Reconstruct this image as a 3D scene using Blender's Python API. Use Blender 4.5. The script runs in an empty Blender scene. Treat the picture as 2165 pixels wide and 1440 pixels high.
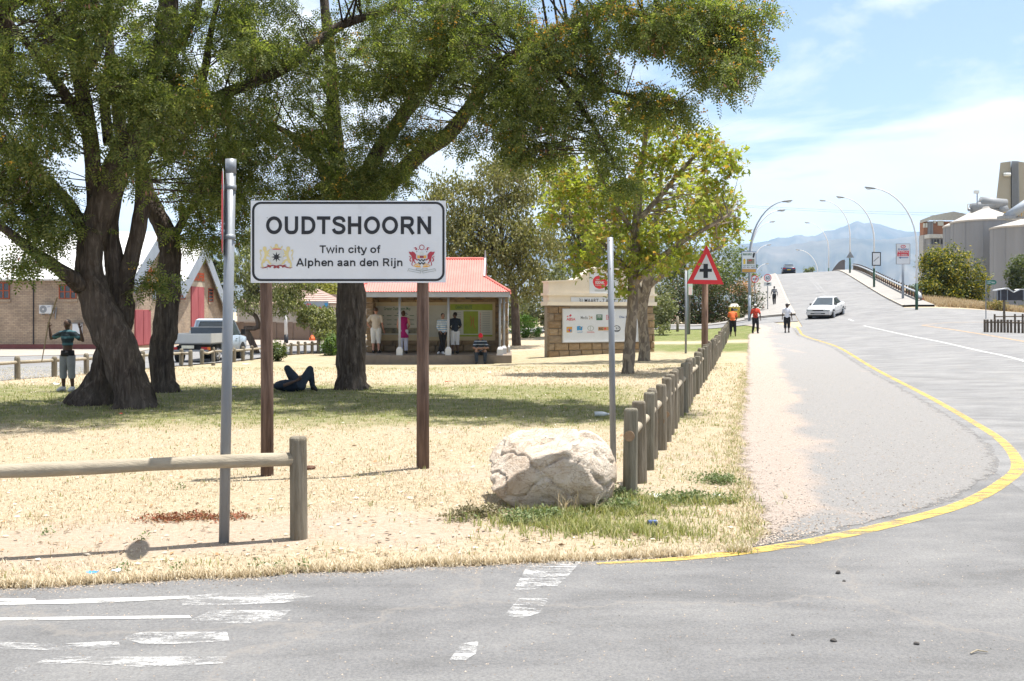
import bpy, math, random
import numpy as np
from mathutils import Vector, Matrix, noise

random.seed(7)
RNG = np.random.default_rng(7)
SC = bpy.context.scene
COL = SC.collection
R = math.radians

# ------------------------------------------------------------------ camera
FPX = 2165 * 35 / 36.0          # focal length in photograph pixels
CAMZ = 1.79
HOR = 660.0                     # horizon row of the photograph
cam_d = bpy.data.cameras.new('camera')
cam = bpy.data.objects.new('camera', cam_d)
COL.objects.link(cam)
cam.location = (0, 0, CAMZ)
cam.rotation_euler = (R(90), 0, 0)
cam_d.sensor_width = 36
cam_d.lens = 35
cam_d.shift_y = -60 / 2165
cam_d.clip_start = 0.1
cam_d.clip_end = 60000
SC.camera = cam

# ------------------------------------------------------------------ light
SUN_EL, SUN_AZ = R(76.5), math.atan2(0.95, 0.31)      # azimuth from +Y towards +X
sun_dir = Vector((math.sin(SUN_AZ) * math.cos(SUN_EL), math.cos(SUN_AZ) * math.cos(SUN_EL), math.sin(SUN_EL)))
sd = bpy.data.lights.new('sun', 'SUN')
sd.energy = 5.0
sd.angle = R(0.55)
sd.color = (1.0, 0.955, 0.89)
so = bpy.data.objects.new('sun', sd)
COL.objects.link(so)
so.location = (20, 20, 60)
so.rotation_euler = (-sun_dir).to_track_quat('-Z', 'Y').to_euler()

W = bpy.data.worlds.new('World')
SC.world = W
W.use_nodes = True
wt = W.node_tree
wt.nodes.clear()
def WN(t, **k):
    n = wt.nodes.new(t)
    for a, b in k.items():
        setattr(n, a, b)
    return n
w_out = WN('ShaderNodeOutputWorld')
w_bg = WN('ShaderNodeBackground')
w_bg.inputs[1].default_value = 0.093
w_sky = WN('ShaderNodeTexSky', sky_type='NISHITA', sun_disc=False, sun_elevation=SUN_EL, sun_rotation=SUN_AZ,
           altitude=300, air_density=1.0, dust_density=3.4, ozone_density=1.2)
w_tc = WN('ShaderNodeTexCoord')
w_sep = WN('ShaderNodeSeparateXYZ')
wt.links.new(w_tc.outputs['Generated'], w_sep.inputs[0])
w_z = WN('ShaderNodeMath', operation='ADD')
w_z.inputs[1].default_value = 0.13
wt.links.new(w_sep.outputs[2], w_z.inputs[0])
w_zm = WN('ShaderNodeMath', operation='MAXIMUM')
w_zm.inputs[1].default_value = 0.05
wt.links.new(w_z.outputs[0], w_zm.inputs[0])
w_dx = WN('ShaderNodeMath', operation='DIVIDE')
w_dy = WN('ShaderNodeMath', operation='DIVIDE')
wt.links.new(w_sep.outputs[0], w_dx.inputs[0]); wt.links.new(w_zm.outputs[0], w_dx.inputs[1])
wt.links.new(w_sep.outputs[1], w_dy.inputs[0]); wt.links.new(w_zm.outputs[0], w_dy.inputs[1])
w_cmb = WN('ShaderNodeCombineXYZ')
wt.links.new(w_dx.outputs[0], w_cmb.inputs[0]); wt.links.new(w_dy.outputs[0], w_cmb.inputs[1])
w_cmb.inputs[2].default_value = 12.4
w_n = WN('ShaderNodeTexNoise')
w_n.inputs['Scale'].default_value = 0.85
w_n.inputs['Detail'].default_value = 9
w_n.inputs['Roughness'].default_value = 0.56
w_n.inputs['Distortion'].default_value = 0.25
wt.links.new(w_cmb.outputs[0], w_n.inputs['Vector'])
w_cr = WN('ShaderNodeValToRGB')
w_cr.color_ramp.elements[0].position = 0.42
w_cr.color_ramp.elements[1].position = 0.515
w_lo = WN('ShaderNodeMapRange')          # cloud banks crowd together towards the horizon
w_lo.inputs[1].default_value = 0.02; w_lo.inputs[2].default_value = 0.26; w_lo.inputs[3].default_value = 0.09; w_lo.inputs[4].default_value = 0.0
wt.links.new(w_sep.outputs[2], w_lo.inputs[0])
w_sum = WN('ShaderNodeMath', operation='ADD')
wt.links.new(w_n.outputs[0], w_sum.inputs[0]); wt.links.new(w_lo.outputs[0], w_sum.inputs[1])
wt.links.new(w_sum.outputs[0], w_cr.inputs[0])
w_mx = WN('ShaderNodeMixRGB')
w_mx.inputs[2].default_value = (5.0, 5.1, 5.2, 1)      # sunlit cloud
w_n2 = WN('ShaderNodeTexNoise')
w_n2.inputs['Scale'].default_value = 2.1; w_n2.inputs['Detail'].default_value = 6
wt.links.new(w_cmb.outputs[0], w_n2.inputs['Vector'])
w_cc = WN('ShaderNodeMixRGB')
w_cc.inputs[1].default_value = (4.5, 4.62, 4.75, 1); w_cc.inputs[2].default_value = (6.5, 6.5, 6.5, 1)
wt.links.new(w_n2.outputs[0], w_cc.inputs[0]); wt.links.new(w_cc.outputs[0], w_mx.inputs[2])
wt.links.new(w_cr.outputs[0], w_mx.inputs[0])
wt.links.new(w_sky.outputs[0], w_mx.inputs[1])
wt.links.new(w_mx.outputs[0], w_bg.inputs[0])
wt.links.new(w_bg.outputs[0], w_out.inputs[0])

SC.view_settings.view_transform = 'Standard'
SC.view_settings.look = 'None'
SC.view_settings.gamma = 1
SC.view_settings.exposure = 1.12
SC.view_settings.use_curve_mapping = False
SC.cycles.max_bounces = 6
SC.cycles.transparent_max_bounces = 12
SC.cycles.volume_bounces = 1
SC.cycles.use_denoising = True

# ------------------------------------------------------------------ materials
MATS = {}
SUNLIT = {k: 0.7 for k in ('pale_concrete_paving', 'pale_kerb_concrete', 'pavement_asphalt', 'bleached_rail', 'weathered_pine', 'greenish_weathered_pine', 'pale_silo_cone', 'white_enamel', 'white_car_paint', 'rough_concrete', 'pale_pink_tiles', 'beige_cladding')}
def nt_new(name):
    m = bpy.data.materials.new(name)
    m.use_nodes = True
    nt = m.node_tree
    b = nt.nodes['Principled BSDF']
    return m, nt, b
def rgba(c):
    return (c[0], c[1], c[2], 1.0)
def nnode(nt, t, **k):
    n = nt.nodes.new(t)
    for a, b in k.items():
        if a in ('Scale', 'Detail', 'Roughness', 'Distortion', 'Strength', 'Distance', 'W', 'Fac'):
            n.inputs[a].default_value = b
        else:
            setattr(n, a, b)
    return n
def mapped(nt, coord='Object', scale=(1, 1, 1)):
    if coord == 'World':
        o = nnode(nt, 'ShaderNodeNewGeometry').outputs['Position']
    else:
        o = nnode(nt, 'ShaderNodeTexCoord').outputs[coord]
    mp = nnode(nt, 'ShaderNodeMapping')
    mp.inputs['Scale'].default_value = scale
    nt.links.new(o, mp.inputs[0])
    return mp.outputs[0]
def ramp(nt, src, stops):
    r = nnode(nt, 'ShaderNodeValToRGB')
    e = r.color_ramp.elements
    while len(e) < len(stops):
        e.new(0.5)
    for i, (p, c) in enumerate(stops):
        e[i].position = p
        e[i].color = rgba(c) if hasattr(c, '__len__') else (c, c, c, 1)
    nt.links.new(src, r.inputs[0])
    return r.outputs[0]
def mixc(nt, fac, a, b, mode='MIX'):
    n = nnode(nt, 'ShaderNodeMixRGB', blend_type=mode)
    for i, x in ((0, fac), (1, a), (2, b)):
        if hasattr(x, 'is_linked') or hasattr(x, 'links'):
            nt.links.new(x, n.inputs[i])
        elif i == 0:
            n.inputs[0].default_value = x
        else:
            n.inputs[i].default_value = rgba(x)
    return n.outputs[0]
def mul(c, k):
    return tuple(min(1, x * k) for x in c)
def mat(name, col, rough=0.75, var=0.18, scale=3.0, bump=0.0, bscale=30.0, metal=0.0, spec=0.3, col2=None,
        stretch=(1, 1, 1), coord='Object', stripes=None, dirt=None):
    if name in MATS:
        return MATS[name]
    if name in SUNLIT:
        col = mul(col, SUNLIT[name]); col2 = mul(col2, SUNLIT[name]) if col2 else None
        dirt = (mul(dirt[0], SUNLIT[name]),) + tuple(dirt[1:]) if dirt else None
    m, nt, b = nt_new(name)
    v = mapped(nt, coord, stretch)
    n1 = nnode(nt, 'ShaderNodeTexNoise', Scale=scale, Detail=6, Roughness=0.62)
    nt.links.new(v, n1.inputs['Vector'])
    c = ramp(nt, n1.outputs[0], [(0.3, mul(col, 1 - var)), (0.7, col2 if col2 else mul(col, 1 + var))])
    if stripes:
        axis, period, colB, duty = stripes
        sp = nnode(nt, 'ShaderNodeSeparateXYZ')
        nt.links.new(nnode(nt, 'ShaderNodeTexCoord').outputs['Object'], sp.inputs[0])
        mm = nnode(nt, 'ShaderNodeMath', operation='MULTIPLY'); mm.inputs[1].default_value = 1 / period
        nt.links.new(sp.outputs[axis], mm.inputs[0])
        fr = nnode(nt, 'ShaderNodeMath', operation='FRACT'); nt.links.new(mm.outputs[0], fr.inputs[0])
        lt = nnode(nt, 'ShaderNodeMath', operation='LESS_THAN'); lt.inputs[1].default_value = duty
        nt.links.new(fr.outputs[0], lt.inputs[0])
        c = mixc(nt, lt.outputs[0], c, colB)
    if dirt:
        n3 = nnode(nt, 'ShaderNodeTexNoise', Scale=dirt[1], Detail=8, Roughness=0.7)
        nt.links.new(v, n3.inputs['Vector'])
        f = ramp(nt, n3.outputs[0], [(dirt[2], 0), (dirt[2] + 0.18, 1)])
        c = mixc(nt, f, c, dirt[0])
    nt.links.new(c, b.inputs['Base Color'])
    b.inputs['Roughness'].default_value = rough
    b.inputs['Metallic'].default_value = metal
    b.inputs['Specular IOR Level'].default_value = spec
    if bump:
        n2 = nnode(nt, 'ShaderNodeTexNoise', Scale=bscale, Detail=8, Roughness=0.65)
        nt.links.new(v, n2.inputs['Vector'])
        bp = nnode(nt, 'ShaderNodeBump', Strength=bump, Distance=0.03)
        nt.links.new(n2.outputs[0], bp.inputs['Height'])
        nt.links.new(bp.outputs[0], b.inputs['Normal'])
    MATS[name] = m
    return m
def leafmat(name, cols, trans=0.35, tcol=None, rough=0.55):
    """foliage: colour drawn per leaf, part of the light passes through"""
    if name in MATS:
        return MATS[name]
    m, nt, b = nt_new(name)
    g = nnode(nt, 'ShaderNodeNewGeometry')
    k = len(cols)
    c = ramp(nt, g.outputs['Random Per Island'], [(i / (k - 1), cc) for i, cc in enumerate(cols)])
    nt.links.new(c, b.inputs['Base Color'])
    b.inputs['Roughness'].default_value = rough
    b.inputs['Specular IOR Level'].default_value = 0.25
    t = nnode(nt, 'ShaderNodeBsdfTranslucent')
    cc = mixc(nt, 1.0, c, tcol or (1.5, 1.6, 0.6), 'MULTIPLY')
    nt.links.new(cc, t.inputs[0])
    ms = nnode(nt, 'ShaderNodeMixShader')
    ms.inputs[0].default_value = trans
    nt.links.new(b.outputs[0], ms.inputs[1]); nt.links.new(t.outputs[0], ms.inputs[2])
    nt.links.new(ms.outputs[0], nt.nodes['Material Output'].inputs[0])
    MATS[name] = m
    return m

# ------------------------------------------------------------------ mesh building
ORG = {}
def props(o, label=None, cat=None, group=None, kind=None):
    if label: o['label'] = label
    if cat: o['category'] = cat
    if group: o['group'] = group
    if kind: o['kind'] = kind
    return o
def thing(name, label, cat, loc, group=None):
    o = bpy.data.objects.new(name, None)
    COL.objects.link(o)
    o.empty_display_size = 0.2
    o.location = loc
    ORG[o] = Vector(loc)
    return props(o, label, cat, group)
def link(name, me, material, parent=None, loc=None, label=None, cat=None, group=None, kind=None):
    o = bpy.data.objects.new(name, me)
    COL.objects.link(o)
    if material and not me.materials:
        for mm in (material if isinstance(material, (list, tuple)) else [material]):
            me.materials.append(mm)
    if parent:
        o.parent = parent
        ORG[o] = ORG[parent]
    else:
        o.location = loc or (0, 0, 0)
        ORG[o] = Vector(loc or (0, 0, 0))
    return props(o, label, cat, group, kind)
def npmesh(name, co, faces, k=4, smooth=False):
    """fast mesh from arrays; faces all with k corners"""
    me = bpy.data.meshes.new(name)
    co = np.asarray(co, dtype=np.float32); faces = np.asarray(faces, dtype=np.int32)
    me.vertices.add(len(co)); me.vertices.foreach_set('co', co.ravel())
    me.loops.add(faces.size); me.loops.foreach_set('vertex_index', faces.ravel())
    me.polygons.add(len(faces))
    me.polygons.foreach_set('loop_start', np.arange(0, faces.size, k, dtype=np.int32))
    me.polygons.foreach_set('loop_total', np.full(len(faces), k, dtype=np.int32))
    if smooth:
        me.polygons.foreach_set('use_smooth', np.ones(len(faces), dtype=bool))
    me.update(calc_edges=True)
    return me
class MB:
    def __init__(s, T=None):
        s.v = []; s.f = []; s.T = T
    def add(s, vs, fs):
        n = len(s.v)
        for p in vs:
            p = Vector(p)
            s.v.append(s.T @ p if s.T else p)
        s.f += [tuple(n + i for i in f) for f in fs]
        return s
    def box(s, c, d, rz=0.0, M=None, taper=1.0):
        x, y, z = d[0] / 2, d[1] / 2, d[2] / 2
        M = M or Matrix.Rotation(rz, 3, 'Z')
        c = Vector(c)
        vs = []
        for k, t in ((-1, 1.0), (1, taper)):
            vs += [c + M @ Vector((sx * x * t, sy * y * t, k * z)) for sx, sy in ((-1, -1), (1, -1), (1, 1), (-1, 1))]
        return s.add(vs, [(3, 2, 1, 0), (4, 5, 6, 7), (0, 1, 5, 4), (1, 2, 6, 5), (2, 3, 7, 6), (3, 0, 4, 7)])
    def tube(s, pts, rad, n=8, caps=True, wob=0.0, seed=0, squash=None, ridge=0.0):
        pts = [Vector(p) for p in pts]
        if not hasattr(rad, '__len__'): rad = [rad] * len(pts)
        vs = []; fs = []
        prev = None
        for i, p in enumerate(pts):
            a = pts[max(i - 1, 0)]; b = pts[min(i + 1, len(pts) - 1)]
            t = (b - a)
            t = t.normalized() if t.length > 1e-9 else Vector((0, 0, 1))
            if prev is None:
                u = t.orthogonal().normalized()
                if abs(t.z) > 0.5:
                    u = (Vector((1, 0, 0)) - t * t.x).normalized()
            else:
                u = (prev - t * prev.dot(t))
                u = u.normalized() if u.length > 1e-6 else t.orthogonal().normalized()
            prev = u
            w = t.cross(u)
            for k in range(n):
                th = 2 * math.pi * k / n
                r = rad[i]
                if wob:
                    r *= 1 + wob * (noise.noise(Vector((math.cos(th) * 1.7 + seed, math.sin(th) * 1.7, i * 0.55))) * 1.3 + 0.35 * noise.noise(Vector((th * 3.0, seed, i * 0.3))) + ridge * abs(noise.noise(Vector((math.cos(th) * 5.5, math.sin(th) * 5.5 + seed, i * 0.35)))))
                vs.append(p + u * (math.cos(th) * r) + w * (math.sin(th) * r * (squash or 1)))
        for i in range(len(pts) - 1):
            for k in range(n):
                a = i * n + k; b = i * n + (k + 1) % n
                fs.append((a, b, b + n, a + n))
        if caps:
            fs.append(tuple(range(n - 1, -1, -1)))
            fs.append(tuple(range((len(pts) - 1) * n, len(pts) * n)))
        return s.add(vs, fs)
    def ell(s, c, r, nu=14, nv=9, M=None):
        if not hasattr(r, '__len__'): r = (r, r, r)
        M = M or Matrix.Identity(3)
        c = Vector(c)
        vs = [c + M @ Vector((0, 0, -r[2]))]
        for j in range(1, nv):
            ph = -math.pi / 2 + math.pi * j / nv
            for i in range(nu):
                th = 2 * math.pi * i / nu
                vs.append(c + M @ Vector((r[0] * math.cos(ph) * math.cos(th), r[1] * math.cos(ph) * math.sin(th), r[2] * math.sin(ph))))
        vs.append(c + M @ Vector((0, 0, r[2])))
        fs = [(0, 1 + (i + 1) % nu, 1 + i) for i in range(nu)]
        for j in range(nv - 2):
            for i in range(nu):
                a = 1 + j * nu + i; b = 1 + j * nu + (i + 1) % nu
                fs.append((a, b, b + nu, a + nu))
        l = len(vs) - 1
        o = 1 + (nv - 2) * nu
        fs += [(l, o + i, o + (i + 1) % nu) for i in range(nu)]
        return s.add(vs, fs)
    def prism(s, poly, O, Rv, Uv, depth):
        """polygon in the (R,U) plane at O, extruded by depth along -(R x U)... towards the back"""
        O = Vector(O); Rv = Vector(Rv); Uv = Vector(Uv)
        N = Rv.cross(Uv).normalized()
        n = len(poly)
        f = [O + Rv * a + Uv * b for a, b in poly]
        bk = [p - N * depth for p in f]
        fs = [tuple(range(n)), tuple(range(2 * n - 1, n - 1, -1))]
        fs += [((i + 1) % n, i, n + i, n + (i + 1) % n) for i in range(n)]
        return s.add(f + bk, fs)
    def flat(s, poly, O, Rv, Uv, lift=0.0):
        O = Vector(O); Rv = Vector(Rv); Uv = Vector(Uv)
        N = Rv.cross(Uv).normalized()
        return s.add([O + Rv * a + Uv * b + N * lift for a, b in poly], [tuple(range(len(poly)))])
    def text(s, body, O, Rv, Uv, w, h, lift=0.003, bold=0.0):
        """text stretched to the box (0..w, 0..h) at O"""
        vs, fs = text_shape(body, bold)
        O = Vector(O); Rv = Vector(Rv); Uv = Vector(Uv)
        N = Rv.cross(Uv).normalized()
        return s.add([O + Rv * (x * w) + Uv * (y * h) + N * lift for x, y in vs], fs)
    def build(s, name, material, parent=None, loc=None, smooth=False, label=None, cat=None, group=None, kind=None):
        o = ORG[parent] if parent else Vector(loc or (0, 0, 0))
        me = bpy.data.meshes.new(name)
        me.from_pydata([p - o for p in s.v], [], s.f)
        if smooth:
            me.polygons.foreach_set('use_smooth', np.ones(len(me.polygons), dtype=bool))
        me.update()
        return link(name, me, material, parent, loc, label, cat, group, kind)
_txt = {}
def text_shape(body, bold):
    key = (body, bold)
    if key not in _txt:
        cu = bpy.data.curves.new('t', 'FONT')
        cu.body = body; cu.align_x = 'LEFT'; cu.resolution_u = 3
        cu.offset = bold; cu.fill_mode = 'FRONT'
        ob = bpy.data.objects.new('t', cu)
        COL.objects.link(ob)
        bpy.context.view_layer.update()
        dg = bpy.context.evaluated_depsgraph_get()
        me = bpy.data.meshes.new_from_object(ob.evaluated_get(dg))
        co = np.array([v.co[:2] for v in me.vertices])
        lo, hi = co.min(0), co.max(0)
        co = (co - lo) / (hi - lo)
        _txt[key] = ([tuple(c) for c in co], [tuple(p.vertices) for p in me.polygons])
        bpy.data.objects.remove(ob); bpy.data.curves.remove(cu); bpy.data.meshes.remove(me)
    return _txt[key]
def smoothstep(x, a, b):
    t = np.clip((np.asarray(x, dtype=float) - a) / (b - a), 0, 1)
    return t * t * (3 - 2 * t)
def catmull(pts, k=4):
    P = [np.array(p, float) for p in pts]
    out = []
    for i in range(len(P) - 1):
        p0 = P[max(i - 1, 0)]; p1 = P[i]; p2 = P[i + 1]; p3 = P[min(i + 2, len(P) - 1)]
        for j in range(k):
            t = j / k
            out.append(0.5 * ((2 * p1) + (-p0 + p2) * t + (2 * p0 - 5 * p1 + 4 * p2 - p3) * t * t + (-p0 + 3 * p1 - 3 * p2 + p3) * t ** 3))
    out.append(P[-1])
    return out

# ------------------------------------------------------------------ terrain
DR = np.array((0.2326, 0.9726)); NR = np.array((0.9726, -0.2326))      # along / across the main road
_s = np.arange(-200, 400, 1.0)
_prof = np.interp(_s, [-200, 20, 40, 52, 62, 68, 75, 82, 89, 97, 112, 123, 132, 140, 146, 156, 181, 210, 260, 400],
                  [0, 0, .1, .28, .55, .9, 1.4, 1.95, 2.5, 3.25, 4.7, 5.75, 6.5, 6.9, 6.85, 6.2, 3.9, 1.6, 0, 0])
_k = np.exp(-0.5 * (np.arange(-9, 10) / 3.2) ** 2); _k /= _k.sum()
_prof = np.convolve(np.pad(_prof, 9, mode='edge'), _k, mode='valid')
def hz(x, y):
    x = np.asarray(x, float); y = np.asarray(y, float)
    s = DR[0] * x + DR[1] * y; t = NR[0] * x + NR[1] * y
    z_road = np.interp(s, _s, _prof) + 0.05 * np.clip(t - 2.2, 0, 9.5) * smoothstep(s, 18, 48) * (1 - smoothstep(s, 170, 230))
    z_left = np.interp(s, [-200, 38, 60, 75, 90, 230, 300], [0, 0, .32, .72, .95, .95, 0]) * smoothstep(x, -9, 8)
    z_left = z_left - 0.22 * smoothstep(y, 26, 42) * (1 - smoothstep(x, -3, 6)) * (1 - smoothstep(y, 44, 52) * 0.6)
    z_right = np.interp(s, [-200, 20, 50, 62, 80, 100, 300], [0, 0, .85, 1.15, 1.55, 1.8, 2.0])
    a = smoothstep(t, -4.0, 2.6)
    z = z_left * (1 - a) + z_road * a
    b = smoothstep(t, 13.2, 24) * smoothstep(s, 30, 60)
    z = z * (1 - b) + z_right * b
    z = z + 0.10 * np.exp(-((x + 0.9) / 1.1) ** 2 - ((y - 10.9) / 2.6) ** 2)
    far = smoothstep(np.hypot(x, y), 260, 500)
    return z * (1 - far)
def H(x, y):
    return float(hz(x, y))
def P(px, py, d):
    return Vector(((px - 1082.5) / FPX * d, d, CAMZ - (py - HOR) / FPX * d))
def GD(px, py, lo=3.0, hi=400.0):
    """ground point seen at a pixel of the photograph"""
    d = np.arange(lo, hi, 0.05)
    z = CAMZ - (py - HOR) / FPX * d
    x = (px - 1082.5) / FPX * d
    i = np.argmax(z <= hz(x, d))
    return Vector((x[i], d[i], H(x[i], d[i])))
def GX(px, d):
    """ground point under a pixel column at depth d"""
    x = (px - 1082.5) / FPX * d
    return Vector((x, d, H(x, d)))
def ST(s, t, dz=0.0):
    x = DR[0] * s + NR[0] * t; y = DR[1] * s + NR[1] * t
    return Vector((x, y, H(x, y) + dz))
X, Y, Z = Vector((1, 0, 0)), Vector((0, 1, 0)), Vector((0, 0, 1))
# ================================================================== SETTING
def fbm(nt, vec, scale, detail=6, rough=0.6, dist=0.0):
    n = nnode(nt, 'ShaderNodeTexNoise', Scale=scale, Detail=detail, Roughness=rough, Distortion=dist)
    nt.links.new(vec, n.inputs['Vector'])
    return n.outputs[0]
def bumpn(nt, b, h, strength, dist):
    bp = nnode(nt, 'ShaderNodeBump', Strength=strength, Distance=dist)
    nt.links.new(h, bp.inputs['Height']); nt.links.new(bp.outputs[0], b.inputs['Normal'])

# ---- ground material: straw lawn with green and bare earth
m_ground, nt, b = nt_new('dry_lawn')
v = mapped(nt, 'World')
at = nnode(nt, 'ShaderNodeAttribute', attribute_name='green')
big = fbm(nt, v, 0.45, 5); mid = fbm(nt, v, 2.3, 6, 0.7); fine = fbm(nt, v, 22, 6, 0.75); vfine = fbm(nt, v, 85, 3, 0.7)
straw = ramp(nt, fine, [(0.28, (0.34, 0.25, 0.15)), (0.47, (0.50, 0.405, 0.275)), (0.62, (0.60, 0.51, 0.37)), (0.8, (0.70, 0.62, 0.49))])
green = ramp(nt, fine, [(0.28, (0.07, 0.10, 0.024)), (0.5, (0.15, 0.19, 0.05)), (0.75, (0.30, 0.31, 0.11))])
earth = ramp(nt, fine, [(0.3, (0.42, 0.32, 0.235)), (0.7, (0.62, 0.51, 0.40))])
sm = nnode(nt, 'ShaderNodeMath', operation='ADD'); nt.links.new(mid, sm.inputs[0]); nt.links.new(at.outputs['Fac'], sm.inputs[1])
sm2 = nnode(nt, 'ShaderNodeMath', operation='ADD'); nt.links.new(sm.outputs[0], sm2.inputs[0])
sm3 = nnode(nt, 'ShaderNodeMath', operation='MULTIPLY'); sm3.inputs[1].default_value = 0.5
nt.links.new(fine, sm3.inputs[0]); nt.links.new(sm3.outputs[0], sm2.inputs[1])
gf = ramp(nt, sm2.outputs[0], [(0.0, 0), (0.93, 0), (1.0, 0.55)])
gm = nnode(nt, 'ShaderNodeMapRange'); gm.inputs[1].default_value = 0.95; gm.inputs[2].default_value = 1.5; gm.inputs[3].default_value = 0; gm.inputs[4].default_value = 0.95
nt.links.new(sm2.outputs[0], gm.inputs[0])
bat = nnode(nt, 'ShaderNodeAttribute', attribute_name='bare')
bs_ = nnode(nt, 'ShaderNodeMath', operation='ADD'); nt.links.new(big, bs_.inputs[0]); nt.links.new(bat.outputs['Fac'], bs_.inputs[1])
bs2 = nnode(nt, 'ShaderNodeMath', operation='ADD'); nt.links.new(bs_.outputs[0], bs2.inputs[0])
bs3 = nnode(nt, 'ShaderNodeMath', operation='MULTIPLY'); bs3.inputs[1].default_value = 0.35; nt.links.new(mid, bs3.inputs[0]); nt.links.new(bs3.outputs[0], bs2.inputs[1])
ef = ramp(nt, bs2.outputs[0], [(0.72, 0), (0.9, 0.9)])
c = mixc(nt, ef, straw, earth)
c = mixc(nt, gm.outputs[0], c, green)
c = mixc(nt, 1.0, c, (0.78, 0.785, 0.80), 'MULTIPLY')
nt.links.new(c, b.inputs['Base Color']); b.inputs['Roughness'].default_value = 0.95; b.inputs['Specular IOR Level'].default_value = 0.1
hsum = nnode(nt, 'ShaderNodeMath', operation='ADD'); nt.links.new(fine, hsum.inputs[0]); nt.links.new(vfine, hsum.inputs[1])
bumpn(nt, b, hsum.outputs[0], 0.7, 0.04)

def fray(nt, b, v):
    """crumbling rim: the sheet ends raggedly where its 'rim' attribute nears zero"""
    at = nnode(nt, 'ShaderNodeAttribute', attribute_name='rim')
    n1 = fbm(nt, v, 5, 6, 0.7); n2 = fbm(nt, v, 40, 3, 0.7)
    s1 = nnode(nt, 'ShaderNodeMath', operation='ADD'); nt.links.new(n1, s1.inputs[0]); nt.links.new(at.outputs['Fac'], s1.inputs[1])
    h2 = nnode(nt, 'ShaderNodeMath', operation='MULTIPLY'); h2.inputs[1].default_value = 0.3; nt.links.new(n2, h2.inputs[0])
    s2 = nnode(nt, 'ShaderNodeMath', operation='ADD'); nt.links.new(s1.outputs[0], s2.inputs[0]); nt.links.new(h2.outputs[0], s2.inputs[1])
    al = ramp(nt, s2.outputs[0], [(0.72, 0), (0.84, 1)])
    tr = nnode(nt, 'ShaderNodeBsdfTransparent'); ms = nnode(nt, 'ShaderNodeMixShader')
    nt.links.new(al, ms.inputs[0]); nt.links.new(tr.outputs[0], ms.inputs[1]); nt.links.new(b.outputs[0], ms.inputs[2])
    nt.links.new(ms.outputs[0], nt.nodes['Material Output'].inputs[0])
# ---- asphalt
def asphalt(name, base, light, patches=0.5):
    m, nt, b = nt_new(name)
    v = mapped(nt, 'World')
    vs = mapped(nt, 'World', (0.6, 1.5, 1))
    f0 = fbm(nt, v, 0.5, 5, 0.6); f1 = fbm(nt, vs, 1.3, 6, 0.65, 0.3); f2 = fbm(nt, v, 60, 5, 0.8); f3 = fbm(nt, v, 190, 3, 0.8)
    c = ramp(nt, f0, [(0.3, mul(base, 0.86)), (0.7, light)])
    st = ramp(nt, f1, [(0.33, mul(base, 0.62)), (0.5, base), (0.72, mul(light, 1.12))])
    c = mixc(nt, 0.6, c, st)
    gr = ramp(nt, f2, [(0.3, (0.55, 0.55, 0.56)), (0.5, (1, 1, 1)), (0.72, (1.5, 1.48, 1.42))])
    c = mixc(nt, 0.75, c, gr, 'MULTIPLY')
    sp = ramp(nt, f3, [(0.66, 0), (0.74, 0.8)])
    c = mixc(nt, sp, c, (0.42, 0.39, 0.34))
    # worn light seams and dark tar
    vo = nnode(nt, 'ShaderNodeTexVoronoi', feature='DISTANCE_TO_EDGE'); vo.inputs['Scale'].default_value = 0.27
    wv = nnode(nt, 'ShaderNodeVectorMath', operation='ADD')
    nz = nnode(nt, 'ShaderNodeTexNoise', Scale=1.3, Detail=5, Roughness=0.7); nt.links.new(v, nz.inputs['Vector'])
    nt.links.new(v, wv.inputs[0]); nt.links.new(nz.outputs['Color'], wv.inputs[1]); nt.links.new(wv.outputs[0], vo.inputs['Vector'])
    crk = ramp(nt, vo.outputs['Distance'], [(0.0, 0.5), (0.004, 0.3), (0.010, 0)])
    c = mixc(nt, crk, c, (0.27, 0.25, 0.23))
    c = mixc(nt, 1.0, c, (0.80, 0.80, 0.795), 'MULTIPLY')
    nt.links.new(c, b.inputs['Base Color']); b.inputs['Roughness'].default_value = 0.88; b.inputs['Specular IOR Level'].default_value = 0.25
    fray(nt, b, v)
    hs = nnode(nt, 'ShaderNodeMath', operation='ADD'); nt.links.new(f2, hs.inputs[0]); nt.links.new(f3, hs.inputs[1])
    bumpn(nt, b, hs.outputs[0], 0.55, 0.012)
    MATS[name] = m
    return m
m_asph = asphalt('worn_asphalt', (0.185, 0.185, 0.19), (0.24, 0.238, 0.235))
m_asph2 = asphalt('pale_asphalt', (0.225, 0.225, 0.23), (0.29, 0.288, 0.285))
# ---- gravel shoulder: asphalt crumbs showing through pinkish grit
m_gravel, nt, b = nt_new('gritty_shoulder')
v = mapped(nt, 'World'); vs = mapped(nt, 'World', (0.8, 0.45, 1))
f0 = fbm(nt, vs, 0.9, 7, 0.68, 0.4); f2 = fbm(nt, v, 45, 6, 0.8); f3 = fbm(nt, v, 130, 3, 0.8)
at = nnode(nt, 'ShaderNodeAttribute', attribute_name='tar')
grit = ramp(nt, f2, [(0.3, (0.26, 0.205, 0.165)), (0.5, (0.44, 0.37, 0.315)), (0.75, (0.60, 0.53, 0.465))])
tar = ramp(nt, f2, [(0.3, (0.21, 0.21, 0.21)), (0.55, (0.315, 0.31, 0.30)), (0.75, (0.45, 0.425, 0.39))])
sm = nnode(nt, 'ShaderNodeMath', operation='ADD'); nt.links.new(f0, sm.inputs[0]); nt.links.new(at.outputs['Fac'], sm.inputs[1])
tf = ramp(nt, sm.outputs[0], [(0.78, 0), (0.95, 0.92)])
c = mixc(nt, tf, grit, tar)
c = mixc(nt, 1.0, c, (0.78, 0.785, 0.80), 'MULTIPLY')
fray(nt, b, v)
nt.links.new(c, b.inputs['Base Color']); b.inputs['Roughness'].default_value = 0.95; b.inputs['Specular IOR Level'].default_value = 0.1
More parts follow.
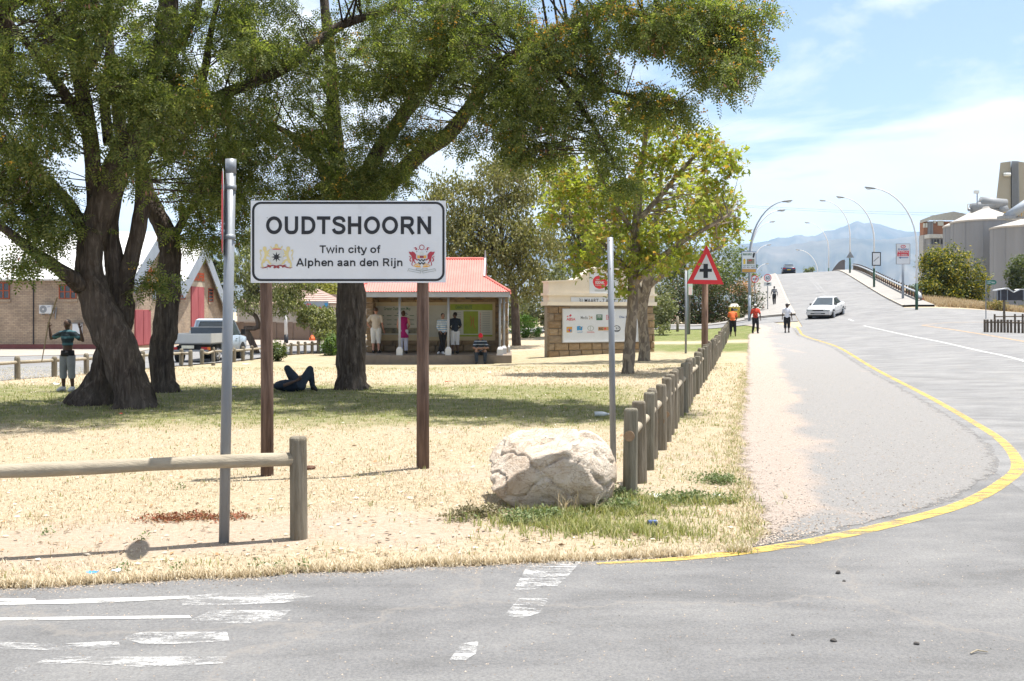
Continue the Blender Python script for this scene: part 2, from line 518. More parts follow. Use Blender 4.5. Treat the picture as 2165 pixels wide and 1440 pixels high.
hs = nnode(nt, 'ShaderNodeMath', operation='ADD'); nt.links.new(f2, hs.inputs[0]); nt.links.new(f3, hs.inputs[1])
bumpn(nt, b, hs.outputs[0], 0.7, 0.02)
# ---- worn paint: flakes off to the asphalt under it
def paint(name, col, wear, scale=5.0):
    m, nt, b = nt_new(name)
    v = mapped(nt, 'World', (0.6, 1.8, 1))
    v2 = mapped(nt, 'World')
    f = fbm(nt, v, scale, 8, 0.75); g = fbm(nt, v2, 60, 4, 0.8)
    sm = nnode(nt, 'ShaderNodeMath', operation='ADD'); nt.links.new(f, sm.inputs[0])
    hf = nnode(nt, 'ShaderNodeMath', operation='MULTIPLY'); hf.inputs[1].default_value = 0.45
    nt.links.new(g, hf.inputs[0]); nt.links.new(hf.outputs[0], sm.inputs[1])
    keep = ramp(nt, sm.outputs[0], [(wear - 0.04, 0), (wear + 0.16, 0.95)])
    b.inputs['Base Color'].default_value = rgba(col); b.inputs['Roughness'].default_value = 0.7
    tr = nnode(nt, 'ShaderNodeBsdfTransparent'); ms = nnode(nt, 'ShaderNodeMixShader')
    nt.links.new(keep, ms.inputs[0]); nt.links.new(tr.outputs[0], ms.inputs[1]); nt.links.new(b.outputs[0], ms.inputs[2])
    nt.links.new(ms.outputs[0], nt.nodes['Material Output'].inputs[0])
    MATS[name] = m
    return m
m_white = paint('worn_white_paint', (0.46, 0.46, 0.455), 0.715)
m_white2 = paint('white_line_paint', (0.52, 0.52, 0.505), 0.58)
m_yel = paint('yellow_line_paint', (0.50, 0.345, 0.075), 0.63)
m_yel2 = paint('faded_orange_line_paint', (0.44, 0.29, 0.15), 0.60)

# ---- ground sheet to the horizon
def axis(lo, hi, step, far, n):
    core = np.arange(lo, hi + 1e-6, step)
    g = np.geomspace(step * 2, far, n)
    return np.concatenate([lo - g[::-1], core, hi + g])
xs = axis(-60, 70, 1.0, 26000, 26)
ys = np.concatenate([np.array([-400, -150, -60, -30, -16]), np.arange(-9, 200, 1.0), 200 + np.geomspace(2, 26000, 26)])
GXX, GYY = np.meshgrid(xs, ys)
GZ = hz(GXX, GYY)
co = np.stack([GXX.ravel(), GYY.ravel(), GZ.ravel()], 1)
ni, nj = len(ys), len(xs)
ii, jj = np.meshgrid(np.arange(ni - 1), np.arange(nj - 1), indexing='ij')
a = (ii * nj + jj).ravel()
me = npmesh('ground', co, np.stack([a, a + 1, a + nj + 1, a + nj], 1), smooth=True)
def green_at(x, y):
    s = DR[0] * x + DR[1] * y; t = NR[0] * x + NR[1] * y
    g = np.full(np.shape(x), -0.02)
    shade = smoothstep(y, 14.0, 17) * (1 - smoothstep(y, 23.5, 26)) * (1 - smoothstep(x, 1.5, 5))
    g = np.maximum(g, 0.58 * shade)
    lawn = smoothstep(y, 29, 33) * (1 - smoothstep(y, 46, 50)) * (1 - smoothstep(t, -1, 0))
    g = np.maximum(g, 0.30 * lawn)
    rich = smoothstep(s, 40, 45) * (1 - smoothstep(s, 72, 74)) * smoothstep(x, 4, 7) * (1 - smoothstep(t, 0.3, 1.2))
    path = np.exp(-((s - 52 - 0.3 * (x - 8)) / 1.3) ** 2)
    g = np.maximum(g, 0.72 * rich * (1 - path) + -0.2 * path * rich)
    verge = (1 - smoothstep(np.abs(t + 0.6), 0.4, 1.2)) * smoothstep(s, 8, 9) * (1 - smoothstep(s, 40, 60))
    g = np.maximum(g, 0.16 * verge)
    rock = np.exp(-(((x - 0.9) / 1.3) ** 2 + ((y - 8.6) / 0.75) ** 2))
    g = np.maximum(g, 0.42 * rock)
    far = smoothstep(y, 90, 200)
    return np.maximum(g, 0.22 * far)
def bare_at(x, y):
    """trodden earth: a strip behind the front verge, spots on the lawn, the foot of the shoulder"""
    strip = np.exp(-((y - 8.25 - .186 * x) / .55) ** 2) * (1 - smoothstep(x, -.6, .6))
    spots = .8 * np.exp(-(((x - .5) / 1.2) ** 2 + ((y - 10.6) / .8) ** 2)) + .7 * np.exp(-(((x - 1.7) / .35) ** 2 + ((y - 9.6) / .5) ** 2))
    return np.clip(strip + spots, 0, 1)
bar = me.attributes.new('bare', 'FLOAT', 'POINT')
bar.data.foreach_set('value', (0.32 * bare_at(GXX.ravel(), GYY.ravel())).astype(np.float32))
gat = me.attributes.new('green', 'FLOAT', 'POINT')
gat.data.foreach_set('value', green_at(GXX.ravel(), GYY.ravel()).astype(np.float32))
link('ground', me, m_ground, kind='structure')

def sheet(name, rows, material, dz, attr=None, kind='structure', parent=None, rimf=None):
    """rows: list of point rows (x,y) with equal length; laid on the terrain dz above it"""
    n = len(rows[0]); co = []; at = []
    for r_ in rows:
        for p in r_:
            co.append((p[0], p[1], H(p[0], p[1]) + dz + 0.03 * float(smoothstep(math.hypot(p[0], p[1]), 26, 48)) + (p[2] if len(p) > 2 else 0)))
    fs = []
    for i in range(len(rows) - 1):
        for j in range(n - 1):
            a = i * n + j
            fs.append((a, a + 1, a + n + 1, a + n))
    me = npmesh(name, co, fs, smooth=True)
    rim = me.attributes.new('rim', 'FLOAT', 'POINT')
    rim.data.foreach_set('value', np.array([rimf(c[0], c[1]) for c in co] if rimf else np.ones(len(co)), dtype=np.float32))
    if attr is not None:
        t = me.attributes.new(attr[0], 'FLOAT', 'POINT')
        t.data.foreach_set('value', np.array([attr[1](c[0], c[1]) for c in co], dtype=np.float32))
    return link(name, me, material, parent=parent, kind=kind)

# ---- outlines read off the ground
ypath = [GD(*q) for q in ((1262, 1197), (1480, 1181), (1700, 1150), (1900, 1108), (2040, 1066), (2122, 1022), (2152, 985), (2122, 938), (2062, 896), (1960, 838), (1850, 781), (1770, 735))]
yp = [(p.x, p.y) for p in ypath]
yp += [tuple(ST(s_, 2.9).xy) for s_ in (57, 62, 66)]
yp = catmull(yp, 6)
ypx = np.array([p[0] for p in yp]); ypy = np.array([p[1] for p in yp])
def x_yellow(y):
    return float(np.interp(y, ypy, ypx))
ge = [GD(*q) for q in ((1560, 1170), (1608, 1140), (1600, 1100), (1575, 1040), (1562, 980), (1558, 900))]
gex = [p.x for p in ge] + [ST(s_, -0.15).x for s_ in (20, 30, 45, 60)] + [ST(66, 0.6).x]
gey = [p.y for p in ge] + [ST(s_, -0.15).y for s_ in (20, 30, 45, 60)] + [ST(66, 0.6).y]
def wob(q, amp, sc=1.6, o=0.0):
    return amp * (noise.noise(Vector((q * sc, o, 0))) + 0.5 * noise.noise(Vector((q * sc * 3.1, o + 5, 0))))
def x_grass(y):
    return float(np.interp(y, gey, gex)) + wob(y, 0.12)
def y_edge(x):
    """kerbless edge of the front road"""
    return 7.055 + 0.186 * x + wob(x, 0.05, 2.5, 3)
# front road
rows = [[], ] * 0
fx = np.concatenate([np.arange(-60, -8, 4.0), np.arange(-8, 9, 0.2), np.arange(9, 60, 4.0)])
rows = []
for t_ in np.concatenate([np.linspace(0, .97, 12), np.linspace(.975, 1, 6)]):
    r_ = []
    for x in fx:
        top = y_edge(x) if x < 1.2 else y_edge(1.2) + 8 * float(smoothstep(x, 1.2, 6.0))
        top = max(top, -6)
        r_.append((x, -9 + (top + 9) * t_))
    rows.append(r_)
sheet('front_road', rows, m_asph, 0.004, rimf=lambda x, y: float(np.clip((y_edge(x) - y) / .22, 0, 1)) if x < 1.3 else 1.0)
# main road over the bridge
rows = []
for s_ in np.arange(9, 262, 1.0):
    tl = 2.65 if s_ < 66 else 3.25
    rows.append([tuple(ST(s_, t_).xy) for t_ in np.linspace(tl, 11.05, 9)])
sheet('main_road', rows, m_asph2, 0.006)
# side road on the right
rows = []
for t_ in np.concatenate([np.arange(10.9, 30, 1.0), np.arange(30, 95, 5.0)]):
    s0 = 30 + 17 * float(smoothstep(t_, 11, 15)) + 0.0 * t_
    s1 = 78 - 0.28 * (t_ - 11)
    rows.append([tuple(ST(s0 + (s1 - s0) * k, t_).xy) for k in np.linspace(0, 1, 40)])
sheet('side_road', rows, m_asph2, 0.005)
# side street to the left behind the lawn
rows = []
for t_ in np.concatenate([np.arange(-70, -20, 5.0), np.arange(-20, 3.3, 0.8)]):
    s0 = 69.5 + 0.9 * float(smoothstep(t_, -6, 3.2)) + 0.03 * t_
    rows.append([tuple(ST(s0 + k, t_).xy) for k in np.linspace(0, 5.2, 6)])
sheet('side_street', rows, m_asph2, 0.010)
# gravel shoulder between lawn and yellow line
rows = []
for y in np.concatenate([np.arange(7.32, 12, 0.12), np.arange(12, 69.5, 0.5)]):
    x0 = x_grass(y); x1 = max(x_yellow(y) - 0.22 + wob(y, 0.10, 1.1, 9), x0 + 0.02)
    rows.append([(x0 + (x1 - x0) * k, y) for k in np.concatenate([np.linspace(0, .3, 8), np.linspace(.35, .85, 7), np.linspace(.88, 1, 5)])])
def tar_at(x, y):
    k = (x - x_grass(y)) / max(x_yellow(y) - x_grass(y), 0.1)
    return 0.12 + 0.46 * float(smoothstep(k, 0.10, 0.42)) - 0.16 * float(smoothstep(y, 20, 45)) * (1 - k)
sheet('gravel_shoulder', rows, m_gravel, 0.0075, ('tar', tar_at), rimf=lambda x, y: float(np.clip((x - x_grass(y)) / .6, 0, 1)) * float(np.clip((x_yellow(y) - .2 - x) / .7 + .05, 0, 1)))
# street and forecourt in front of the warehouse
fl = [GD(-420, 835), GD(-60, 812), GD(37, 803), GD(115, 797), GD(200, 790), GD(302, 781), GD(385, 774), GD(451, 768), GD(530, 762), GD(602, 752), GD(673, 747)]
flx = [p.x for p in fl]; fly = [p.y for p in fl]
rows = []
for x in np.arange(-40, -4.0, 0.8):
    y0 = float(np.interp(x, flx, fly)) + 0.35
    rows.append([(x, y0 + (49.5 - y0) * k if x < -19 else y0 + (60 - y0) * k) for k in np.linspace(0, 1, 16)])
sheet('back_street', rows, m_asph2, 0.008)
m_pave = mat('pale_concrete_paving', (0.44, 0.39, 0.34), 0.9, 0.12, 2.0, 0.3, 40, coord='World', dirt=((0.32, 0.28, 0.24), 5, 0.55))
rows = []
for x in np.arange(-44, -17.0, 1.0):
    y0 = float(np.interp(x, [-44, -25, -20, -17], [41.5, 43.2, 45.2, 46.5]))
    rows.append([(x, y0 + (51 - y0) * k) for k in np.linspace(0, 1, 6)])
sheet('forecourt', rows, m_pave, 0.03)
rows = []
for x in np.arange(-17.0, -4.0, 1.0):
    rows.append([(x, y) for y in np.linspace(56.5 + 0.1 * x, 66, 8)])
sheet('far_pavement', rows, m_pave, 0.03)

# ---- raised pavements with kerbs beside the bridge road
m_kerb = mat('pale_kerb_concrete', (0.50, 0.44, 0.37), 0.9, 0.12, 3, 0.3, 40, coord='World')
m_side = mat('pavement_asphalt', (0.36, 0.345, 0.325), 0.92, 0.12, 1.5, 0.4, 60, coord='World')
def pavement(name, s0, s1, tk, tin, tout, flare=0):
    rows = []
    sgn = 1 if tin > tk else -1
    for s_ in np.arange(s0, s1, 1.0):
        f = max(0.0, 1 - (s_ - s0) / 4.0) if flare else 0
        k0 = tk + sgn * flare * f
        r_ = [(k0, 0.0), (k0, 0.13), (k0 + sgn * 0.16, 0.135), (k0 + sgn * 0.18, 0.12)] + [(k0 + sgn * 0.18 + (tout - k0 - sgn * 0.18) * q, 0.12) for q in (0.34, 0.67, 1.0)] + [(tout, -0.25)]
        rows.append([(ST(s_, t_).x, ST(s_, t_).y, h_) for t_, h_ in r_])
    o = sheet(name, rows, None, 0.0)
    o.data.materials.append(m_side); o.data.materials.append(m_kerb)
    n = 7
    for i, p in enumerate(o.data.polygons):
        p.material_index = 1 if i % n < 3 else 0
        p.use_smooth = False
    return o
pavement('pavement_right', 79, 240, 11.05, 12, 13.3, 0)
pavement('pavement_left', 76, 240, 3.25, 2, -0.4, 0)
# paved corner by the hedge
rows = []
for t_ in np.arange(-24, 3.3, 0.8):
    s0 = 74.9 + 0.9 * float(smoothstep(t_, -6, 3.2)) + 0.03 * t_
    rows.append([tuple(ST(s0 + k, t_).xy) for k in np.linspace(0, 3.6, 5)])
sheet('corner_pavement', rows, m_side, 0.05)

# ---- painted lines
def ribbon(name, pts, w, material, dz, taper=None):
    rows = []
    pts = [Vector((p[0], p[1], 0)) for p in pts]
    for i, p in enumerate(pts):
        t = (pts[min(i + 1, len(pts) - 1)] - pts[max(i - 1, 0)]).normalized()
        n = Vector((-t.y, t.x, 0))
        ww = w * (taper(i / (len(pts) - 1)) if taper else 1)
        rows.append([tuple((p + n * ww / 2).xy), tuple((p - n * ww / 2).xy)])
    return sheet(name, rows, material, dz)
ribbon('yellow_road_line', yp, 0.13, m_yel, 0.0085, lambda k: 0.35 + 0.65 * float(smoothstep(k, 0, 0.12)) + 0.18 * math.sin(3.14 * min(1, k * 2)))
def stline(s0, s1, t_, n=30):
    return [tuple(ST(s0 + (s1 - s0) * k, t_ if not callable(t_) else t_(k)).xy) for k in np.linspace(0, 1, n)]
cl = [GD(1808, 682), GD(1826, 690), GD(1870, 700), GD(1960, 719), GD(2060, 741), GD(2165, 765)]
cl = [(p.x, p.y) for p in cl] + [tuple(ST(22, 7.4).xy), tuple(ST(14, 7.4).xy)]
ribbon('white_centre_line', catmull(cl[1:], 6), 0.13, m_white2, 0.010)
p0 = GD(1795, 676); p1 = GD(1804, 680)
ribbon('white_centre_dash', [(p0.x, p0.y), (p1.x, p1.y)], 0.14, m_white2, 0.010)
ribbon('bridge_centre_line', stline(80, 200, 6.6, 120), 0.10, m_white, 0.012)
ribbon('bridge_dashed_line', stline(80, 200, 6.95, 120), 0.10, m_white, 0.012)
oc = [GD(2400, 762), GD(2165, 724), GD(2080, 709), GD(2010, 698), GD(1962, 691)]
oc = [(p.x, p.y) for p in oc]
e_ = Vector(oc[-1])
oc += [(e_.x + 0.3, e_.y + 1.2), (e_.x + 2.5, e_.y + 1.9), (e_.x + 7, e_.y + 1.4)]
ribbon('orange_edge_line', catmull(oc, 6), 0.14, m_yel2, 0.011)
# worn lane arrows and dashes on the front road (outlines as they lie on the tarmac)
def mark(name, quads, material=m_white):
    for q in quads:
        pts = [GD(*c_) for c_ in q]
        me = bpy.data.meshes.new(name)
        me.from_pydata([(p.x, p.y, p.z + 0.0075) for p in pts], [], [tuple(range(len(pts)))])
        me.update()
        link(name, me, material, kind='structure')
mark('white_road_line', [[(-60, 1286), (-60, 1280), (200, 1271), (400, 1265), (400, 1270), (200, 1279)],
     [(-60, 1318), (-60, 1310), (400, 1306), (405, 1311)],
     [(-40, 1276), (-40, 1271), (75, 1269), (75, 1274)]], m_white2)
mark('worn_lane_arrow', [[(385, 1284), (390, 1264), (450, 1262), (630, 1261), (682, 1268), (600, 1277), (480, 1284)],
     [(385, 1325), (450, 1298), (615, 1296), (590, 1318), (520, 1325)],
     [(255, 1352), (300, 1342), (480, 1344), (485, 1362), (390, 1368), (300, 1366)],
     [(-60, 1377), (-60, 1364), (120, 1366), (250, 1364), (255, 1374), (100, 1378)],
     [(75, 1408), (100, 1394), (300, 1398), (480, 1396), (470, 1406), (300, 1414), (180, 1413)],
     [(20, 1432), (35, 1420), (60, 1420), (50, 1434)]])
mark('worn_white_dash', [[(1084, 1255), (1120, 1192), (1150, 1187), (1234, 1184), (1200, 1225), (1170, 1252)],
     [(1066, 1308), (1098, 1272), (1160, 1270), (1142, 1302), (1105, 1312)],
     [(950, 1402), (975, 1364), (1012, 1362), (1006, 1390), (985, 1404)]])
# ---- mountains: two long ranges, gullied
m_mtn = mat('mountain_scrub_rock', (0.05, 0.055, 0.05), 0.95, 0.4, 0.0016, col2=(0.15, 0.125, 0.10), coord='World')
def range_(name, D, depth, prof, seed, amp):
    cols = np.concatenate([np.arange(-2600, 300, 40.0), np.arange(300, 1400, 25.0), np.arange(1400, 2200, 7.0), np.arange(2200, 4700, 40.0)])
    rowsn = 26
    pxs = [p[0] for p in prof]; pys = [p[1] for p in prof]
    co = np.zeros((rowsn, len(cols), 3))
    for j, px in enumerate(cols):
        zr = (HOR - np.interp(px, pxs, pys)) / FPX * D + CAMZ
        u = (px - 1082.5) / FPX
        zr += amp * (noise.noise(Vector((px * 0.012, seed, 0))) + 0.6 * noise.noise(Vector((px * 0.04, seed, 3))) + 0.45 * noise.noise(Vector((px * 0.11, seed, 7))))
        for i in range(rowsn):
            k = i / (rowsn - 1)
            d = D - depth * (1 - k)
            r1 = abs(noise.noise(Vector((px * 0.011 * 1.6, k * 1.4 + seed, 1.5)))) + 0.5 * abs(noise.noise(Vector((px * 0.03, k * 2.8, seed))))
            z = zr * k ** 1.15 - zr * 0.8 * r1 * (1 - k) * k * 2.2
            co[i, j] = (u * d, d, z - 6 * (1 - k))
    co = np.concatenate([co, co[-1:] + np.array([[0, depth * 0.5, 0]]) * 1.0 - np.array([[0, 0, 1]]) * co[-1:, :, 2:3]], 0)
    n = len(cols)
    ii, jj = np.meshgrid(np.arange(rowsn), np.arange(n - 1), indexing='ij')
    a = (ii * n + jj).ravel()
    me = npmesh(name, co.reshape(-1, 3), np.stack([a, a + 1, a + n + 1, a + n], 1), smooth=True)
    link(name, me, m_mtn, kind='structure')
far_prof = [(-2600, 540), (-900, 520), (-200, 525), (200, 515), (440, 508), (520, 515), (800, 520), (1200, 512), (1500, 522), (1560, 516), (1600, 514), (1625, 510), (1645, 503), (1670, 501), (1692, 493), (1706, 499), (1725, 496), (1747, 486), (1762, 489), (1790, 475), (1813, 468), (1826, 472), (1840, 470), (1862, 477), (1885, 483), (1915, 490), (1960, 489), (2100, 500), (2600, 512), (4700, 540)]
near_prof = [(-2600, 575), (-300, 560), (300, 548), (700, 556), (1300, 545), (1560, 531), (1600, 521), (1645, 522), (1690, 514), (1740, 508), (1800, 503), (1860, 507), (1920, 501), (1990, 499), (2300, 530), (4700, 570)]
range_('far_mountain_range', 11500, 3600, far_prof, 2.0, 22)
range_('near_mountain_range', 8200, 3400, near_prof, 9.0, 16)
# ---- hazy air
mh = bpy.data.materials.new('pale_haze'); mh.use_nodes = True
nt = mh.node_tree; nt.nodes.clear()
o_ = nt.nodes.new('ShaderNodeOutputMaterial'); pv = nt.nodes.new('ShaderNodeVolumePrincipled')
pv.inputs['Color'].default_value = (0.40, 0.66, 1.0, 1); pv.inputs['Density'].default_value = HAZE = 0.000047
pv.inputs['Anisotropy'].default_value = 0.0
nt.links.new(pv.outputs[0], o_.inputs['Volume'])
MB().box((0, 6000, 680), (60000, 44000, 1376)).build('haze', mh, kind='stuff', loc=(0, 6000, 0))
# ================================================================== TREES
m_bark = None
def barkmat(name, c1, c2, c3, sx=9, bump=1.0, patch=None):
    m, nt, b = nt_new(name)
    v = mapped(nt, 'Object', (sx, sx, sx * 0.16))
    f = fbm(nt, v, 1.6, 8, 0.7, 0.6)
    v2 = mapped(nt, 'Object')
    g = fbm(nt, v2, 2.0, 5, 0.6)
    c = ramp(nt, f, [(0.32, c1), (0.52, c2), (0.72, c3)])
    if patch:
        pf = ramp(nt, fbm(nt, mapped(nt, 'Object', (5, 5, 2.5)), 1.5, 4, 0.5, 0.5), [(0.5, 0), (0.56, 0.85)])
        c = mixc(nt, pf, c, patch)
    c = mixc(nt, ramp(nt, g, [(0.35, 0), (0.75, 0.35)]), c, c3)
    nt.links.new(c, b.inputs['Base Color']); b.inputs['Roughness'].default_value = 0.95; b.inputs['Specular IOR Level'].default_value = 0.1
    bumpn(nt, b, f, bump, 0.06)
    MATS[name] = m
    return m
m_bark = barkmat('deep_furrowed_bark', (0.016, 0.012, 0.01), (0.07, 0.055, 0.045), (0.19, 0.16, 0.135))
m_bark_p = barkmat('flaking_plane_bark', (0.09, 0.07, 0.052), (0.17, 0.14, 0.11), (0.26, 0.22, 0.175), 5, 0.5, (0.32, 0.27, 0.20))
m_bark_d = barkmat('dark_bark', (0.05, 0.037, 0.03), (0.11, 0.085, 0.068), (0.19, 0.155, 0.13))
m_leafA = leafmat('pinnate_leaf_green', [(0.066, 0.094, 0.028), (0.11, 0.144, 0.044), (0.165, 0.192, 0.062), (0.24, 0.25, 0.095)], 0.48, (1.4, 1.5, 0.62))
m_flower = leafmat('amber_blossom', [(0.56, 0.33, 0.05), (0.62, 0.44, 0.09), (0.50, 0.28, 0.04)], 0.4, (1.2, 1.0, 0.7))
m_pod = leafmat('dry_brown_pod', [(0.20, 0.10, 0.06), (0.32, 0.19, 0.12), (0.26, 0.14, 0.09)], 0.25, (1.2, 1, 0.8))
m_leafP = leafmat('plane_leaf_yellow_green', [(0.13, 0.19, 0.03), (0.23, 0.28, 0.045), (0.34, 0.36, 0.075), (0.19, 0.24, 0.04), (0.30, 0.31, 0.06), (0.40, 0.23, 0.08)], 0.45, (1.3, 1.35, 0.5))

def orient(n, rng, droop=0.5):
    """n random frames: x axis drooping outwards"""
    az = rng.uniform(0, 2 * np.pi, n); el = rng.normal(-droop, 0.5, n)
    xa = np.stack([np.cos(az) * np.cos(el), np.sin(az) * np.cos(el), np.sin(el)], 1)
    r_ = rng.normal(0, 1, (n, 3))
    r_[:, 2] += 1.2
    za = r_ - xa * np.sum(r_ * xa, 1, keepdims=True)
    za /= np.linalg.norm(za, axis=1, keepdims=True) + 1e-9
    ya = np.cross(za, xa)
    return xa, ya, za
def scatter(pos, size, tv, tf, rng, droop=0.5, k=4):
    """copies of a template (tv verts, tf faces) at pos with random frames"""
    n = len(pos)
    xa, ya, za = orient(n, rng, droop)
    tv = np.asarray(tv, float); tf = np.asarray(tf, int)
    co = pos[:, None, :] + size[:, None, None] * (tv[None, :, 0:1] * xa[:, None] + tv[None, :, 1:2] * ya[:, None] + tv[None, :, 2:3] * za[:, None])
    fs = tf[None] + (np.arange(n) * len(tv))[:, None, None]
    return co.reshape(-1, 3), fs.reshape(-1, k)
# pinnate frond of 11 leaflets
FV = []; FF = []
for i in range(5):
    t_ = 0.14 + i * 0.17
    for sgn in (-1, 1):
        a0 = np.array((t_, 0, -0.18 * t_ * t_)); dirv = np.array((0.42, sgn * 0.9, -0.12)) * (0.24 if i < 4 else 0.2)
        sd_ = np.array((0.075, -sgn * 0.03, 0.0))
        n0 = len(FV)
        FV += [a0, a0 + dirv * 0.5 + sd_ * 0.6, a0 + dirv, a0 + dirv * 0.5 - sd_ * 0.6]
        FF.append((n0, n0 + 1, n0 + 2, n0 + 3))
n0 = len(FV)
a0 = np.array((0.88, 0, -0.14))
FV += [a0, a0 + (0.12, 0.05, -0.03), a0 + (0.25, 0, -0.08), a0 + (0.12, -0.05, -0.03)]
FF.append((n0, n0 + 1, n0 + 2, n0 + 3))
PV = [(0, 0, 0), (0.5, 0.14, 0.02), (1, 0, 0), (0.5, -0.14, 0.02)]; PF = [(0, 1, 2, 3)]
# lobed plane leaf as three quads
LV = [(0, 0, 0), (0.45, 0.2, 0.03), (1.0, 0, -0.05), (0.45, -0.2, 0.03), (0.5, 0.62, -0.05), (0.2, 0.38, 0), (0.5, -0.62, -0.05), (0.2, -0.38, 0)]
LF = [(0, 1, 2, 3), (0, 5, 4, 1), (0, 3, 6, 7)]

def limb_pts(pts, d0):
    """pts: (px, py, radius px, depth offset) -> world points + radii"""
    c = catmull([(p[0], p[1], p[2], d0 + (p[3] if len(p) > 3 else 0)) for p in pts], 4)
    return [P(q[0], q[1], q[3]) for q in c], [max(q[2], 1.0) / FPX * q[3] for q in c]
def build_tree(name, label, cat, base, limbs, blobs, d0, leaf, seed, per, group=None, bark=None, twig=0.007, flowers=0.0, pods=0.0,
               fr=(0.23, 0.38), clump=0.37, droop=0.5, rootr=0.0, fl_right=None):
    rng = np.random.default_rng(seed)
    t = thing(name, label, cat, base, group)
    nodes = []
    for li, l in enumerate(limbs):
        pp, rr = limb_pts(l, d0)
        mb = MB()
        if li == 0:
            pp[0].z = H(pp[0].x, pp[0].y) - 0.1
            # flared foot with roots
            mb.tube(pp, rr, 44, wob=0.16, seed=seed, ridge=1.0)
            for a_ in range(6):
                th = a_ * 1.05 + seed
                q = pp[0] + Vector((0, 0, 0.1))
                e = q + Vector((math.cos(th), math.sin(th), 0)) * (rr[0] * (1.12 + 0.3 * math.sin(a_ * 2.1)))
                e.z = H(e.x, e.y) - 0.05
                mb.tube([q + Vector((0, 0, rr[0] * 0.8)), q.lerp(e, 0.6) + Vector((0, 0, rr[0] * 0.22)), e], [rr[0] * 0.32, rr[0] * 0.24, rr[0] * 0.08], 8, wob=0.15, seed=a_)
        else:
            mb.tube(pp, rr, 18, wob=0.13, seed=seed + li, ridge=0.6)
        mb.build('trunk' if li == 0 else 'branch', bark or m_bark, t, smooth=True)
        for q, r_ in zip(pp, rr):
            nodes.append((q.x, q.y, q.z, r_))
    nodes = np.array(nodes)
    C = []
    for (px, py, rx, ry, d, rd, n) in blobs:
        u = rng.normal(0, 1, (n, 3)); u /= np.linalg.norm(u, axis=1, keepdims=True)
        u *= rng.uniform(0.35, 1, (n, 1)) ** 0.5
        for q in u:
            w = P(px + q[0] * rx, py + q[1] * ry, d + q[2] * rd)
            C.append((w.x, w.y, w.z))
    C = np.array(C)
    tw = MB()
    up = nodes[nodes[:, 3] < 0.30]
    for c_ in C:
        dd = np.linalg.norm(up[:, :3] - c_, axis=1) + 1.5 * np.maximum(0, up[:, 2] - c_[2])
        j = int(np.argmin(dd))
        a_ = Vector(up[j, :3]); e = Vector(c_)
        L = (e - a_).length
        mid = a_.lerp(e, 0.5) + Vector((rng.normal(0, .1 * L), rng.normal(0, .1 * L), (0.06 + rng.normal(0, .09)) * L))
        r0 = min(twig * (1 + 0.9 * L), up[j, 3] * 0.8)
        tw.tube([a_, mid, e], [r0, r0 * 0.6, r0 * 0.25], 5, caps=False)
        for q in range(3):
            f_ = e + Vector(rng.normal(0, clump * 0.6, 3))
            tw.tube([mid.lerp(e, 0.5 + 0.2 * q), f_], [r0 * 0.3, r0 * 0.12], 3, caps=False)
    tw.build('twigs', bark or m_bark, t, kind='stuff')
    # leaves
    n = len(C) * per
    cid = np.repeat(np.arange(len(C)), per)
    off = rng.normal(0, 1, (n, 3)); off *= (clump * rng.uniform(0.2, 1, (n, 1))) / (np.linalg.norm(off, axis=1, keepdims=True) + 1e-6) * 1.15
    off[:, 2] *= 0.75
    pos = C[cid] + off
    sz = rng.uniform(fr[0], fr[1], n)
    tv, tf = (FV, FF) if leaf == 'frond' else ((LV, LF) if leaf == 'plane' else (PV, PF))
    co, fs = scatter(pos, sz, tv, tf, rng, droop)
    me = npmesh('crown', co, fs)
    me.transform(Matrix.Translation(-ORG[t]))
    link('crown', me, m_leafA if leaf == 'frond' else m_leafP, t, kind='stuff')
    if flowers:
        sel = rng.uniform(0, 1, len(C)) < flowers
        if fl_right is not None:
            sel |= (C[:, 0] > fl_right) & (rng.uniform(0, 1, len(C)) < 0.32)
        F0 = C[sel]
        m_ = 11
        fp = np.repeat(F0, m_, 0) + rng.normal(0, clump * 0.5, (len(F0) * m_, 3)) + np.array((0, -0.05, 0.06))
        # each blossom spray: three petals pairs close together
        fp = np.repeat(fp, 6, 0) + rng.normal(0, 0.028, (len(fp) * 6, 3))
        co, fs = scatter(fp, rng.uniform(0.03, 0.055, len(fp)), [(0, 0, 0), (.5, .45, .1), (1, 0, 0), (.5, -.45, .1)], PF, rng, 0.0)
        link('blossom', npmesh('blossom', co - np.array(base), fs), m_flower, t, kind='stuff')
    if pods:
        sel = C[rng.uniform(0, 1, len(C)) < pods]
        pp_ = np.repeat(sel, 9, 0) + rng.normal(0, clump * 0.55, (len(sel) * 9, 3)) - np.array((0, 0, 0.15))
        co, fs = scatter(pp_, rng.uniform(0.07, 0.12, len(pp_)), [(0, 0, 0), (.5, .16, 0), (1, 0, 0), (.5, -.16, 0)], PF, rng, 1.35)
        link('seed_pods', npmesh('seed_pods', co - np.array(base), fs), m_pod, t, kind='stuff')
    return t

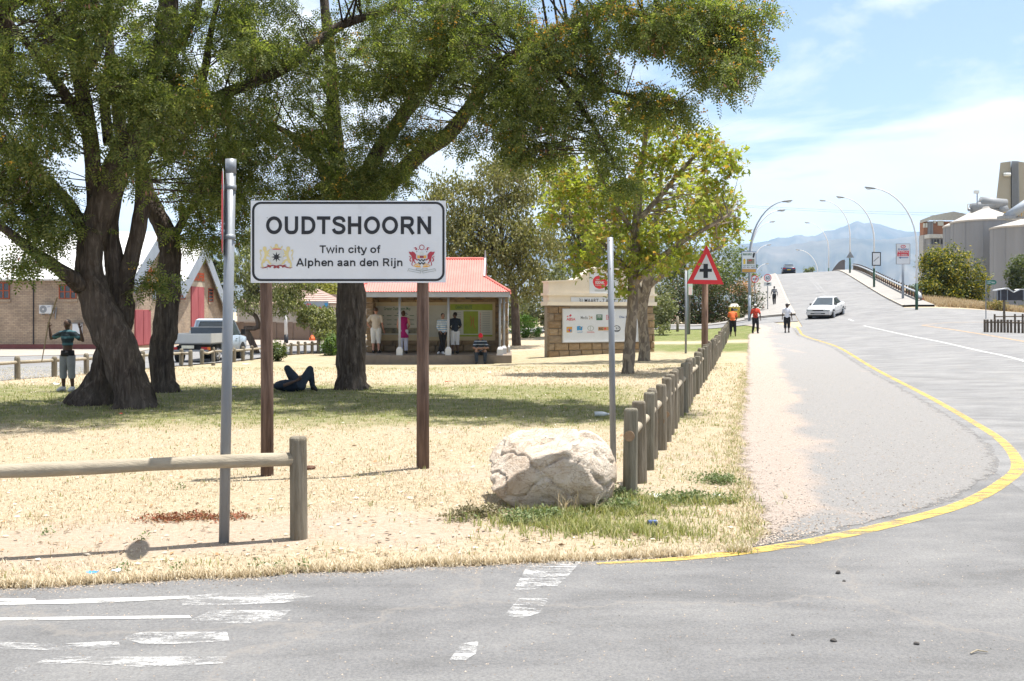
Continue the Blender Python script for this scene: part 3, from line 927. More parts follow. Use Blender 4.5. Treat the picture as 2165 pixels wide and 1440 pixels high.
# big shade trees ------------------------------------------------------
gA = GD(285, 862); gB = GD(192, 855); gC = GD(348, 829); gD = GD(745, 823)
TREES = 'old shade trees on the lawn'
build_tree('shade_tree', 'old shade tree with thick trunk leaning left, foremost of the trunk cluster', 'tree', gA,
    [[(286, 866, 44), (280, 830, 36), (264, 780, 35), (244, 722, 37), (219, 670, 35), (199, 620, 31), (187, 570, 26), (192, 510, 25), (210, 450, 26), (234, 385, 26), (264, 322, 25), (292, 275, 23), (308, 215, 21), (334, 140, 19, .4), (352, 60, 19, .8), (358, -60, 16, 1), (350, -260, 9, 1)],
     [(207, 470, 20, .1), (202, 400, 18), (195, 330, 16, -.3), (183, 240, 16, -.6), (158, 130, 13, -.8), (128, 70, 11, -1), (80, -20, 8, -1), (30, -140, 5, -1)],
     [(172, 165, 11, -.7), (205, 110, 10, -.4), (224, 60, 8), (240, -60, 5)],
     [(192, 290, 13, -.4), (150, 220, 12, -1), (108, 155, 10, -1.4), (60, 95, 8, -1.7), (5, 30, 6, -2)],
     [(172, 605, 19, -.15), (140, 580, 15, -.4), (100, 552, 13, -.6), (65, 528, 11, -.9), (20, 492, 9, -1.2), (-60, 430, 6, -1.5)],
     [(192, 520, 18, .2), (160, 455, 14, .5), (128, 408, 10, .8), (80, 360, 7, 1)],
     [(230, 300, 12, .3), (222, 210, 10, .8), (232, 120, 9, 1.2), (228, 20, 6, 1.6)]],
    [(40, 40, 170, 150, 17.2, 2.4, 60), (40, 270, 120, 110, 17.6, 1.8, 46), (60, 420, 110, 70, 17.6, 1.3, 34), (70, 535, 70, 30, 17.4, .6, 6), (120, 470, 60, 60, 18.6, .8, 12),
     (230, 60, 140, 120, 17.6, 2.4, 46), (285, 270, 80, 130, 17.4, .6, 22), (330, 180, 90, 90, 18, 1.5, 24), (60, -260, 260, 190, 17.5, 3, 70), (330, -240, 260, 190, 18, 3, 60), (-260, 60, 200, 260, 17.5, 3, 50)],
    gA.y, 'frond', 3, 31, group=TREES, flowers=0.07, pods=0.15)
build_tree('shade_tree', 'dark shade tree with splayed foot standing just behind the leaning front trunk', 'tree', gB,
    [[(188, 860, 46), (216, 805, 30), (234, 745, 29), (250, 690, 27), (256, 645, 25), (250, 600, 23), (240, 545, 18), (234, 485, 16), (242, 420, 14), (262, 350, 12, .5), (250, 250, 12, 1), (240, 120, 8, 1.4)],
     [(257, 632, 20), (268, 578, 18), (284, 522, 16), (296, 462, 15), (301, 400, 14), (299, 330, 13), (306, 250, 12, .3), (332, 165, 11, .6), (382, 90, 9, .8), (420, 10, 7, 1), (430, -120, 5, 1)],
     [(302, 330, 12), (345, 280, 12, .3), (410, 232, 12, .8), (490, 192, 11, 1.2), (560, 165, 11, 1.6), (615, 135, 11, 1.8), (668, 92, 10, 2), (725, 52, 9, 2.2), (810, 25, 7, 2.4), (900, -20, 5, 2.6)],
     [(425, 225, 8, .8), (432, 150, 7, 1), (448, 60, 6, 1.2), (470, -40, 4, 1.2)]],
    [(430, 120, 140, 140, 19.6, 2.4, 52), (420, 290, 110, 90, 20, 1.8, 32), (310, 590, 35, 35, 19, .4, 4), (545, 80, 110, 110, 20.5, 2.4, 36), (440, 400, 90, 50, 20.8, 1.4, 14), (560, -240, 260, 190, 20, 3, 50), (380, 220, 80, 80, 21.5, 1.2, 14)],
    gB.y, 'frond', 11, 31, group=TREES, flowers=0.06, pods=0.3)
build_tree('shade_tree', 'slim crooked shade tree between the trunk cluster and the grey metal pole', 'tree', gC,
    [[(349, 833, 29), (344, 800, 24), (342, 740, 23), (350, 700, 24), (355, 640, 23), (358, 580, 22), (360, 530, 21), (352, 495, 20), (335, 460, 18), (318, 425, 16), (306, 388, 14), (298, 340, 12, .3), (286, 280, 10, .6), (300, 180, 7, .8)],
     [(362, 512, 9), (384, 472, 8), (402, 442, 6), (414, 420, 5), (440, 395, 4, .2), (480, 370, 3, .5)],
     [(384, 474, 5), (383, 450, 4), (384, 430, 4)]],
    [(450, 470, 85, 65, 22, 1.0, 24), (480, 390, 70, 60, 22, 1.2, 18), (545, 340, 60, 100, 22, 1.3, 18), (330, 340, 60, 80, 23, 1, 10), (480, 300, 90, 60, 23, 1, 12)],
    gC.y, 'frond', 21, 32, group=TREES, pods=0.45, clump=0.36)
build_tree('shade_tree', 'broad shade tree with straight trunk rising behind the middle of the town sign', 'tree', gD,
    [[(746, 828, 35), (743, 795, 29), (742, 740, 29), (743, 680, 28), (742, 600, 28), (742, 520, 31), (742, 450, 38), (744, 400, 30)],
     [(722, 450, 22), (714, 380, 20), (709, 300, 17, .2), (705, 230, 14, .4), (700, 140, 12, .6), (690, 50, 10, .8), (680, -60, 8, 1), (670, -200, 5, 1)],
     [(752, 450, 21), (776, 365, 17), (818, 292, 15, -.2), (855, 240, 14, -.4), (886, 188, 15, -.7), (914, 130, 13, -.9), (926, 60, 11, -1), (935, -40, 8, -1), (940, -180, 5, -1)],
     [(764, 440, 21), (826, 385, 18, -.3), (888, 325, 17, -.7), (948, 285, 16, -1.1), (992, 228, 14, -1.5), (1040, 155, 14, -2), (1100, 110, 12, -2.5), (1180, 62, 10, -3), (1262, 28, 8, -3.4), (1330, -30, 6, -3.8)],
     [(722, 440, 13), (692, 372, 11), (660, 322, 9, .2), (610, 282, 7, .4), (560, 258, 5, .5)],
     [(866, 232, 11, -.4), (905, 180, 10, 0), (946, 120, 8, .4), (1010, 80, 6, .8), (1060, 40, 4, 1)],
     [(1200, 55, 8, -3.1), (1290, 22, 7, -3.8), (1380, 38, 6, -4.4), (1432, 68, 5, -4.8), (1478, 92, 4, -5), (1530, 130, 3, -5.2)],
     [(1110, 105, 8, -2.6), (1180, 140, 7, -3.2), (1262, 182, 5, -4), (1340, 205, 4, -4.4), (1400, 235, 3, -4.6)],
     [(1150, 120, 7, -3), (1210, 200, 6, -3.6), (1250, 260, 5, -4), (1280, 310, 4, -4.2), (1300, 350, 3, -4.3)],
     [(1060, 140, 9, -2.1), (1090, 200, 7, -2.4), (1130, 250, 5, -2.8), (1170, 280, 4, -3)]],
    [(620, 200, 110, 140, 22.4, 2.2, 42), (650, 350, 80, 80, 22.6, 1.3, 24), (735, 330, 90, 90, 22, 1.2, 28), (800, 385, 70, 45, 21.8, .9, 14), (760, 110, 140, 120, 22, 2.8, 54), (640, 410, 80, 25, 22.6, .7, 8),
     (905, 60, 130, 100, 21, 2.8, 52), (850, 170, 60, 60, 21.6, 1, 12), (1030, 90, 120, 100, 20.4, 2.4, 50), (1050, 210, 60, 50, 20, 1, 14), (1120, 255, 95, 85, 19.6, 1.4, 36), (1180, 150, 105, 120, 19.2, 1.8, 50),
     (1130, 330, 50, 20, 19.6, .4, 5), (1000, 300, 30, 25, 20, .4, 3), (1330, 45, 120, 60, 18.8, 1.6, 36), (1470, 50, 120, 70, 18.2, 1.4, 44), (1540, 120, 70, 55, 18, 1, 18), (1520, 170, 40, 30, 18, .5, 6), (1590, 30, 40, 30, 18, .5, 5),
     (1285, 300, 45, 75, 18.9, .5, 10), (1320, 370, 40, 30, 18.9, .4, 4), (1380, 215, 75, 30, 18.7, .5, 9), (1440, 235, 40, 22, 18.6, .4, 4), (1260, 150, 60, 50, 18.9, .7, 9),
     (820, 300, 60, 60, 21.2, .6, 11), (935, 160, 60, 60, 20.6, .8, 10), (900, 250, 50, 40, 20.8, .5, 6), (770, 400, 60, 35, 21.6, .6, 9), (900, -220, 330, 170, 21, 3.4, 70), (1350, -190, 280, 150, 18.8, 2.6, 60)],
    gD.y, 'frond', 31, 33, group=TREES, flowers=0.07, pods=0.16, fl_right=0.4)
gE = GX(-330, 19.5)
build_tree('shade_tree', 'shade tree mostly cut off by the left edge, its trunk at the top left corner', 'tree', gE,
    [[(-330, 862, 50), (-300, 700, 38), (-240, 560, 34), (-160, 430, 30), (-80, 320, 26), (-20, 230, 22), (4, 140, 20), (8, 40, 18), (6, -80, 14), (0, -260, 8)]],
    [(-60, -120, 140, 130, 19.5, 2, 34), (-200, 300, 130, 130, 19.5, 2, 34)], 19.5, 'frond', 41, 40, group=TREES)

# two young plane trees -----------------------------------------------
g1 = GD(1327, 790); g2 = GD(1360, 763)
build_tree('plane_tree', 'young plane tree with pale flaking trunk, nearer of two before the sponsor wall', 'tree', g1,
    [[(1326, 796, 13), (1329, 765, 11.5), (1333, 700, 11), (1337, 650, 10.5), (1338, 600, 10.5), (1342, 540, 11), (1346, 470, 9, .2), (1352, 390, 7, .3), (1362, 310, 5, .3), (1368, 250, 3, .3)],
     [(1340, 600, 9), (1380, 560, 7, -.3), (1430, 520, 5.5, -.6), (1480, 490, 4, -.8), (1540, 455, 2.6, -1)],
     [(1336, 590, 7), (1310, 550, 5, .2), (1270, 510, 4, .4), (1220, 470, 3, .6), (1180, 430, 2.4, .7)],
     [(1346, 470, 6), (1400, 410, 5, .2), (1450, 350, 4, .3), (1500, 300, 2.6, .3)],
     [(1344, 500, 6), (1300, 430, 5, -.4), (1270, 370, 3.6, -.6), (1250, 320, 2.4, -.7)]],
    [(1370, 235, 70, 40, 29, 1, 16), (1375, 290, 95, 65, 29, 1.2, 28), (1470, 340, 90, 70, 29, 1.2, 30), (1260, 370, 90, 70, 29, 1.4, 26), (1400, 430, 130, 80, 28.8, 1.8, 44), (1210, 440, 70, 60, 29, 1, 18), (1520, 440, 60, 55, 31.5, .8, 20), (1300, 520, 100, 50, 28.6, 1.3, 20), (1400, 530, 70, 45, 28.6, 1.2, 15), (1535, 490, 45, 25, 31.8, .6, 8), (1235, 560, 50, 35, 28.6, .6, 7), (1330, 590, 60, 30, 28.6, .6, 6), (1545, 350, 22, 40, 28.6, .5, 6)],
    g1.y, 'plane', 51, 34, group='young plane trees', bark=m_bark_p, fr=(0.11, 0.19), clump=0.42, droop=0.35, twig=0.005)
build_tree('plane_tree', 'young plane tree with forked trunk and dark knot, farther of two before the sponsor wall', 'tree', g2,
    [[(1360, 768, 13), (1363, 740, 11), (1360, 690, 10), (1358, 650, 10.5), (1368, 600, 10), (1376, 540, 8), (1390, 450, 6), (1398, 360, 4)],
     [(1354, 640, 8), (1346, 600, 7), (1344, 560, 5, .3), (1330, 500, 4, .5)],
     [(1362, 615, 7), (1410, 575, 5), (1470, 545, 3.4, .2), (1530, 520, 2.2, .3)]],
    [(1400, 400, 110, 100, 36.5, 1.8, 40), (1300, 470, 90, 70, 36.5, 1.4, 24), (1480, 470, 80, 70, 36.5, 1.4, 24), (1450, 570, 70, 30, 36, .8, 8), (1200, 380, 60, 50, 36.5, 1, 10)],
    g2.y, 'plane', 61, 30, group='young plane trees', bark=m_bark_p, fr=(0.12, 0.2), clump=0.5, droop=0.35, twig=0.007)

# background trees and shrubs -----------------------------------------
def bushy(name, label, cat, base, blobs, n, leaf, colors, seed, trunk=None, group=None, trans=0.3, mname=None, droop=0.4, clumps=0.16, shell=0.55, flat=1.0, bark=None, thin=0.14):
    """blobs: (x, y, z, rx, ry, rz) world; leaves gathered in clumps near the surface of the blobs"""
    rng = np.random.default_rng(seed)
    t = thing(name, label, cat, base, group)
    vol = np.array([b_[3] * b_[5] for b_ in blobs]); vol = vol / vol.sum()
    cl = []
    ncl = max(30, n // 45)
    for b_, w in zip(blobs, vol):
        k = max(6, int(ncl * w))
        u = rng.normal(0, 1, (k, 3)); u /= np.linalg.norm(u, axis=1, keepdims=True)
        u *= rng.uniform(shell, 1.0, (k, 1))
        cl.append(np.array(b_[:3]) + u * np.array(b_[3:]))
    cl = np.concatenate(cl)
    per = max(4, n // len(cl))
    rr = np.mean([b_[3] for b_ in blobs]) * clumps * 2
    pos = np.repeat(cl, per, 0) + rng.normal(0, rr * 0.55, (len(cl) * per, 3)) * np.array((1, 1, flat))
    pos = pos[pos[:, 2] > base[2] + 0.02]
    sz = rng.uniform(leaf * 0.6, leaf * 1.3, len(pos))
    co, fs = scatter(pos, sz, [(0, 0, 0), (.5, thin * 1.6, .03), (1, 0, -.06), (.5, -thin * 1.6, .03)], PF, rng, droop)
    link('crown' if trunk else 'foliage', npmesh('crown', co - np.array(base), fs), leafmat(mname or label, colors, trans), t, kind='stuff')
    mb = MB()
    if trunk:
        for pts, r0, r1 in trunk:
            c = catmull(pts, 3)
            rads = np.linspace(r0, r1, len(c))
            m2 = MB(); m2.tube([Vector(q) for q in c], list(rads), 9, wob=0.15, seed=seed)
            m2.build('trunk', bark or m_bark_d, t, smooth=True)
    # stems inside the mass
    b0 = Vector(base)
    for q in cl[::3]:
        a_ = b0 if not trunk else Vector(trunk[0][0][-1])
        mb.tube([a_ + Vector((0, 0, 0.02)), a_.lerp(Vector(q), 0.5) + Vector((0, 0, 0.1)), Vector(q)], [rr * 0.06, rr * 0.035, rr * 0.012], 4, caps=False)
    mb.build('stems', bark or m_bark_d, t, kind='stuff')
    return t
def WB(px, py, d, rx, ry, rd):
    """blob from photograph pixels at depth d"""
    p = P(px, py, d); k = d / FPX
    return (p.x, p.y, p.z, rx * k, rd, ry * k)
OL = [(0.08, 0.085, 0.03), (0.13, 0.13, 0.052), (0.19, 0.18, 0.08), (0.26, 0.235, 0.115)]
bt = GX(1092, 52)
bushy('drooping_tree', 'big olive brown tree with drooping leaves behind the red roofed pavilion', 'tree', bt,
      [WB(960, 440, 52, 70, 80, 2.2), (WB(1050, 400, 52, 80, 70, 2.5)), WB(1040, 500, 51, 100, 80, 2.6), WB(1130, 520, 51, 65, 70, 2), WB(930, 520, 52, 50, 60, 1.8), WB(1110, 590, 50, 65, 40, 1.6), WB(1010, 560, 52, 60, 50, 1.6), WB(1090, 390, 53, 50, 60, 1.6)],
      26000, 0.20, OL, 71, [([bt + Vector((0, 0, -.1)), P(1088, 640, 52), P(1080, 590, 52), P(1060, 530, 52)], .26, .12), ([P(1080, 620, 52), P(1110, 590, 51.5), P(1140, 560, 51)], .14, .06), ([P(1060, 545, 52), P(1000, 500, 52), P(985, 460, 52)], .12, .05)], mname='olive_leaf', trans=0.3, droop=0.9, clumps=0.13)
bt = GX(1215, 62)
bushy('drooping_tree', 'grey green feathery tree partly hidden behind the yellow plane leaves', 'tree', bt,
      [WB(1190, 400, 62, 60, 65, 2), WB(1260, 430, 62, 70, 80, 2), WB(1210, 500, 62, 80, 70, 2.2), WB(1300, 520, 62, 70, 70, 2), WB(1180, 600, 60, 40, 50, 1.5)],
      11000, 0.26, [(0.09, 0.11, 0.05), (0.15, 0.16, 0.08), (0.20, 0.21, 0.12)], 72, [([bt + Vector((0, 0, -.1)), P(1215, 620, 62), P(1225, 540, 62)], .3, .15)], mname='grey_leaf', droop=0.8, clumps=0.14)
bt = GX(1500, 96)
bushy('thicket_tree', 'tall green tree rising behind the dark hedge on the bridge side', 'tree', bt,
      [WB(1500, 590, 96, 60, 45, 2.5), WB(1555, 585, 96, 45, 40, 2), WB(1440, 570, 96, 60, 60, 2.5), WB(1530, 540, 98, 40, 40, 2), WB(1400, 540, 96, 60, 60, 2.5)],
      9000, 0.34, [(0.06, 0.09, 0.03), (0.11, 0.14, 0.05), (0.17, 0.19, 0.08)], 73, [([bt + Vector((0, 0, -.1)), P(1500, 620, 96)], .3, .2)], mname='thicket_leaf', clumps=0.15)
bt = GX(1480, 80)
hd = [WB(1420, 640, 80, 45, 45, 1.6), WB(1480, 625, 80, 50, 50, 1.8), WB(1540, 630, 80, 45, 45, 1.8), WB(1585, 640, 81, 30, 38, 1.4), WB(1450, 670, 79, 60, 22, 1.5), WB(1540, 668, 79, 50, 20, 1.5), WB(1400, 665, 78, 40, 22, 1.5), WB(1375, 640, 80, 40, 45, 1.5)]
bushy('flowering_hedge', 'dark glossy hedge with scattered red flowers beside the bridge pavement', 'hedge', bt, hd, 17000, 0.21,
      [(0.02, 0.035, 0.012), (0.035, 0.055, 0.018), (0.06, 0.08, 0.03), (0.045, 0.06, 0.02), (0.16, 0.07, 0.05)], 74, mname='dark_hedge_leaf', trans=0.2, clumps=0.2)
bt = GX(1575, 90)
bushy('dry_shrub', 'pinkish dry shrub showing above the dark hedge near the lamp post', 'shrub', bt, [WB(1570, 610, 92, 28, 15, 1)], 900, 0.24, [(0.36, 0.2, 0.15), (0.45, 0.28, 0.2)], 75, mname='dry_pink')
bt = GX(1395, 62)
bushy('pale_shrub', 'loose pale green shrub at the end of the sponsor wall', 'shrub', bt, [WB(1402, 655, 62, 26, 40, .8), WB(1395, 690, 61, 22, 12, .8)], 1800, 0.2, [(0.13, 0.15, 0.08), (0.2, 0.2, 0.11)], 76, mname='grey_green_shrub')
bt = GD(1112, 714)
bushy('round_bush', 'clipped round bright green bush between pavilion and sponsor wall', 'bush', bt, [WB(1112, 690, bt.y, 30, 24, .55), WB(1100, 698, bt.y, 20, 16, .5), WB(1126, 698, bt.y, 18, 16, .5)], 4500, 0.11,
      [(0.06, 0.13, 0.02), (0.10, 0.19, 0.03), (0.15, 0.25, 0.05)], 77, mname='bright_bush_leaf', shell=0.75, clumps=0.12)
for i, (px, py, d, rx, ry) in enumerate(((1170, 640, 70, 60, 60), (1090, 655, 74, 50, 30), (1330, 620, 72, 80, 60))):
    bt = GX(px, d)
    bushy('far_thicket', ('dim grey green thicket behind the round bush', 'low dim thicket seen under the olive brown tree', 'dim thicket behind the peak of the sponsor wall')[i], 'thicket', bt,
          [WB(px, py, d, rx, ry, 1.5), WB(px - rx * .5, py + 20, d, rx * .7, ry * .6, 1.5), WB(px + rx * .5, py + 15, d, rx * .7, ry * .7, 1.5)], 3200, 0.3,
          [(0.08, 0.09, 0.045), (0.13, 0.135, 0.07), (0.17, 0.17, 0.1)], 80 + i, group='dim thickets behind the lawn', mname='dim_thicket')
# pepper tree and shrubs beyond the street, left of the pavilion
bt = GX(545, 47)
bushy('spreading_tree', 'soft green tree with crooked dark trunk seen below the left end of the sign', 'tree', bt,
      [WB(540, 560, 47, 50, 50, 1.3), WB(600, 590, 47, 55, 45, 1.4), WB(515, 620, 47, 30, 40, 1), WB(575, 640, 46.5, 45, 30, 1.1), WB(615, 640, 46.6, 25, 25, .8), WB(540, 510, 47.5, 30, 35, 1), WB(640, 600, 47, 30, 28, .9)],
      13000, 0.15, [(0.10, 0.12, 0.045), (0.16, 0.18, 0.075), (0.23, 0.24, 0.115), (0.29, 0.29, 0.15)], 85,
      [([bt + Vector((0, 0, -.1)), P(525, 706, 47), P(518, 695, 47), P(545, 692, 46.8), P(540, 668, 46.8), P(522, 655, 47), P(530, 630, 47)], .16, .07)], mname='pepper_leaf', droop=1.0, clumps=0.15)
bt = GX(672, 48)
bushy('spreading_tree', 'low spreading soft green shrub tree left of the centre trunk', 'tree', bt,
      [WB(670, 670, 48, 38, 26, 1), WB(700, 680, 48, 30, 28, 1), WB(690, 700, 47.6, 25, 16, .8), WB(650, 665, 48, 22, 14, .7)], 5500, 0.15, [(0.10, 0.12, 0.045), (0.17, 0.19, 0.08), (0.24, 0.25, 0.12)], 86,
      [([bt + Vector((0, 0, -.1)), P(676, 715, 48), P(680, 690, 48)], .09, .05)], mname='pepper_leaf', droop=0.9, clumps=0.15)
for i, (px, py, rx, ry, lb) in enumerate(((585, 740, 20, 24, 'dark green roadside shrub under the left sign post'), (700, 730, 18, 22, 'bright green leafy shrub beside the centre trunk'), (715, 736, 14, 14, 'small green shrub touching the centre tree trunk'))):
    bt = GD(px, py + ry)
    bushy('roadside_shrub', lb, 'shrub', bt, [WB(px, py, bt.y, rx, ry, .4), WB(px - rx * .4, py + 6, bt.y, rx * .7, ry * .7, .4)], 1400, 0.12,
          [(0.05, 0.09, 0.02), (0.09, 0.15, 0.035), (0.14, 0.21, 0.06)] if i else [(0.05, 0.075, 0.025), (0.085, 0.11, 0.04), (0.12, 0.15, 0.05)], 90 + i, mname='shrub%d' % (i > 0), clumps=0.2)
for i, (px, py, d, rx, ry, lb) in enumerate(((449, 560, 120, 11, 90, 'dark tall cypress behind the right warehouse gable'), (466, 580, 130, 12, 62, 'lighter conifer just right of the tall cypress'), (440, 600, 110, 22, 40, 'round green tree behind the warehouse gable'))):
    bt = GX(px, d)
    k = d / FPX
    tall = CAMZ - (py - ry - HOR) * k
    bushy('conifer' if i < 2 else 'far_tree', lb, 'tree', bt, [(bt.x, bt.y, tall * q, rx * k * (1.25 - q), rx * k, tall * .22) for q in (.3, .5, .7, .85)], 2600, 0.42,
          [(0.03, 0.05, 0.02), (0.05, 0.075, 0.03), (0.08, 0.1, 0.045)] if i == 0 else [(0.07, 0.09, 0.04), (0.11, 0.13, 0.06)], 95 + i, trunk=[([bt, bt + Vector((0, 0, tall * .8))], .2, .06)], mname='conifer%d' % min(i, 1), droop=-.3)
bt = GX(655, 105)
bushy('far_tree', 'yellow green tree behind the house with the pale tiled roof', 'tree', bt, [WB(660, 612, 105, 60, 22, 3), WB(700, 608, 105, 30, 16, 2)], 3000, 0.4, [(0.14, 0.15, 0.03), (0.22, 0.21, 0.05)], 98, mname='yellowish_far', trunk=[([bt, P(655, 630, 105)], .3, .2)])
# right side
bt = GX(2010, 84)
bushy('blossoming_tree', 'large rounded tree with yellow blossom on dark green, before the silos', 'tree', bt,
      [WB(2005, 580, 84, 55, 60, 2.2), WB(1975, 570, 84, 34, 45, 1.6), WB(2040, 590, 84, 38, 55, 1.8), WB(2060, 610, 83, 26, 36, 1.3), WB(1965, 610, 83, 28, 36, 1.4), WB(2015, 625, 83, 60, 26, 2)], 17000, 0.24,
      [(0.035, 0.055, 0.018), (0.06, 0.085, 0.025), (0.10, 0.12, 0.03), (0.25, 0.22, 0.03), (0.38, 0.30, 0.03)], 101, mname='wattle_leaf', trunk=[([bt, P(2010, 610, 84)], .2, .1)], clumps=0.14)
bt = GX(2180, 80)
bushy('dull_tree', 'dull green tree cut off by the right edge before the silos', 'tree', bt, [WB(2175, 580, 80, 40, 50, 1.8), WB(2160, 600, 80, 25, 28, 1.2)], 4500, 0.26, [(0.05, 0.07, 0.035), (0.085, 0.105, 0.05), (0.12, 0.14, 0.07)], 102, trunk=[([bt, P(2180, 600, 80)], .18, .1)], mname='dull_leaf')
bt = GX(1945, 88)
bushy('low_shrub', 'low green shrub on the embankment left of the yellow blossoming tree', 'shrub', bt, [WB(1950, 615, 88, 18, 16, .8), WB(1935, 612, 89, 12, 10, .6)], 1100, 0.24, [(0.06, 0.085, 0.035), (0.1, 0.13, 0.05)], 103, mname='low_shrub_leaf')
for i, (px, py, d, rx, ry, lb) in enumerate(((1716, 576, 190, 16, 11, 'far tree showing over the crest beside the blue car'), (1820, 578, 150, 14, 9, 'green bush behind the near end of the guardrail'), (1850, 586, 140, 12, 8, 'small green bush behind the dark framed sign post'))):
    bt = GX(px, d)
    bushy('far_tree', lb, 'tree', bt, [WB(px, py, d, rx, ry, 1.5), WB(px, py + ry * 2, d, rx * .8, ry * 1.4, 1.2)], 1500, 0.45, [(0.10, 0.12, 0.06), (0.15, 0.17, 0.08)], 105 + i, mname='crest_leaf', trunk=[([bt, P(px, py, d)], .25, .1)])
for i, (px, py, d, lb) in enumerate(((2105, 645, 72, 'orange tipped low shrub beside the street name post'), (2155, 655, 74, 'low dull scrub at the right edge under the tattered frame'), (2080, 650, 78, 'green weedy scrub at the foot of the yellow blossoming tree'))):
    bt = GX(px, d)
    bushy('scrub', lb, 'scrub', bt, [WB(px, py, d, 20, 12, .8), WB(px + 8, py + 6, d, 14, 8, .6)], 700, 0.2, [(0.12, 0.13, 0.05), (0.2, 0.17, 0.07), (0.3, 0.2, 0.08)] if i != 2 else [(0.08, 0.11, 0.04), (0.13, 0.16, 0.06)], 110 + i, mname='scrub%d' % (i == 2))
# ================================================================== STRUCTURES AND SIGNS
def puv(px, py, O, Rv, Uv):
    """(u, v) on a plane (O, R, U) seen at a photograph pixel"""
    d = P(px, py, 1.0) - Vector((0, 0, CAMZ)); c0 = Vector((0, 0, CAMZ))
    N = Vector(Rv).cross(Vector(Uv))
    t = (Vector(O) - c0).dot(N) / d.dot(N)
    q = c0 + d * t - Vector(O)
    return (q.dot(Rv), q.dot(Uv))
def rect(u0, v0, u1, v1):
    return [(u0, v0), (u1, v0), (u1, v1), (u0, v1)]
def rrect(u0, v0, u1, v1, r, n=6):
    out = []
    for cx, cy, a0 in ((u1 - r, v0 + r, -90), (u1 - r, v1 - r, 0), (u0 + r, v1 - r, 90), (u0 + r, v0 + r, 180)):
        for i in range(n + 1):
            a = R(a0 + 90 * i / n)
            out.append((cx + r * math.cos(a), cy + r * math.sin(a)))
    return out
def ringfaces(mb, outer, inner, O, Rv, Uv, lift):
    n = len(outer)
    O = Vector(O); Rv = Vector(Rv); Uv = Vector(Uv); N = Rv.cross(Uv).normalized()
    vs = [O + Rv * a + Uv * b_ + N * lift for a, b_ in outer + inner]
    mb.add(vs, [(i, (i + 1) % n, n + (i + 1) % n, n + i) for i in range(n)])
def circ(u, v, r, n=24):
    return [(u + r * math.cos(2 * math.pi * i / n), v + r * math.sin(2 * math.pi * i / n)) for i in range(n)]

m_signw = mat('white_sign_face', (0.60, 0.625, 0.655), 0.55, 0.05, 2.0, spec=0.3, dirt=((0.50, 0.515, 0.53), 3, 0.6))
m_signk = mat('black_sign_film', (0.02, 0.022, 0.027), 0.5, 0.1)
m_galv = mat('galvanised_steel', (0.21, 0.225, 0.245), 0.5, 0.2, 6, 0.1, 30, metal=0.35, spec=0.4, stretch=(1, 1, 0.2))
m_creo = mat('creosoted_pole', (0.085, 0.05, 0.038), 0.85, 0.4, 9, 0.5, 20, stretch=(3, 3, 0.25), col2=(0.17, 0.115, 0.09))
m_post = mat('weathered_pine', (0.235, 0.195, 0.135), 0.9, 0.3, 7, 0.6, 24, stretch=(3, 3, 0.3), col2=(0.36, 0.32, 0.25), dirt=((0.13, 0.105, 0.08), 3, 0.6))
m_postg = mat('greenish_weathered_pine', (0.21, 0.19, 0.135), 0.9, 0.3, 7, 0.6, 24, stretch=(3, 3, 0.3), col2=(0.34, 0.31, 0.24))
m_rail = mat('bleached_rail', (0.44, 0.38, 0.285), 0.85, 0.18, 5, 0.4, 20, stretch=(0.5, 3, 3), dirt=((0.27, 0.23, 0.17), 4, 0.62))
m_endg = mat('cut_end_grain', (0.25, 0.17, 0.105), 0.9, 0.25, 14, 0.4, 40)
m_red = mat('red_sign_film', (0.62, 0.035, 0.045), 0.5, 0.08)
m_white = mat('white_enamel', (0.78, 0.78, 0.77), 0.5, 0.05)
m_grey = mat('grey_sign_back', (0.22, 0.23, 0.24), 0.6, 0.1)
m_gold = mat('crest_gold', (0.60, 0.52, 0.26), 0.6, 0.1)
m_maroon = mat('crest_maroon', (0.25, 0.05, 0.055), 0.6, 0.1)
m_silver = mat('crest_silver', (0.52, 0.54, 0.52), 0.6, 0.06)
m_orange = mat('crest_orange', (0.62, 0.34, 0.09), 0.6, 0.1)
m_crimson = mat('crest_crimson', (0.36, 0.045, 0.065), 0.6, 0.1)
m_line = mat('crest_outline_grey', (0.30, 0.33, 0.31), 0.6, 0.05)

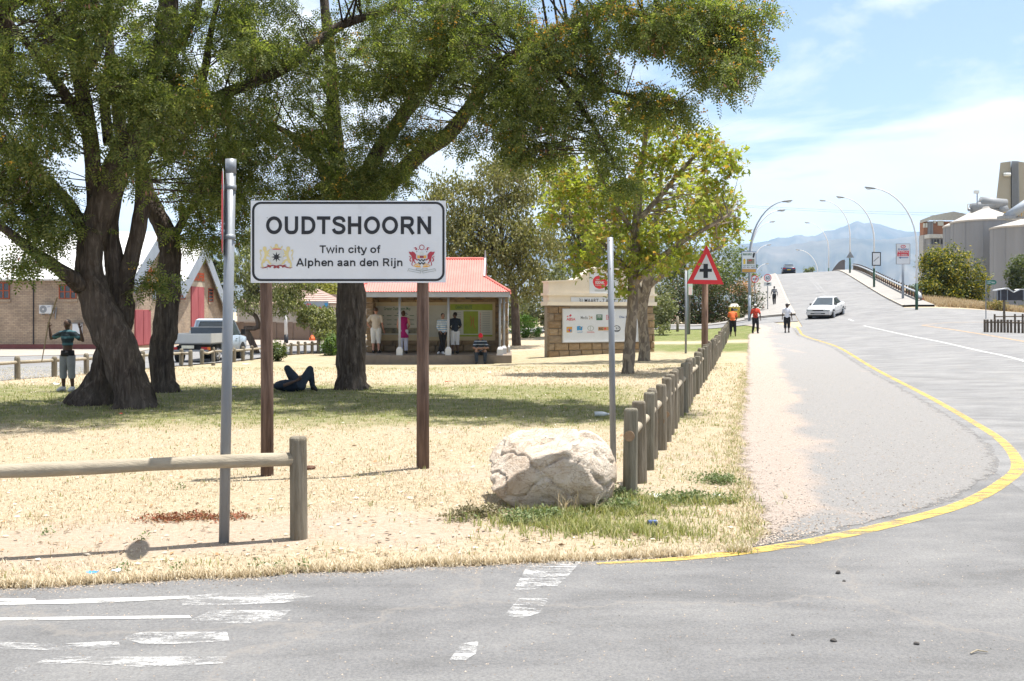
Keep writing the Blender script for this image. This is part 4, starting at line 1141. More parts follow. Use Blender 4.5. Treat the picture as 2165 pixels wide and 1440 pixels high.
# ---- town name sign
D0 = 10.72
KS = D0 / FPX / 4.9205
O = P(530, 598, D0); 
gl = GX(565, D0 + 0.1); gr = GX(894, D0 + 0.1)
t = thing('town_sign', 'white town name sign on two dark wooden poles on the dry lawn', 'sign', (O.x + 1.05, D0, 0.0))
MB().prism(rect(0, 0, 2032 * KS, 855 * KS), O, X, Z, 0.004).build('board', m_signw, t)
def sg(cx, cy): return ((cx - 48) * KS, (925 - cy) * KS)
mb = MB()
ringfaces(mb, rrect(*sg(62, 908), *sg(2065, 82), 92 * KS), rrect(*sg(87, 885), *sg(2042, 105), 70 * KS), O, X, Z, 0.002)
mb.build('border', m_signk, t)
GLY = {
 'O': (1.086, [('e', .543, .5, .385, .405)]), 'U': (1.008, [[(.2, 1), (.2, .36), (.225, .23), (.3, .135), (.41, .095), (.6, .095), (.71, .135), (.785, .23), (.81, .36), (.81, 1)]]),
 'D': (1.008, [[(.1, .095), (.45, .095), (.62, .125), (.75, .22), (.825, .36), (.84, .5), (.825, .64), (.75, .78), (.62, .875), (.45, .905), (.1, .905)], [(.2, .18), (.2, .82)]]),
 'T': (.853, [[(.02, .905), (.83, .905)], [(.427, 0), (.427, .83)]]),
 'S': (.93, [[(.80, .68), (.75, .83), (.62, .905), (.45, .915), (.28, .87), (.205, .74), (.28, .62), (.45, .55), (.64, .49), (.765, .40), (.785, .27), (.71, .14), (.56, .085), (.41, .085), (.25, .14), (.155, .30)]]),
 'H': (1.008, [[(.2, 0), (.2, 1)], [(.81, 0), (.81, 1)], [(.28, .52), (.73, .52)]]),
 'R': (1.008, [[(.2, 0), (.2, 1)], [(.28, .905), (.58, .905), (.7, .88), (.78, .8), (.79, .69), (.76, .57), (.68, .5), (.56, .475), (.28, .475)], [(.47, .46), (.62, .36), (.86, 0)]]),
 'N': (1.008, [[(.19, 0), (.19, 1)], [(.82, 0), (.82, 1)], [(.2, .93), (.81, .07)]]),
 'A': (1.008, [[(.09, 0), (.505, .98)], [(.505, .98), (.92, 0)], [(.24, .29), (.77, .29)]]),
 'i': (.388, [[(.194, 0), (.194, .725)], [(.194, .84), (.194, 1.0)]]), 'l': (.388, [[(.194, 0), (.194, 1)]]),
 'j': (.388, [[(.21, .725), (.21, -.08), (.17, -.17), (.08, -.2), (-.03, -.19)], [(.21, .84), (.21, 1.0)]]),
 'n': (.853, [[(.18, 0), (.18, .725)], [(.24, .5), (.33, .61), (.46, .64), (.6, .59), (.665, .46), (.67, 0)]]),
 'h': (.853, [[(.18, 0), (.18, 1)], [(.24, .5), (.33, .61), (.46, .64), (.6, .59), (.665, .46), (.67, 0)]]),
 'o': (.853, [('e', .427, .36, .29, .285)]), 'd': (.853, [[(.67, 0), (.67, 1)], ('e', .40, .36, .25, .285)]), 'p': (.853, [[(.18, -.27), (.18, .725)], ('e', .45, .36, .25, .285)]),
 'e': (.777, [[(.17, .36), (.69, .375), (.66, .53), (.55, .63), (.41, .65), (.26, .59), (.165, .45), (.155, .30), (.22, .14), (.36, .075), (.52, .08), (.64, .14), (.71, .23)]]),
 'c': (.777, [[(.69, .49), (.6, .61), (.45, .65), (.29, .6), (.175, .46), (.165, .28), (.25, .13), (.4, .07), (.56, .1), (.66, .18), (.70, .27)]]),
 'a': (.777, [[(.14, .51), (.22, .61), (.38, .65), (.53, .62), (.595, .52), (.6, .17), (.66, 0)], [(.58, .41), (.38, .36), (.2, .30), (.135, .2), (.2, .1), (.33, .07), (.48, .12), (.57, .22)]]),
 't': (.465, [[(.23, .93), (.23, .19), (.27, .1), (.42, .08)], [(.02, .64), (.43, .64)]]), 'f': (.465, [[(.47, .92), (.36, .925), (.27, .88), (.24, .78), (.24, 0)], [(.02, .64), (.43, .64)]]),
 'w': (1.086, [[(.07, .725), (.29, .03), (.54, .69), (.79, .03), (1.02, .725)]]), 'y': (.777, [[(.06, .725), (.40, .02)], [(.72, .725), (.40, -.10), (.32, -.19), (.2, -.21), (.08, -.195)]]), ' ': (.39, [])}
def glyphs(line, x0, ybase, x1, ytop, sw):
    """letters of one line, each a part of its own, drawn as thick strokes"""
    tot = sum(GLY[c_][0] for c_ in line)
    kx = (x1 - x0) / (tot - 0.12); ky = (ybase - ytop)
    xx = x0 - 0.06 * kx
    for c_ in line:
        adv, strokes = GLY[c_]
        mb = MB()
        for si_, st in enumerate(strokes):
            closed = isinstance(st, tuple)
            pts = [(st[1] + st[3] * math.cos(a_ * math.pi / 12), st[2] + st[4] * math.sin(a_ * math.pi / 12)) for a_ in range(24)] if closed else st
            if not closed and len(pts) > 4: pts = [tuple(q) for q in catmull(pts, 2)] if c_ not in 'w' else pts
            n = len(pts); L_ = []; R_ = []
            for i in range(n):
                a0 = Vector(pts[(i - 1) % n] if closed or i else pts[0]); a1 = Vector(pts[i]); a2 = Vector(pts[(i + 1) % n] if closed or i < n - 1 else pts[-1])
                d1 = (a1 - a0); d2 = (a2 - a1)
                d1 = d1.normalized() if d1.length > 1e-6 else d2.normalized(); d2 = d2.normalized() if d2.length > 1e-6 else d1
                bi = (d1 + d2).normalized(); nn = Vector((-bi.y, bi.x)); m_k = min(1.8, 1 / max(.4, nn.dot(Vector((-d1.y, d1.x)))))
                L_.append(a1 + nn * sw / 2 * m_k); R_.append(a1 - nn * sw / 2 * m_k)
            vs = []
            for q in L_ + R_:
                u, v = sg(xx + q.x * kx, ybase - q.y * ky)
                vs.append(O + X * u + Z * v - Y * (0.003 + 0.0003 * si_))
            m_n = n if closed else n - 1
            mb.add(vs, [(i, n + i, n + (i + 1) % n, (i + 1) % n) for i in range(m_n)])
        if strokes: mb.build('letter', m_signk, t)
        xx += adv * kx
glyphs('OUDTSHOORN', 208, 419, 1930, 234, 0.195)
glyphs('Twin city of', 768, 615, 1392, 535, 0.175)
glyphs('Alphen aan den Rijn', 525, 752, 1630, 670, 0.175)
def crest(ox, oy, sc, cxm):
    def f(cx, cy):
        return ((ox + cx / sc - 530.0) * D0 / FPX - 0.0, (598 - (oy + cy / sc)) * D0 / FPX)
    def add(mb, pts, lift, mirror=False):
        mb.flat([f(*q) for q in pts], O, X, Z, lift)
        if mirror:
            mb.flat([f(2 * cxm - a_, b_) for a_, b_ in pts][::-1], O, X, Z, lift)
    return f, add
f, add = crest(540, 500, 18.0, 803)
cr1 = MB(); add(cr1, [(290, 400), (370, 375), (430, 430), (420, 500), (440, 560), (530, 480), (560, 500), (500, 600), (530, 650), (470, 700), (550, 740), (570, 800), (430, 740), (400, 860), (500, 880), (550, 960), (620, 1060), (560, 1080), (480, 1000), (450, 930), (380, 930), (360, 1000), (280, 1030), (290, 1120), (360, 1160), (230, 1180), (220, 1030), (260, 920), (330, 780), (350, 680), (340, 600), (290, 520)], 0.003, True)
add(cr1, [(170, 510), (200, 490), (250, 520), (260, 600), (225, 560), (195, 560), (200, 640), (240, 700), (225, 780), (195, 850), (230, 915), (190, 910), (170, 840), (210, 760), (190, 690), (160, 600)], 0.003, True)
add(cr1, [(620, 470), (545, 365), (610, 390), (640, 440), (730, 400), (750, 300), (800, 280), (850, 300), (870, 400), (960, 440), (990, 380), (1050, 360), (1000, 470)], 0.0035)
c1 = cr1.build('lion_crest', m_gold, t, label='crest of two gold lions holding a star shield')
m_ = MB(); add(m_, [(555, 505), (1040, 505), (1060, 560), (1060, 900), (1020, 1010), (930, 1075), (805, 1100), (680, 1075), (590, 1010), (550, 900)], 0.004); m_.build('shield', m_silver, c1)
m_ = MB(); add(m_, [(803 + (205 if i % 2 == 0 else 82) * math.sin(i * math.pi / 8), 785 - (205 if i % 2 == 0 else 82) * math.cos(i * math.pi / 8)) for i in range(16)], 0.005); m_.build('star', m_signk, c1)
m_ = MB(); add(m_, [(640, 498), (680, 470), (800, 462), (930, 470), (1010, 498)], 0.0045); m_.build('crown_lining', m_red, c1)
m_ = MB(); add(m_, [(195, 1150), (220, 1190), (330, 1180), (480, 1120), (420, 1085), (480, 1070), (560, 1100), (660, 1080), (800, 1110), (800, 1190), (720, 1220), (680, 1180), (710, 1120), (620, 1130), (560, 1200), (520, 1160), (400, 1200), (270, 1215), (200, 1190)], 0.0045, True); m_.build('scroll', m_maroon, c1)
f, add = crest(850, 500, 16.0, 668)
cr2 = MB(); add(cr2, [(225, 510), (330, 530), (345, 500), (420, 540), (480, 620), (470, 740), (560, 790), (520, 820), (440, 770), (415, 770), (430, 850), (480, 920), (420, 900), (390, 830), (350, 900), (350, 960), (380, 1000), (320, 970), (325, 900), (350, 840), (340, 740), (320, 660), (260, 600)], 0.003, True)
add(cr2, [(240, 660), (320, 700), (310, 740), (280, 800), (330, 830), (290, 860), (250, 810), (260, 750), (300, 710), (250, 700)], 0.003, True)
add(cr2, [(390, 390), (470, 360), (520, 430), (480, 470), (440, 440), (470, 410)], 0.003, True)
ringfaces(cr2, [f(668 + 92 * math.cos(a_ * .3927), 370 - 92 * math.sin(a_ * .3927)) for a_ in range(16)], [f(668 + 70 * math.cos(a_ * .3927), 370 - 70 * math.sin(a_ * .3927)) for a_ in range(16)], O, X, Z, 0.004)
c2 = cr2.build('griffin_crest', m_crimson, t, label='crest of two crimson winged beasts with a zigzag shield')
m_ = MB(); add(m_, [(520, 640), (600, 640), (600, 740), (520, 740)], 0.004, True); add(m_, [(440, 940), (540, 910), (600, 960), (640, 1050), (480, 1040), (370, 1000)], 0.0035, True); m_.build('gold_field', m_orange, c2, kind='stuff')
m_ = MB(); add(m_, [(605, 650), (733, 650), (733, 730), (605, 730)], 0.004); m_.build('maroon_field', m_maroon, c2)
m_ = MB()
for dy in (0, 105):
    add(m_, [(540, 790 + dy), (570, 758 + dy), (620, 805 + dy), (620, 855 + dy)], 0.004, True); add(m_, [(620, 805 + dy), (668, 752 + dy), (668, 795 + dy), (620, 855 + dy)], 0.004, True)
add(m_, [(480, 500), (520, 510), (500, 540)], 0.004, True); add(m_, [(540, 430), (570, 440), (545, 475)], 0.004, True)
m_.build('zigzag', m_signk, c2, kind='stuff')
m_ = MB(); add(m_, [(590, 570), (620, 530), (668, 515), (716, 530), (746, 570), (716, 615), (668, 630), (620, 615)], 0.004); add(m_, [(420, 980), (520, 945), (600, 990), (600, 1010), (520, 970), (430, 1000)], 0.004, True)
add(m_, [(470, 660), (510, 600), (525, 615), (500, 680), (510, 730), (490, 740)], 0.004, True); m_.build('helmet', m_silver, c2, kind='stuff')
m_ = MB()
for a_, b_ in (((225, 1090), (640, 1175)), ((640, 1175), (632, 1240)), ((632, 1240), (230, 1160)), ((225, 1090), (190, 1180)), ((480, 1085), (668, 1110)), ((480, 1085), (490, 1140)), ((490, 1140), (668, 1165))):
    dx, dy = b_[0] - a_[0], b_[1] - a_[1]; L_ = math.hypot(dx, dy); nx, ny = -dy / L_ * 8, dx / L_ * 8
    add(m_, [(a_[0] - nx, a_[1] - ny), (b_[0] - nx, b_[1] - ny), (b_[0] + nx, b_[1] + ny), (a_[0] + nx, a_[1] + ny)], 0.003, True)
m_.build('banner', m_line, c2, kind='stuff')
for g_, px in ((gl, 564), (gr, 894)):
    mb = MB()
    zt = O.z + 0.80
    mb.tube([(g_.x, g_.y, g_.z - 0.2), (g_.x, g_.y, g_.z + 1), (g_.x - (0.012 if px < 600 else 0), g_.y, g_.z + 2), (g_.x - (0.02 if px < 600 else 0), g_.y, zt)], [0.070, 0.067, 0.066, 0.064], 14, wob=0.04, seed=px)
    mb.build('pole', m_creo, t, smooth=True)
for px in (565, 894):
    for v_ in (0.15, 0.7):
        q = P(px, 598, D0); MB().tube([(q.x, D0 - 0.003, O.z + v_), (q.x, D0 + 0.05, O.z + v_)], 0.005, 8).build('bolt', m_galv, t)

# ---- bare galvanised poles
g_ = GD(473, 1150)
t = thing('metal_pole', 'leaning galvanised pole with red plate seen edge on, left of the town sign', 'pole', g_)
tp = P(488, 340, g_.y)
MB().tube([g_ - Z * 0.15, g_.lerp(tp, .5), tp], 0.040, 16).build('pipe', m_galv, t, smooth=True)
MB().tube([tp - Z * 0.10, tp + Z * 0.012], 0.0415, 16).build('pole_cap', m_galv, t, smooth=True)
N_ = Vector((-0.955, -0.30, 0)).normalized(); Rv_ = Vector((-N_.y, N_.x, 0)) * 1.0
c_ = g_.lerp(tp, 0.865) + N_ * 0.055
mb = MB(); mb.prism(circ(0, 0, 0.335, 32), c_, Rv_, Z, 0.004)
pl_ = mb.build('round_plate', m_grey, t)
mb = MB(); mb.flat(circ(0, 0, 0.32, 32), c_, Rv_, Z, 0.002); mb.build('red_face', m_red, pl_)
for k_ in (0.80, 0.93):
    q = g_.lerp(tp, k_)
    MB().tube([q - Z * 0.02, q + Z * 0.02], 0.046, 16).build('clamp', m_galv, t, smooth=True)
    MB().box(q + N_ * 0.045, (0.03, 0.05, 0.035)).build('bracket', m_galv, t)
g_ = GD(1297, 980)
t = thing('metal_pole', 'bare grey metal pole without a plate beside the boulder', 'pole', g_)
tp = P(1290, 502, g_.y)
MB().tube([g_ - Z * 0.15, g_.lerp(tp, .5), tp], 0.036, 16).build('pipe', m_galv, t, smooth=True)
m_rust = mat('rusty_bolt_hole', (0.16, 0.06, 0.035), 0.9, 0.2)
for k_ in (0.985, 0.86):
    q = g_.lerp(tp, k_) + Vector((-0.006, -0.034, 0))
    MB().tube([q, q + Vector((0, -0.006, 0))], 0.007, 8).build('bolt_hole', m_rust, t)

# ---- wooden rail fences
def fence_post(t, q, h, r, seed, dome=0.5, material=None):
    mb = MB()
    rnd = random.Random(seed)
    lean = Vector((rnd.uniform(-.02, .02), rnd.uniform(-.02, .02), 0)) * h
    pts = [q - Z * 0.2, q + lean * .5 + Z * (h * .5), q + lean + Z * (h - r * dome), q + lean + Z * (h - r * dome * .45), q + lean + Z * h]
    mb.tube(pts, [r * 1.02, r, r * .98, r * (1 - .16 * dome), r * (1 - .55 * dome)], 14, wob=0.05, seed=seed)
    return mb.build('post', material or m_post, t, smooth=False)
# near fence on the left
gp = GD(632, 1140)
t = thing('rail_fence', 'stub of round pole fence in the left foreground, one post and rail', 'fence', gp)
fence_post(t, gp, 0.80, 0.070, 3, 0.35)
dirl = Vector((-0.961, -0.276, 0))
a_ = gp + Z * 0.625 + dirl * -0.02
pts = [a_ + dirl * k_ + Z * (0.004 * math.sin(k_ * 2.2)) for k_ in np.linspace(0, 3.0, 9)]
MB().tube(pts, [0.052 + 0.0035 * math.sin(i * 1.7) for i in range(9)], 14, wob=0.05, seed=4).build('rail', m_rail, t, smooth=True)
q = gp + dirl * 3.0; q.z = H(q.x, q.y)
fence_post(t, q, 0.80, 0.070, 5, 0.35)
# long fence along the shoulder
p0 = GD(1331, 1052)
s0, t0 = DR[0] * p0.x + DR[1] * p0.y, NR[0] * p0.x + NR[1] * p0.y
t = thing('rail_fence', 'long row of close set weathered fence posts along the road shoulder', 'fence', p0)
rnd = random.Random(5)
s_ = s0; pos = []
k = 0
while s_ < 64.6:
    pos.append((s_, t0 + (-1.24 - t0) * min(1, (s_ - s0) / 50) + rnd.uniform(-.02, .02)))
    s_ += 0.83 + rnd.uniform(-.06, .06); k += 1
for i, (s_, t_) in enumerate(pos):
    q = ST(s_, t_)
    fence_post(t, q, 0.87 + rnd.uniform(-.05, .045), (0.070 if i == 0 else rnd.uniform(0.058, 0.075)), i, rnd.choice((0.3, 0.4, 0.9)) if i > 1 else 0.35, m_postg if rnd.random() < .3 else m_post)
i = 0
while i < len(pos) - 1:
    j = min(i + 3, len(pos) - 1)
    a_ = ST(*pos[i], 0.60); b_ = ST(*pos[j], 0.60)
    dv = (b_ - a_).normalized() * 0.075
    pts = [(a_ - dv * (1 if i == 0 else .2)).lerp(b_, k_) + Z * 0.006 * math.sin(7 * k_) for k_ in (0, .33, .66, 1)]
    rl = MB().tube(pts, 0.047, 12, wob=0.05, seed=i).build('rail', m_rail, t, smooth=True)
    if i == 0:
        e_ = pts[0]
        MB().tube([e_ + dv * .2, e_ - dv * .05], 0.051, 16).build('rail_end', m_endg, rl)
    i = j
# sawn-off rail ends showing on some posts
for i_ in (4, 5, 8, 14, 17, 22):
    q = ST(*pos[i_], 0.38 if i_ in (4, 5) else 0.62) - Vector((DR[0], DR[1], 0)) * 0.066
    MB().tube([q + Vector((DR[0], DR[1], 0)) * .03, q - Vector((DR[0], DR[1], 0)) * 0.004], 0.045, 14).build('rail_end', m_endg, t)
# far fence along the back street
t = thing('rail_fence', 'low pole fence along the street behind the big trees', 'fence', GD(302, 781))
fpx = [(-45, 811), (37, 803), (115, 797), (183, 792), (302, 781), (345, 778), (383, 774), (403, 775), (427, 771), (451, 768), (495, 766), (514, 764), (532, 762), (560, 758), (580, 755), (602, 752), (615, 751), (631, 750), (645, 749), (660, 748), (673, 747)]
fp_ = [GD(*q) for q in fpx]
for i, q in enumerate(fp_):
    fence_post(t, q, 0.60 + 0.03 * math.sin(i * 2.3), 0.075, 40 + i, 0.8, m_post)
for i in range(len(fp_) - 1):
    if i == 7: continue
    a_ = fp_[i] + Z * 0.46; b_ = fp_[i + 1] + Z * 0.46
    sag = -0.06 if i == 8 else 0.0
    MB().tube([a_, a_.lerp(b_, .5) + Z * sag, b_], 0.047, 10, wob=0.05, seed=i).build('rail', m_rail, t, smooth=True)
# small fence on the right island, two rows
m_dpost = mat('dark_creosoted_fence', (0.085, 0.068, 0.052), 0.9, 0.3, 6, 0.4, 20, stretch=(3, 3, .3), col2=(0.16, 0.13, 0.10))
t = thing('rail_fence', 'dark double row picket fence on the traffic island at the right edge', 'fence', GX(2084, 49))
for row, (d_, pxs) in enumerate(((49.0, (2082, 2088, 2096, 2103, 2110, 2117, 2124, 2131, 2138, 2146, 2154, 2162, 2171, 2180, 2190, 2200)), (56.0, (2103, 2124, 2146, 2162, 2182)))):
    qs = [GX(px, d_ - 0.5 * i * (0.35 if row == 0 else 0)) for i, px in enumerate(pxs)]
    for i, q in enumerate(qs):
        fence_post(t, q, 0.66, 0.055, 90 + i, 0.4, m_dpost)
        if i:
            MB().tube([qs[i - 1] + Z * .52, q + Z * .52], 0.035, 8).build('rail', m_dpost, t)

# ---- stone materials
def stonemat(name, cols, bump=0.6):
    m, nt, b = nt_new(name)
    oi = nnode(nt, 'ShaderNodeObjectInfo')
    c = ramp(nt, oi.outputs['Random'], [(i / (len(cols) - 1), q) for i, q in enumerate(cols)])
    v = mapped(nt, 'Object', (1, 1, 2.2))
    f = fbm(nt, v, 5, 7, 0.7)
    c = mixc(nt, 0.8, c, ramp(nt, f, [(0.3, (0.62, 0.60, 0.58)), (0.7, (1.3, 1.28, 1.22))]), 'MULTIPLY')
    nt.links.new(c, b.inputs['Base Color']); b.inputs['Roughness'].default_value = 0.92; b.inputs['Specular IOR Level'].default_value = 0.1
    bumpn(nt, b, f, bump, 0.05)
    MATS[name] = m
    return m
m_stone = stonemat('sandstone_block', [(0.30, 0.21, 0.125), (0.235, 0.17, 0.11), (0.33, 0.25, 0.165), (0.26, 0.205, 0.15), (0.36, 0.255, 0.14)])
m_mortar = mat('mortar', (0.30, 0.255, 0.20), 0.95, 0.15)
_blk = {}
def block(t, c, size, seed, Rv=X, nm='stone', material=None):
    """rough-faced block, slightly irregular; alike sizes share a mesh"""
    key = (round(size[0], 1), round(size[1], 2), round(size[2], 2), seed % 5)
    if key not in _blk:
        rnd = random.Random(seed)
        x, y, z = key[0] / 2, key[1] / 2, key[2] / 2
        j = lambda a: a * (1 - rnd.uniform(0, 0.05))
        vs = []
        for yy in (-1, 1):
            for (sx, sz) in ((-1, -1), (1, -1), (1, 1), (-1, 1)):
                vs.append((sx * j(x), yy * y, sz * j(z)))
        bev = [(v[0] * .82, -y - rnd.uniform(.008, .03), v[2] * .72) for v in vs[:4]]
        vs += bev
        me = bpy.data.meshes.new(nm)
        me.from_pydata(vs, [], [(4, 5, 6, 7), (0, 1, 9, 8), (1, 2, 10, 9), (2, 3, 11, 10), (3, 0, 8, 11), (8, 9, 10, 11), (1, 0, 4, 5), (2, 1, 5, 6), (3, 2, 6, 7), (0, 3, 7, 4)])
        me.update()
        me.materials.append(material or m_stone)
        _blk[key] = me
    o = bpy.data.objects.new(nm, _blk[key])
    COL.objects.link(o)
    o.parent = t
    o.location = Vector(c) - ORG[t]
    o.rotation_euler = (0, 0, math.atan2(Rv[1], Rv[0]))
    o.scale = (size[0] / key[0], 1, size[2] / key[2])
    return o

# ---- sponsor wall
A_ = GD(1160, 756); B_ = GD(1384, 744)
A_.z = B_.z = min(A_.z, B_.z) - 0.02
Rw = (B_ - A_).normalized(); Lw = (B_ - A_).length; Nw = Vector((Rw.y, -Rw.x, 0))
def w(px, py): return puv(px, py, A_, Rw, Z)
t = thing('sponsor_wall', 'cream gabled sponsor wall on a sandstone base at the lawn edge', 'wall', A_)
m_cream = mat('cream_plaster', (0.72, 0.645, 0.525), 0.9, 0.07, 1.5, 0.15, 40, dirt=((0.47, 0.39, 0.29), 2.5, 0.62))
vtop = w(1200, 597)[1]; vb1 = w(1200, 645)[1]; vb2 = w(1200, 625)[1]
MB().prism(rect(0.06, 0, Lw - 0.06, vb1), A_ - Nw * 0.06, Rw, Z, 0.5).build('core', m_mortar, t)
pk = [(0, vb1), (Lw, vb1), (Lw, vtop), w(1362, 601), w(1345, 590), w(1318, 574), (Lw * 0.56, w(1290, 566)[1]), (Lw * 0.47, w(1270, 566)[1]), w(1252, 571), w(1232, 583), w(1214, 594), (0, vtop)]
pk[3] = (pk[3][0], vtop)
MB().prism(pk, A_, Rw, Z, 0.56).build('gable', m_cream, t)
for vv, hh in ((vb1 - 0.02, 0.16), (vb2, 0.10)):
    MB().prism(rect(-0.08, vv, Lw + 0.08, vv + hh), A_ + Nw * 0.07, Rw, Z, 0.70).build('cornice', m_cream, t)
# coping along the gable top
top = [(-0.05, vtop)] + [pk[i] for i in (10, 9, 8, 7, 6, 5, 4, 3)] + [(Lw + 0.05, vtop)]
for i in range(len(top) - 1):
    (a0, b0), (a1, b1) = top[i], top[i + 1]
    if abs(a1 - a0) + abs(b1 - b0) < 0.02: continue
    MB().prism([(a0, b0 - .005), (a1, b1 - .005), (a1, b1 + 0.055), (a0, b0 + 0.055)], A_ + Nw * 0.045, Rw, Z, 0.65).build('coping', m_cream, t)
# stones
nrow = 7; hh = (vb1 - 0.05) / nrow
ub0, vbb = w(1190, 722); ub1, vbt = w(1347, 655)
rnd = random.Random(3)
for r_ in range(nrow):
    u = 0.0 - (0.2 if r_ % 2 else 0)
    while u < Lw - 0.05:
        L_ = rnd.uniform(0.42, 0.66)
        u0 = max(u, 0.0); u1 = min(u + L_, Lw)
        vv = r_ * hh
        inside = vv + hh * .5 > vbb and u0 > ub0 - 0.1 and u1 < ub1 + 0.1
        if u1 - u0 > 0.1 and not inside:
            c_ = A_ + Rw * ((u0 + u1) / 2) + Z * (vv + hh / 2) - Nw * 0.09
            block(t, c_, (u1 - u0 - 0.02, 0.20, hh - 0.018), rnd.randrange(1000), Rw)
        u += L_
# boards
bf = MB().prism(rect(ub0, vbb, ub1, vbt), A_ + Nw * 0.075, Rw, Z, 0.05).build('sponsor_board', m_signw, t)
fr_ = MB()
for rc in (rect(ub0 - .05, vbb - .05, ub1 + .05, vbb), rect(ub0 - .05, vbt, ub1 + .05, vbt + .04), rect(ub0 - .05, vbb, ub0, vbt), rect(ub1, vbb, ub1 + .05, vbt)):
    fr_.prism(rc, A_ + Nw * 0.095, Rw, Z, 0.08)
fr_.build('frame', m_white, bf)
def logo(parent, nm, mtl, items, lift=0.079):
    mb = MB()
    for it in items:
        if it[0] == 'r':
            (a0, b0), (a1, b1) = w(it[1], it[4]), w(it[3], it[2]); mb.flat(rect(a0, b0, a1, b1), A_ + Nw * lift, Rw, Z)
        elif it[0] == 't':
            (a0, b0), (a1, b1) = w(it[2], it[5]), w(it[4], it[3]); mb.text(it[1], A_ + Rw * a0 + Z * b0 + Nw * lift, Rw, Z, a1 - a0, b1 - b0, 0.0, it[6] if len(it) > 6 else 0.01)
        elif it[0] == 'p':
            mb.flat([w(*q) for q in it[1]], A_ + Nw * lift, Rw, Z)
        elif it[0] == 'c':
            cx, cy, rx, ry = it[1:5]; mb.flat([w(cx + rx * math.cos(-a_ * .3927), cy + ry * math.sin(-a_ * .3927)) for a_ in range(16)], A_ + Nw * lift, Rw, Z)
        elif it[0] == 'o':
            cx, cy, rx, ry, k_ = it[1:6]
            ringfaces(mb, [w(cx + rx * math.cos(-a_ * .3927), cy + ry * math.sin(-a_ * .3927)) for a_ in range(16)], [w(cx + k_ * rx * math.cos(-a_ * .3927), cy + k_ * ry * math.sin(-a_ * .3927)) for a_ in range(16)], A_, Rw, Z, lift)
    return mb.build(nm, mtl, parent, kind='stuff')
m_lgreen = mat('logo_green', (0.05, 0.14, 0.075), 0.6, 0.08); m_lblue = mat('logo_blue', (0.05, 0.24, 0.46), 0.6, 0.08); m_lnavy = mat('logo_navy', (0.06, 0.11, 0.26), 0.6, 0.08)
m_lorange = mat('logo_amber', (0.55, 0.30, 0.06), 0.6, 0.08); m_ltan = mat('logo_tan', (0.46, 0.27, 0.13), 0.6, 0.1); m_lred = mat('logo_red', (0.52, 0.04, 0.06), 0.6, 0.08)
logo(bf, 'logo', m_lred, [('t', 'ABSA', 1196, 672, 1215, 678, .02), ('p', [(1201, 668), (1205, 664), (1207, 667), (1204, 670)]), ('p', [(1196, 670), (1199, 667), (1200, 670)])])
logo(bf, 'logo', m_grey, [('t', 'Media', 1226, 668, 1241, 675)]); logo(bf, 'logo', m_ltan, [('t', '24', 1243, 668, 1251, 675)])
g2_ = logo(bf, 'logo', m_lgreen, [('r', 1259, 665, 1272, 677)]); logo(g2_, 'logo_print', m_white, [('r', 1261, 667, 1270, 669), ('t', 'KUNSTE', 1261, 670, 1270, 673)], 0.082)
logo(bf, 'logo', m_lred, [('r', 1280, 666, 1288, 667), ('r', 1280, 675, 1288, 676), ('r', 1280, 666, 1281, 676), ('t', 'K', 1283, 668, 1288, 674, .03)])
logo(bf, 'logo', m_lnavy, [('t', 'Die Burger', 1308, 668, 1342, 674, .02)])
a2_ = logo(bf, 'logo', m_lorange, [('r', 1196, 691, 1208, 703)]); logo(a2_, 'logo_print', m_lblue, [('c', 1205, 699, 2, 3), ('c', 1200, 697, 1.6, 2)], 0.082); logo(a2_, 'logo_print', m_lred, [('c', 1202, 698, 1.5, 3)], 0.083)
b2_ = logo(bf, 'logo', m_lblue, [('p', [(1218, 699), (1218, 690), (1223, 689), (1228, 691), (1230, 690), (1229, 699), (1224, 698)]), ('t', 'kykNET', 1219, 701, 1231, 704)]); logo(b2_, 'logo_print', m_lorange, [('c', 1225, 693, 1.2, 1.4)], 0.083)
logo(bf, 'logo', m_line, [('o', 1247, 694, 7, 5.5, .8), ('r', 1246, 690, 1247, 699)]); logo(bf, 'logo', m_lred, [('t', 'TOYOTA', 1239, 701, 1255, 704, .02)])
t2_ = logo(bf, 'logo', m_ltan, [('r', 1263, 691, 1285, 699)]); logo(t2_, 'logo_print', m_signk, [('t', 'RSG', 1264.5, 692.5, 1273, 697.5, .02), ('t', '100-104FM', 1274, 701, 1284, 702)], 0.082); logo(t2_, 'logo_print', m_red, [('c', 1277.5, 695, 2, 2)], 0.082)
logo(bf, 'logo', m_signk, [('o', 1302, 695, 8, 7, .8), ('t', '21', 1299.5, 692, 1305.5, 696, .02), ('r', 1297, 698, 1307, 699.5)])
logo(bf, 'logo', m_ltan, [('r', 1320, 693, 1326, 698), ('r', 1321, 701, 1330, 702)])
db = MB().prism(rect(*w(1207, 643), *w(1330, 629)), A_ + Nw * 0.03, Rw, Z, 0.03).build('date_board', m_signw, t)
logo(db, 'lettering', m_signk, [('t', '31 MAART - 7 APRIL 2012', 1223.5, 632, 1322, 640, .008)], 0.034)
kb = MB().prism(rect(*w(1246, 624), *w(1306, 577)), A_ + Nw * 0.012, Rw, Z, 0.012).build('festival_board', m_signw, t)
kr = logo(kb, 'festival_emblem', m_red, [('p', [(1253, 597), (1254, 590), (1258, 585), (1264, 583), (1270, 585), (1274, 589), (1279, 590), (1284, 594), (1284, 600), (1281, 606), (1274, 610), (1266, 611), (1259, 608), (1255, 603)])], 0.015)
logo(kr, 'emblem_print', m_white, [('t', 'KKNK', 1258.5, 594.5, 1278, 600.5, .05), ('t', 'ABSA', 1259, 590, 1268, 592.5, .02), ('t', 'KLEIN KAROO', 1258.5, 602, 1279, 604.5, .01)], 0.018)
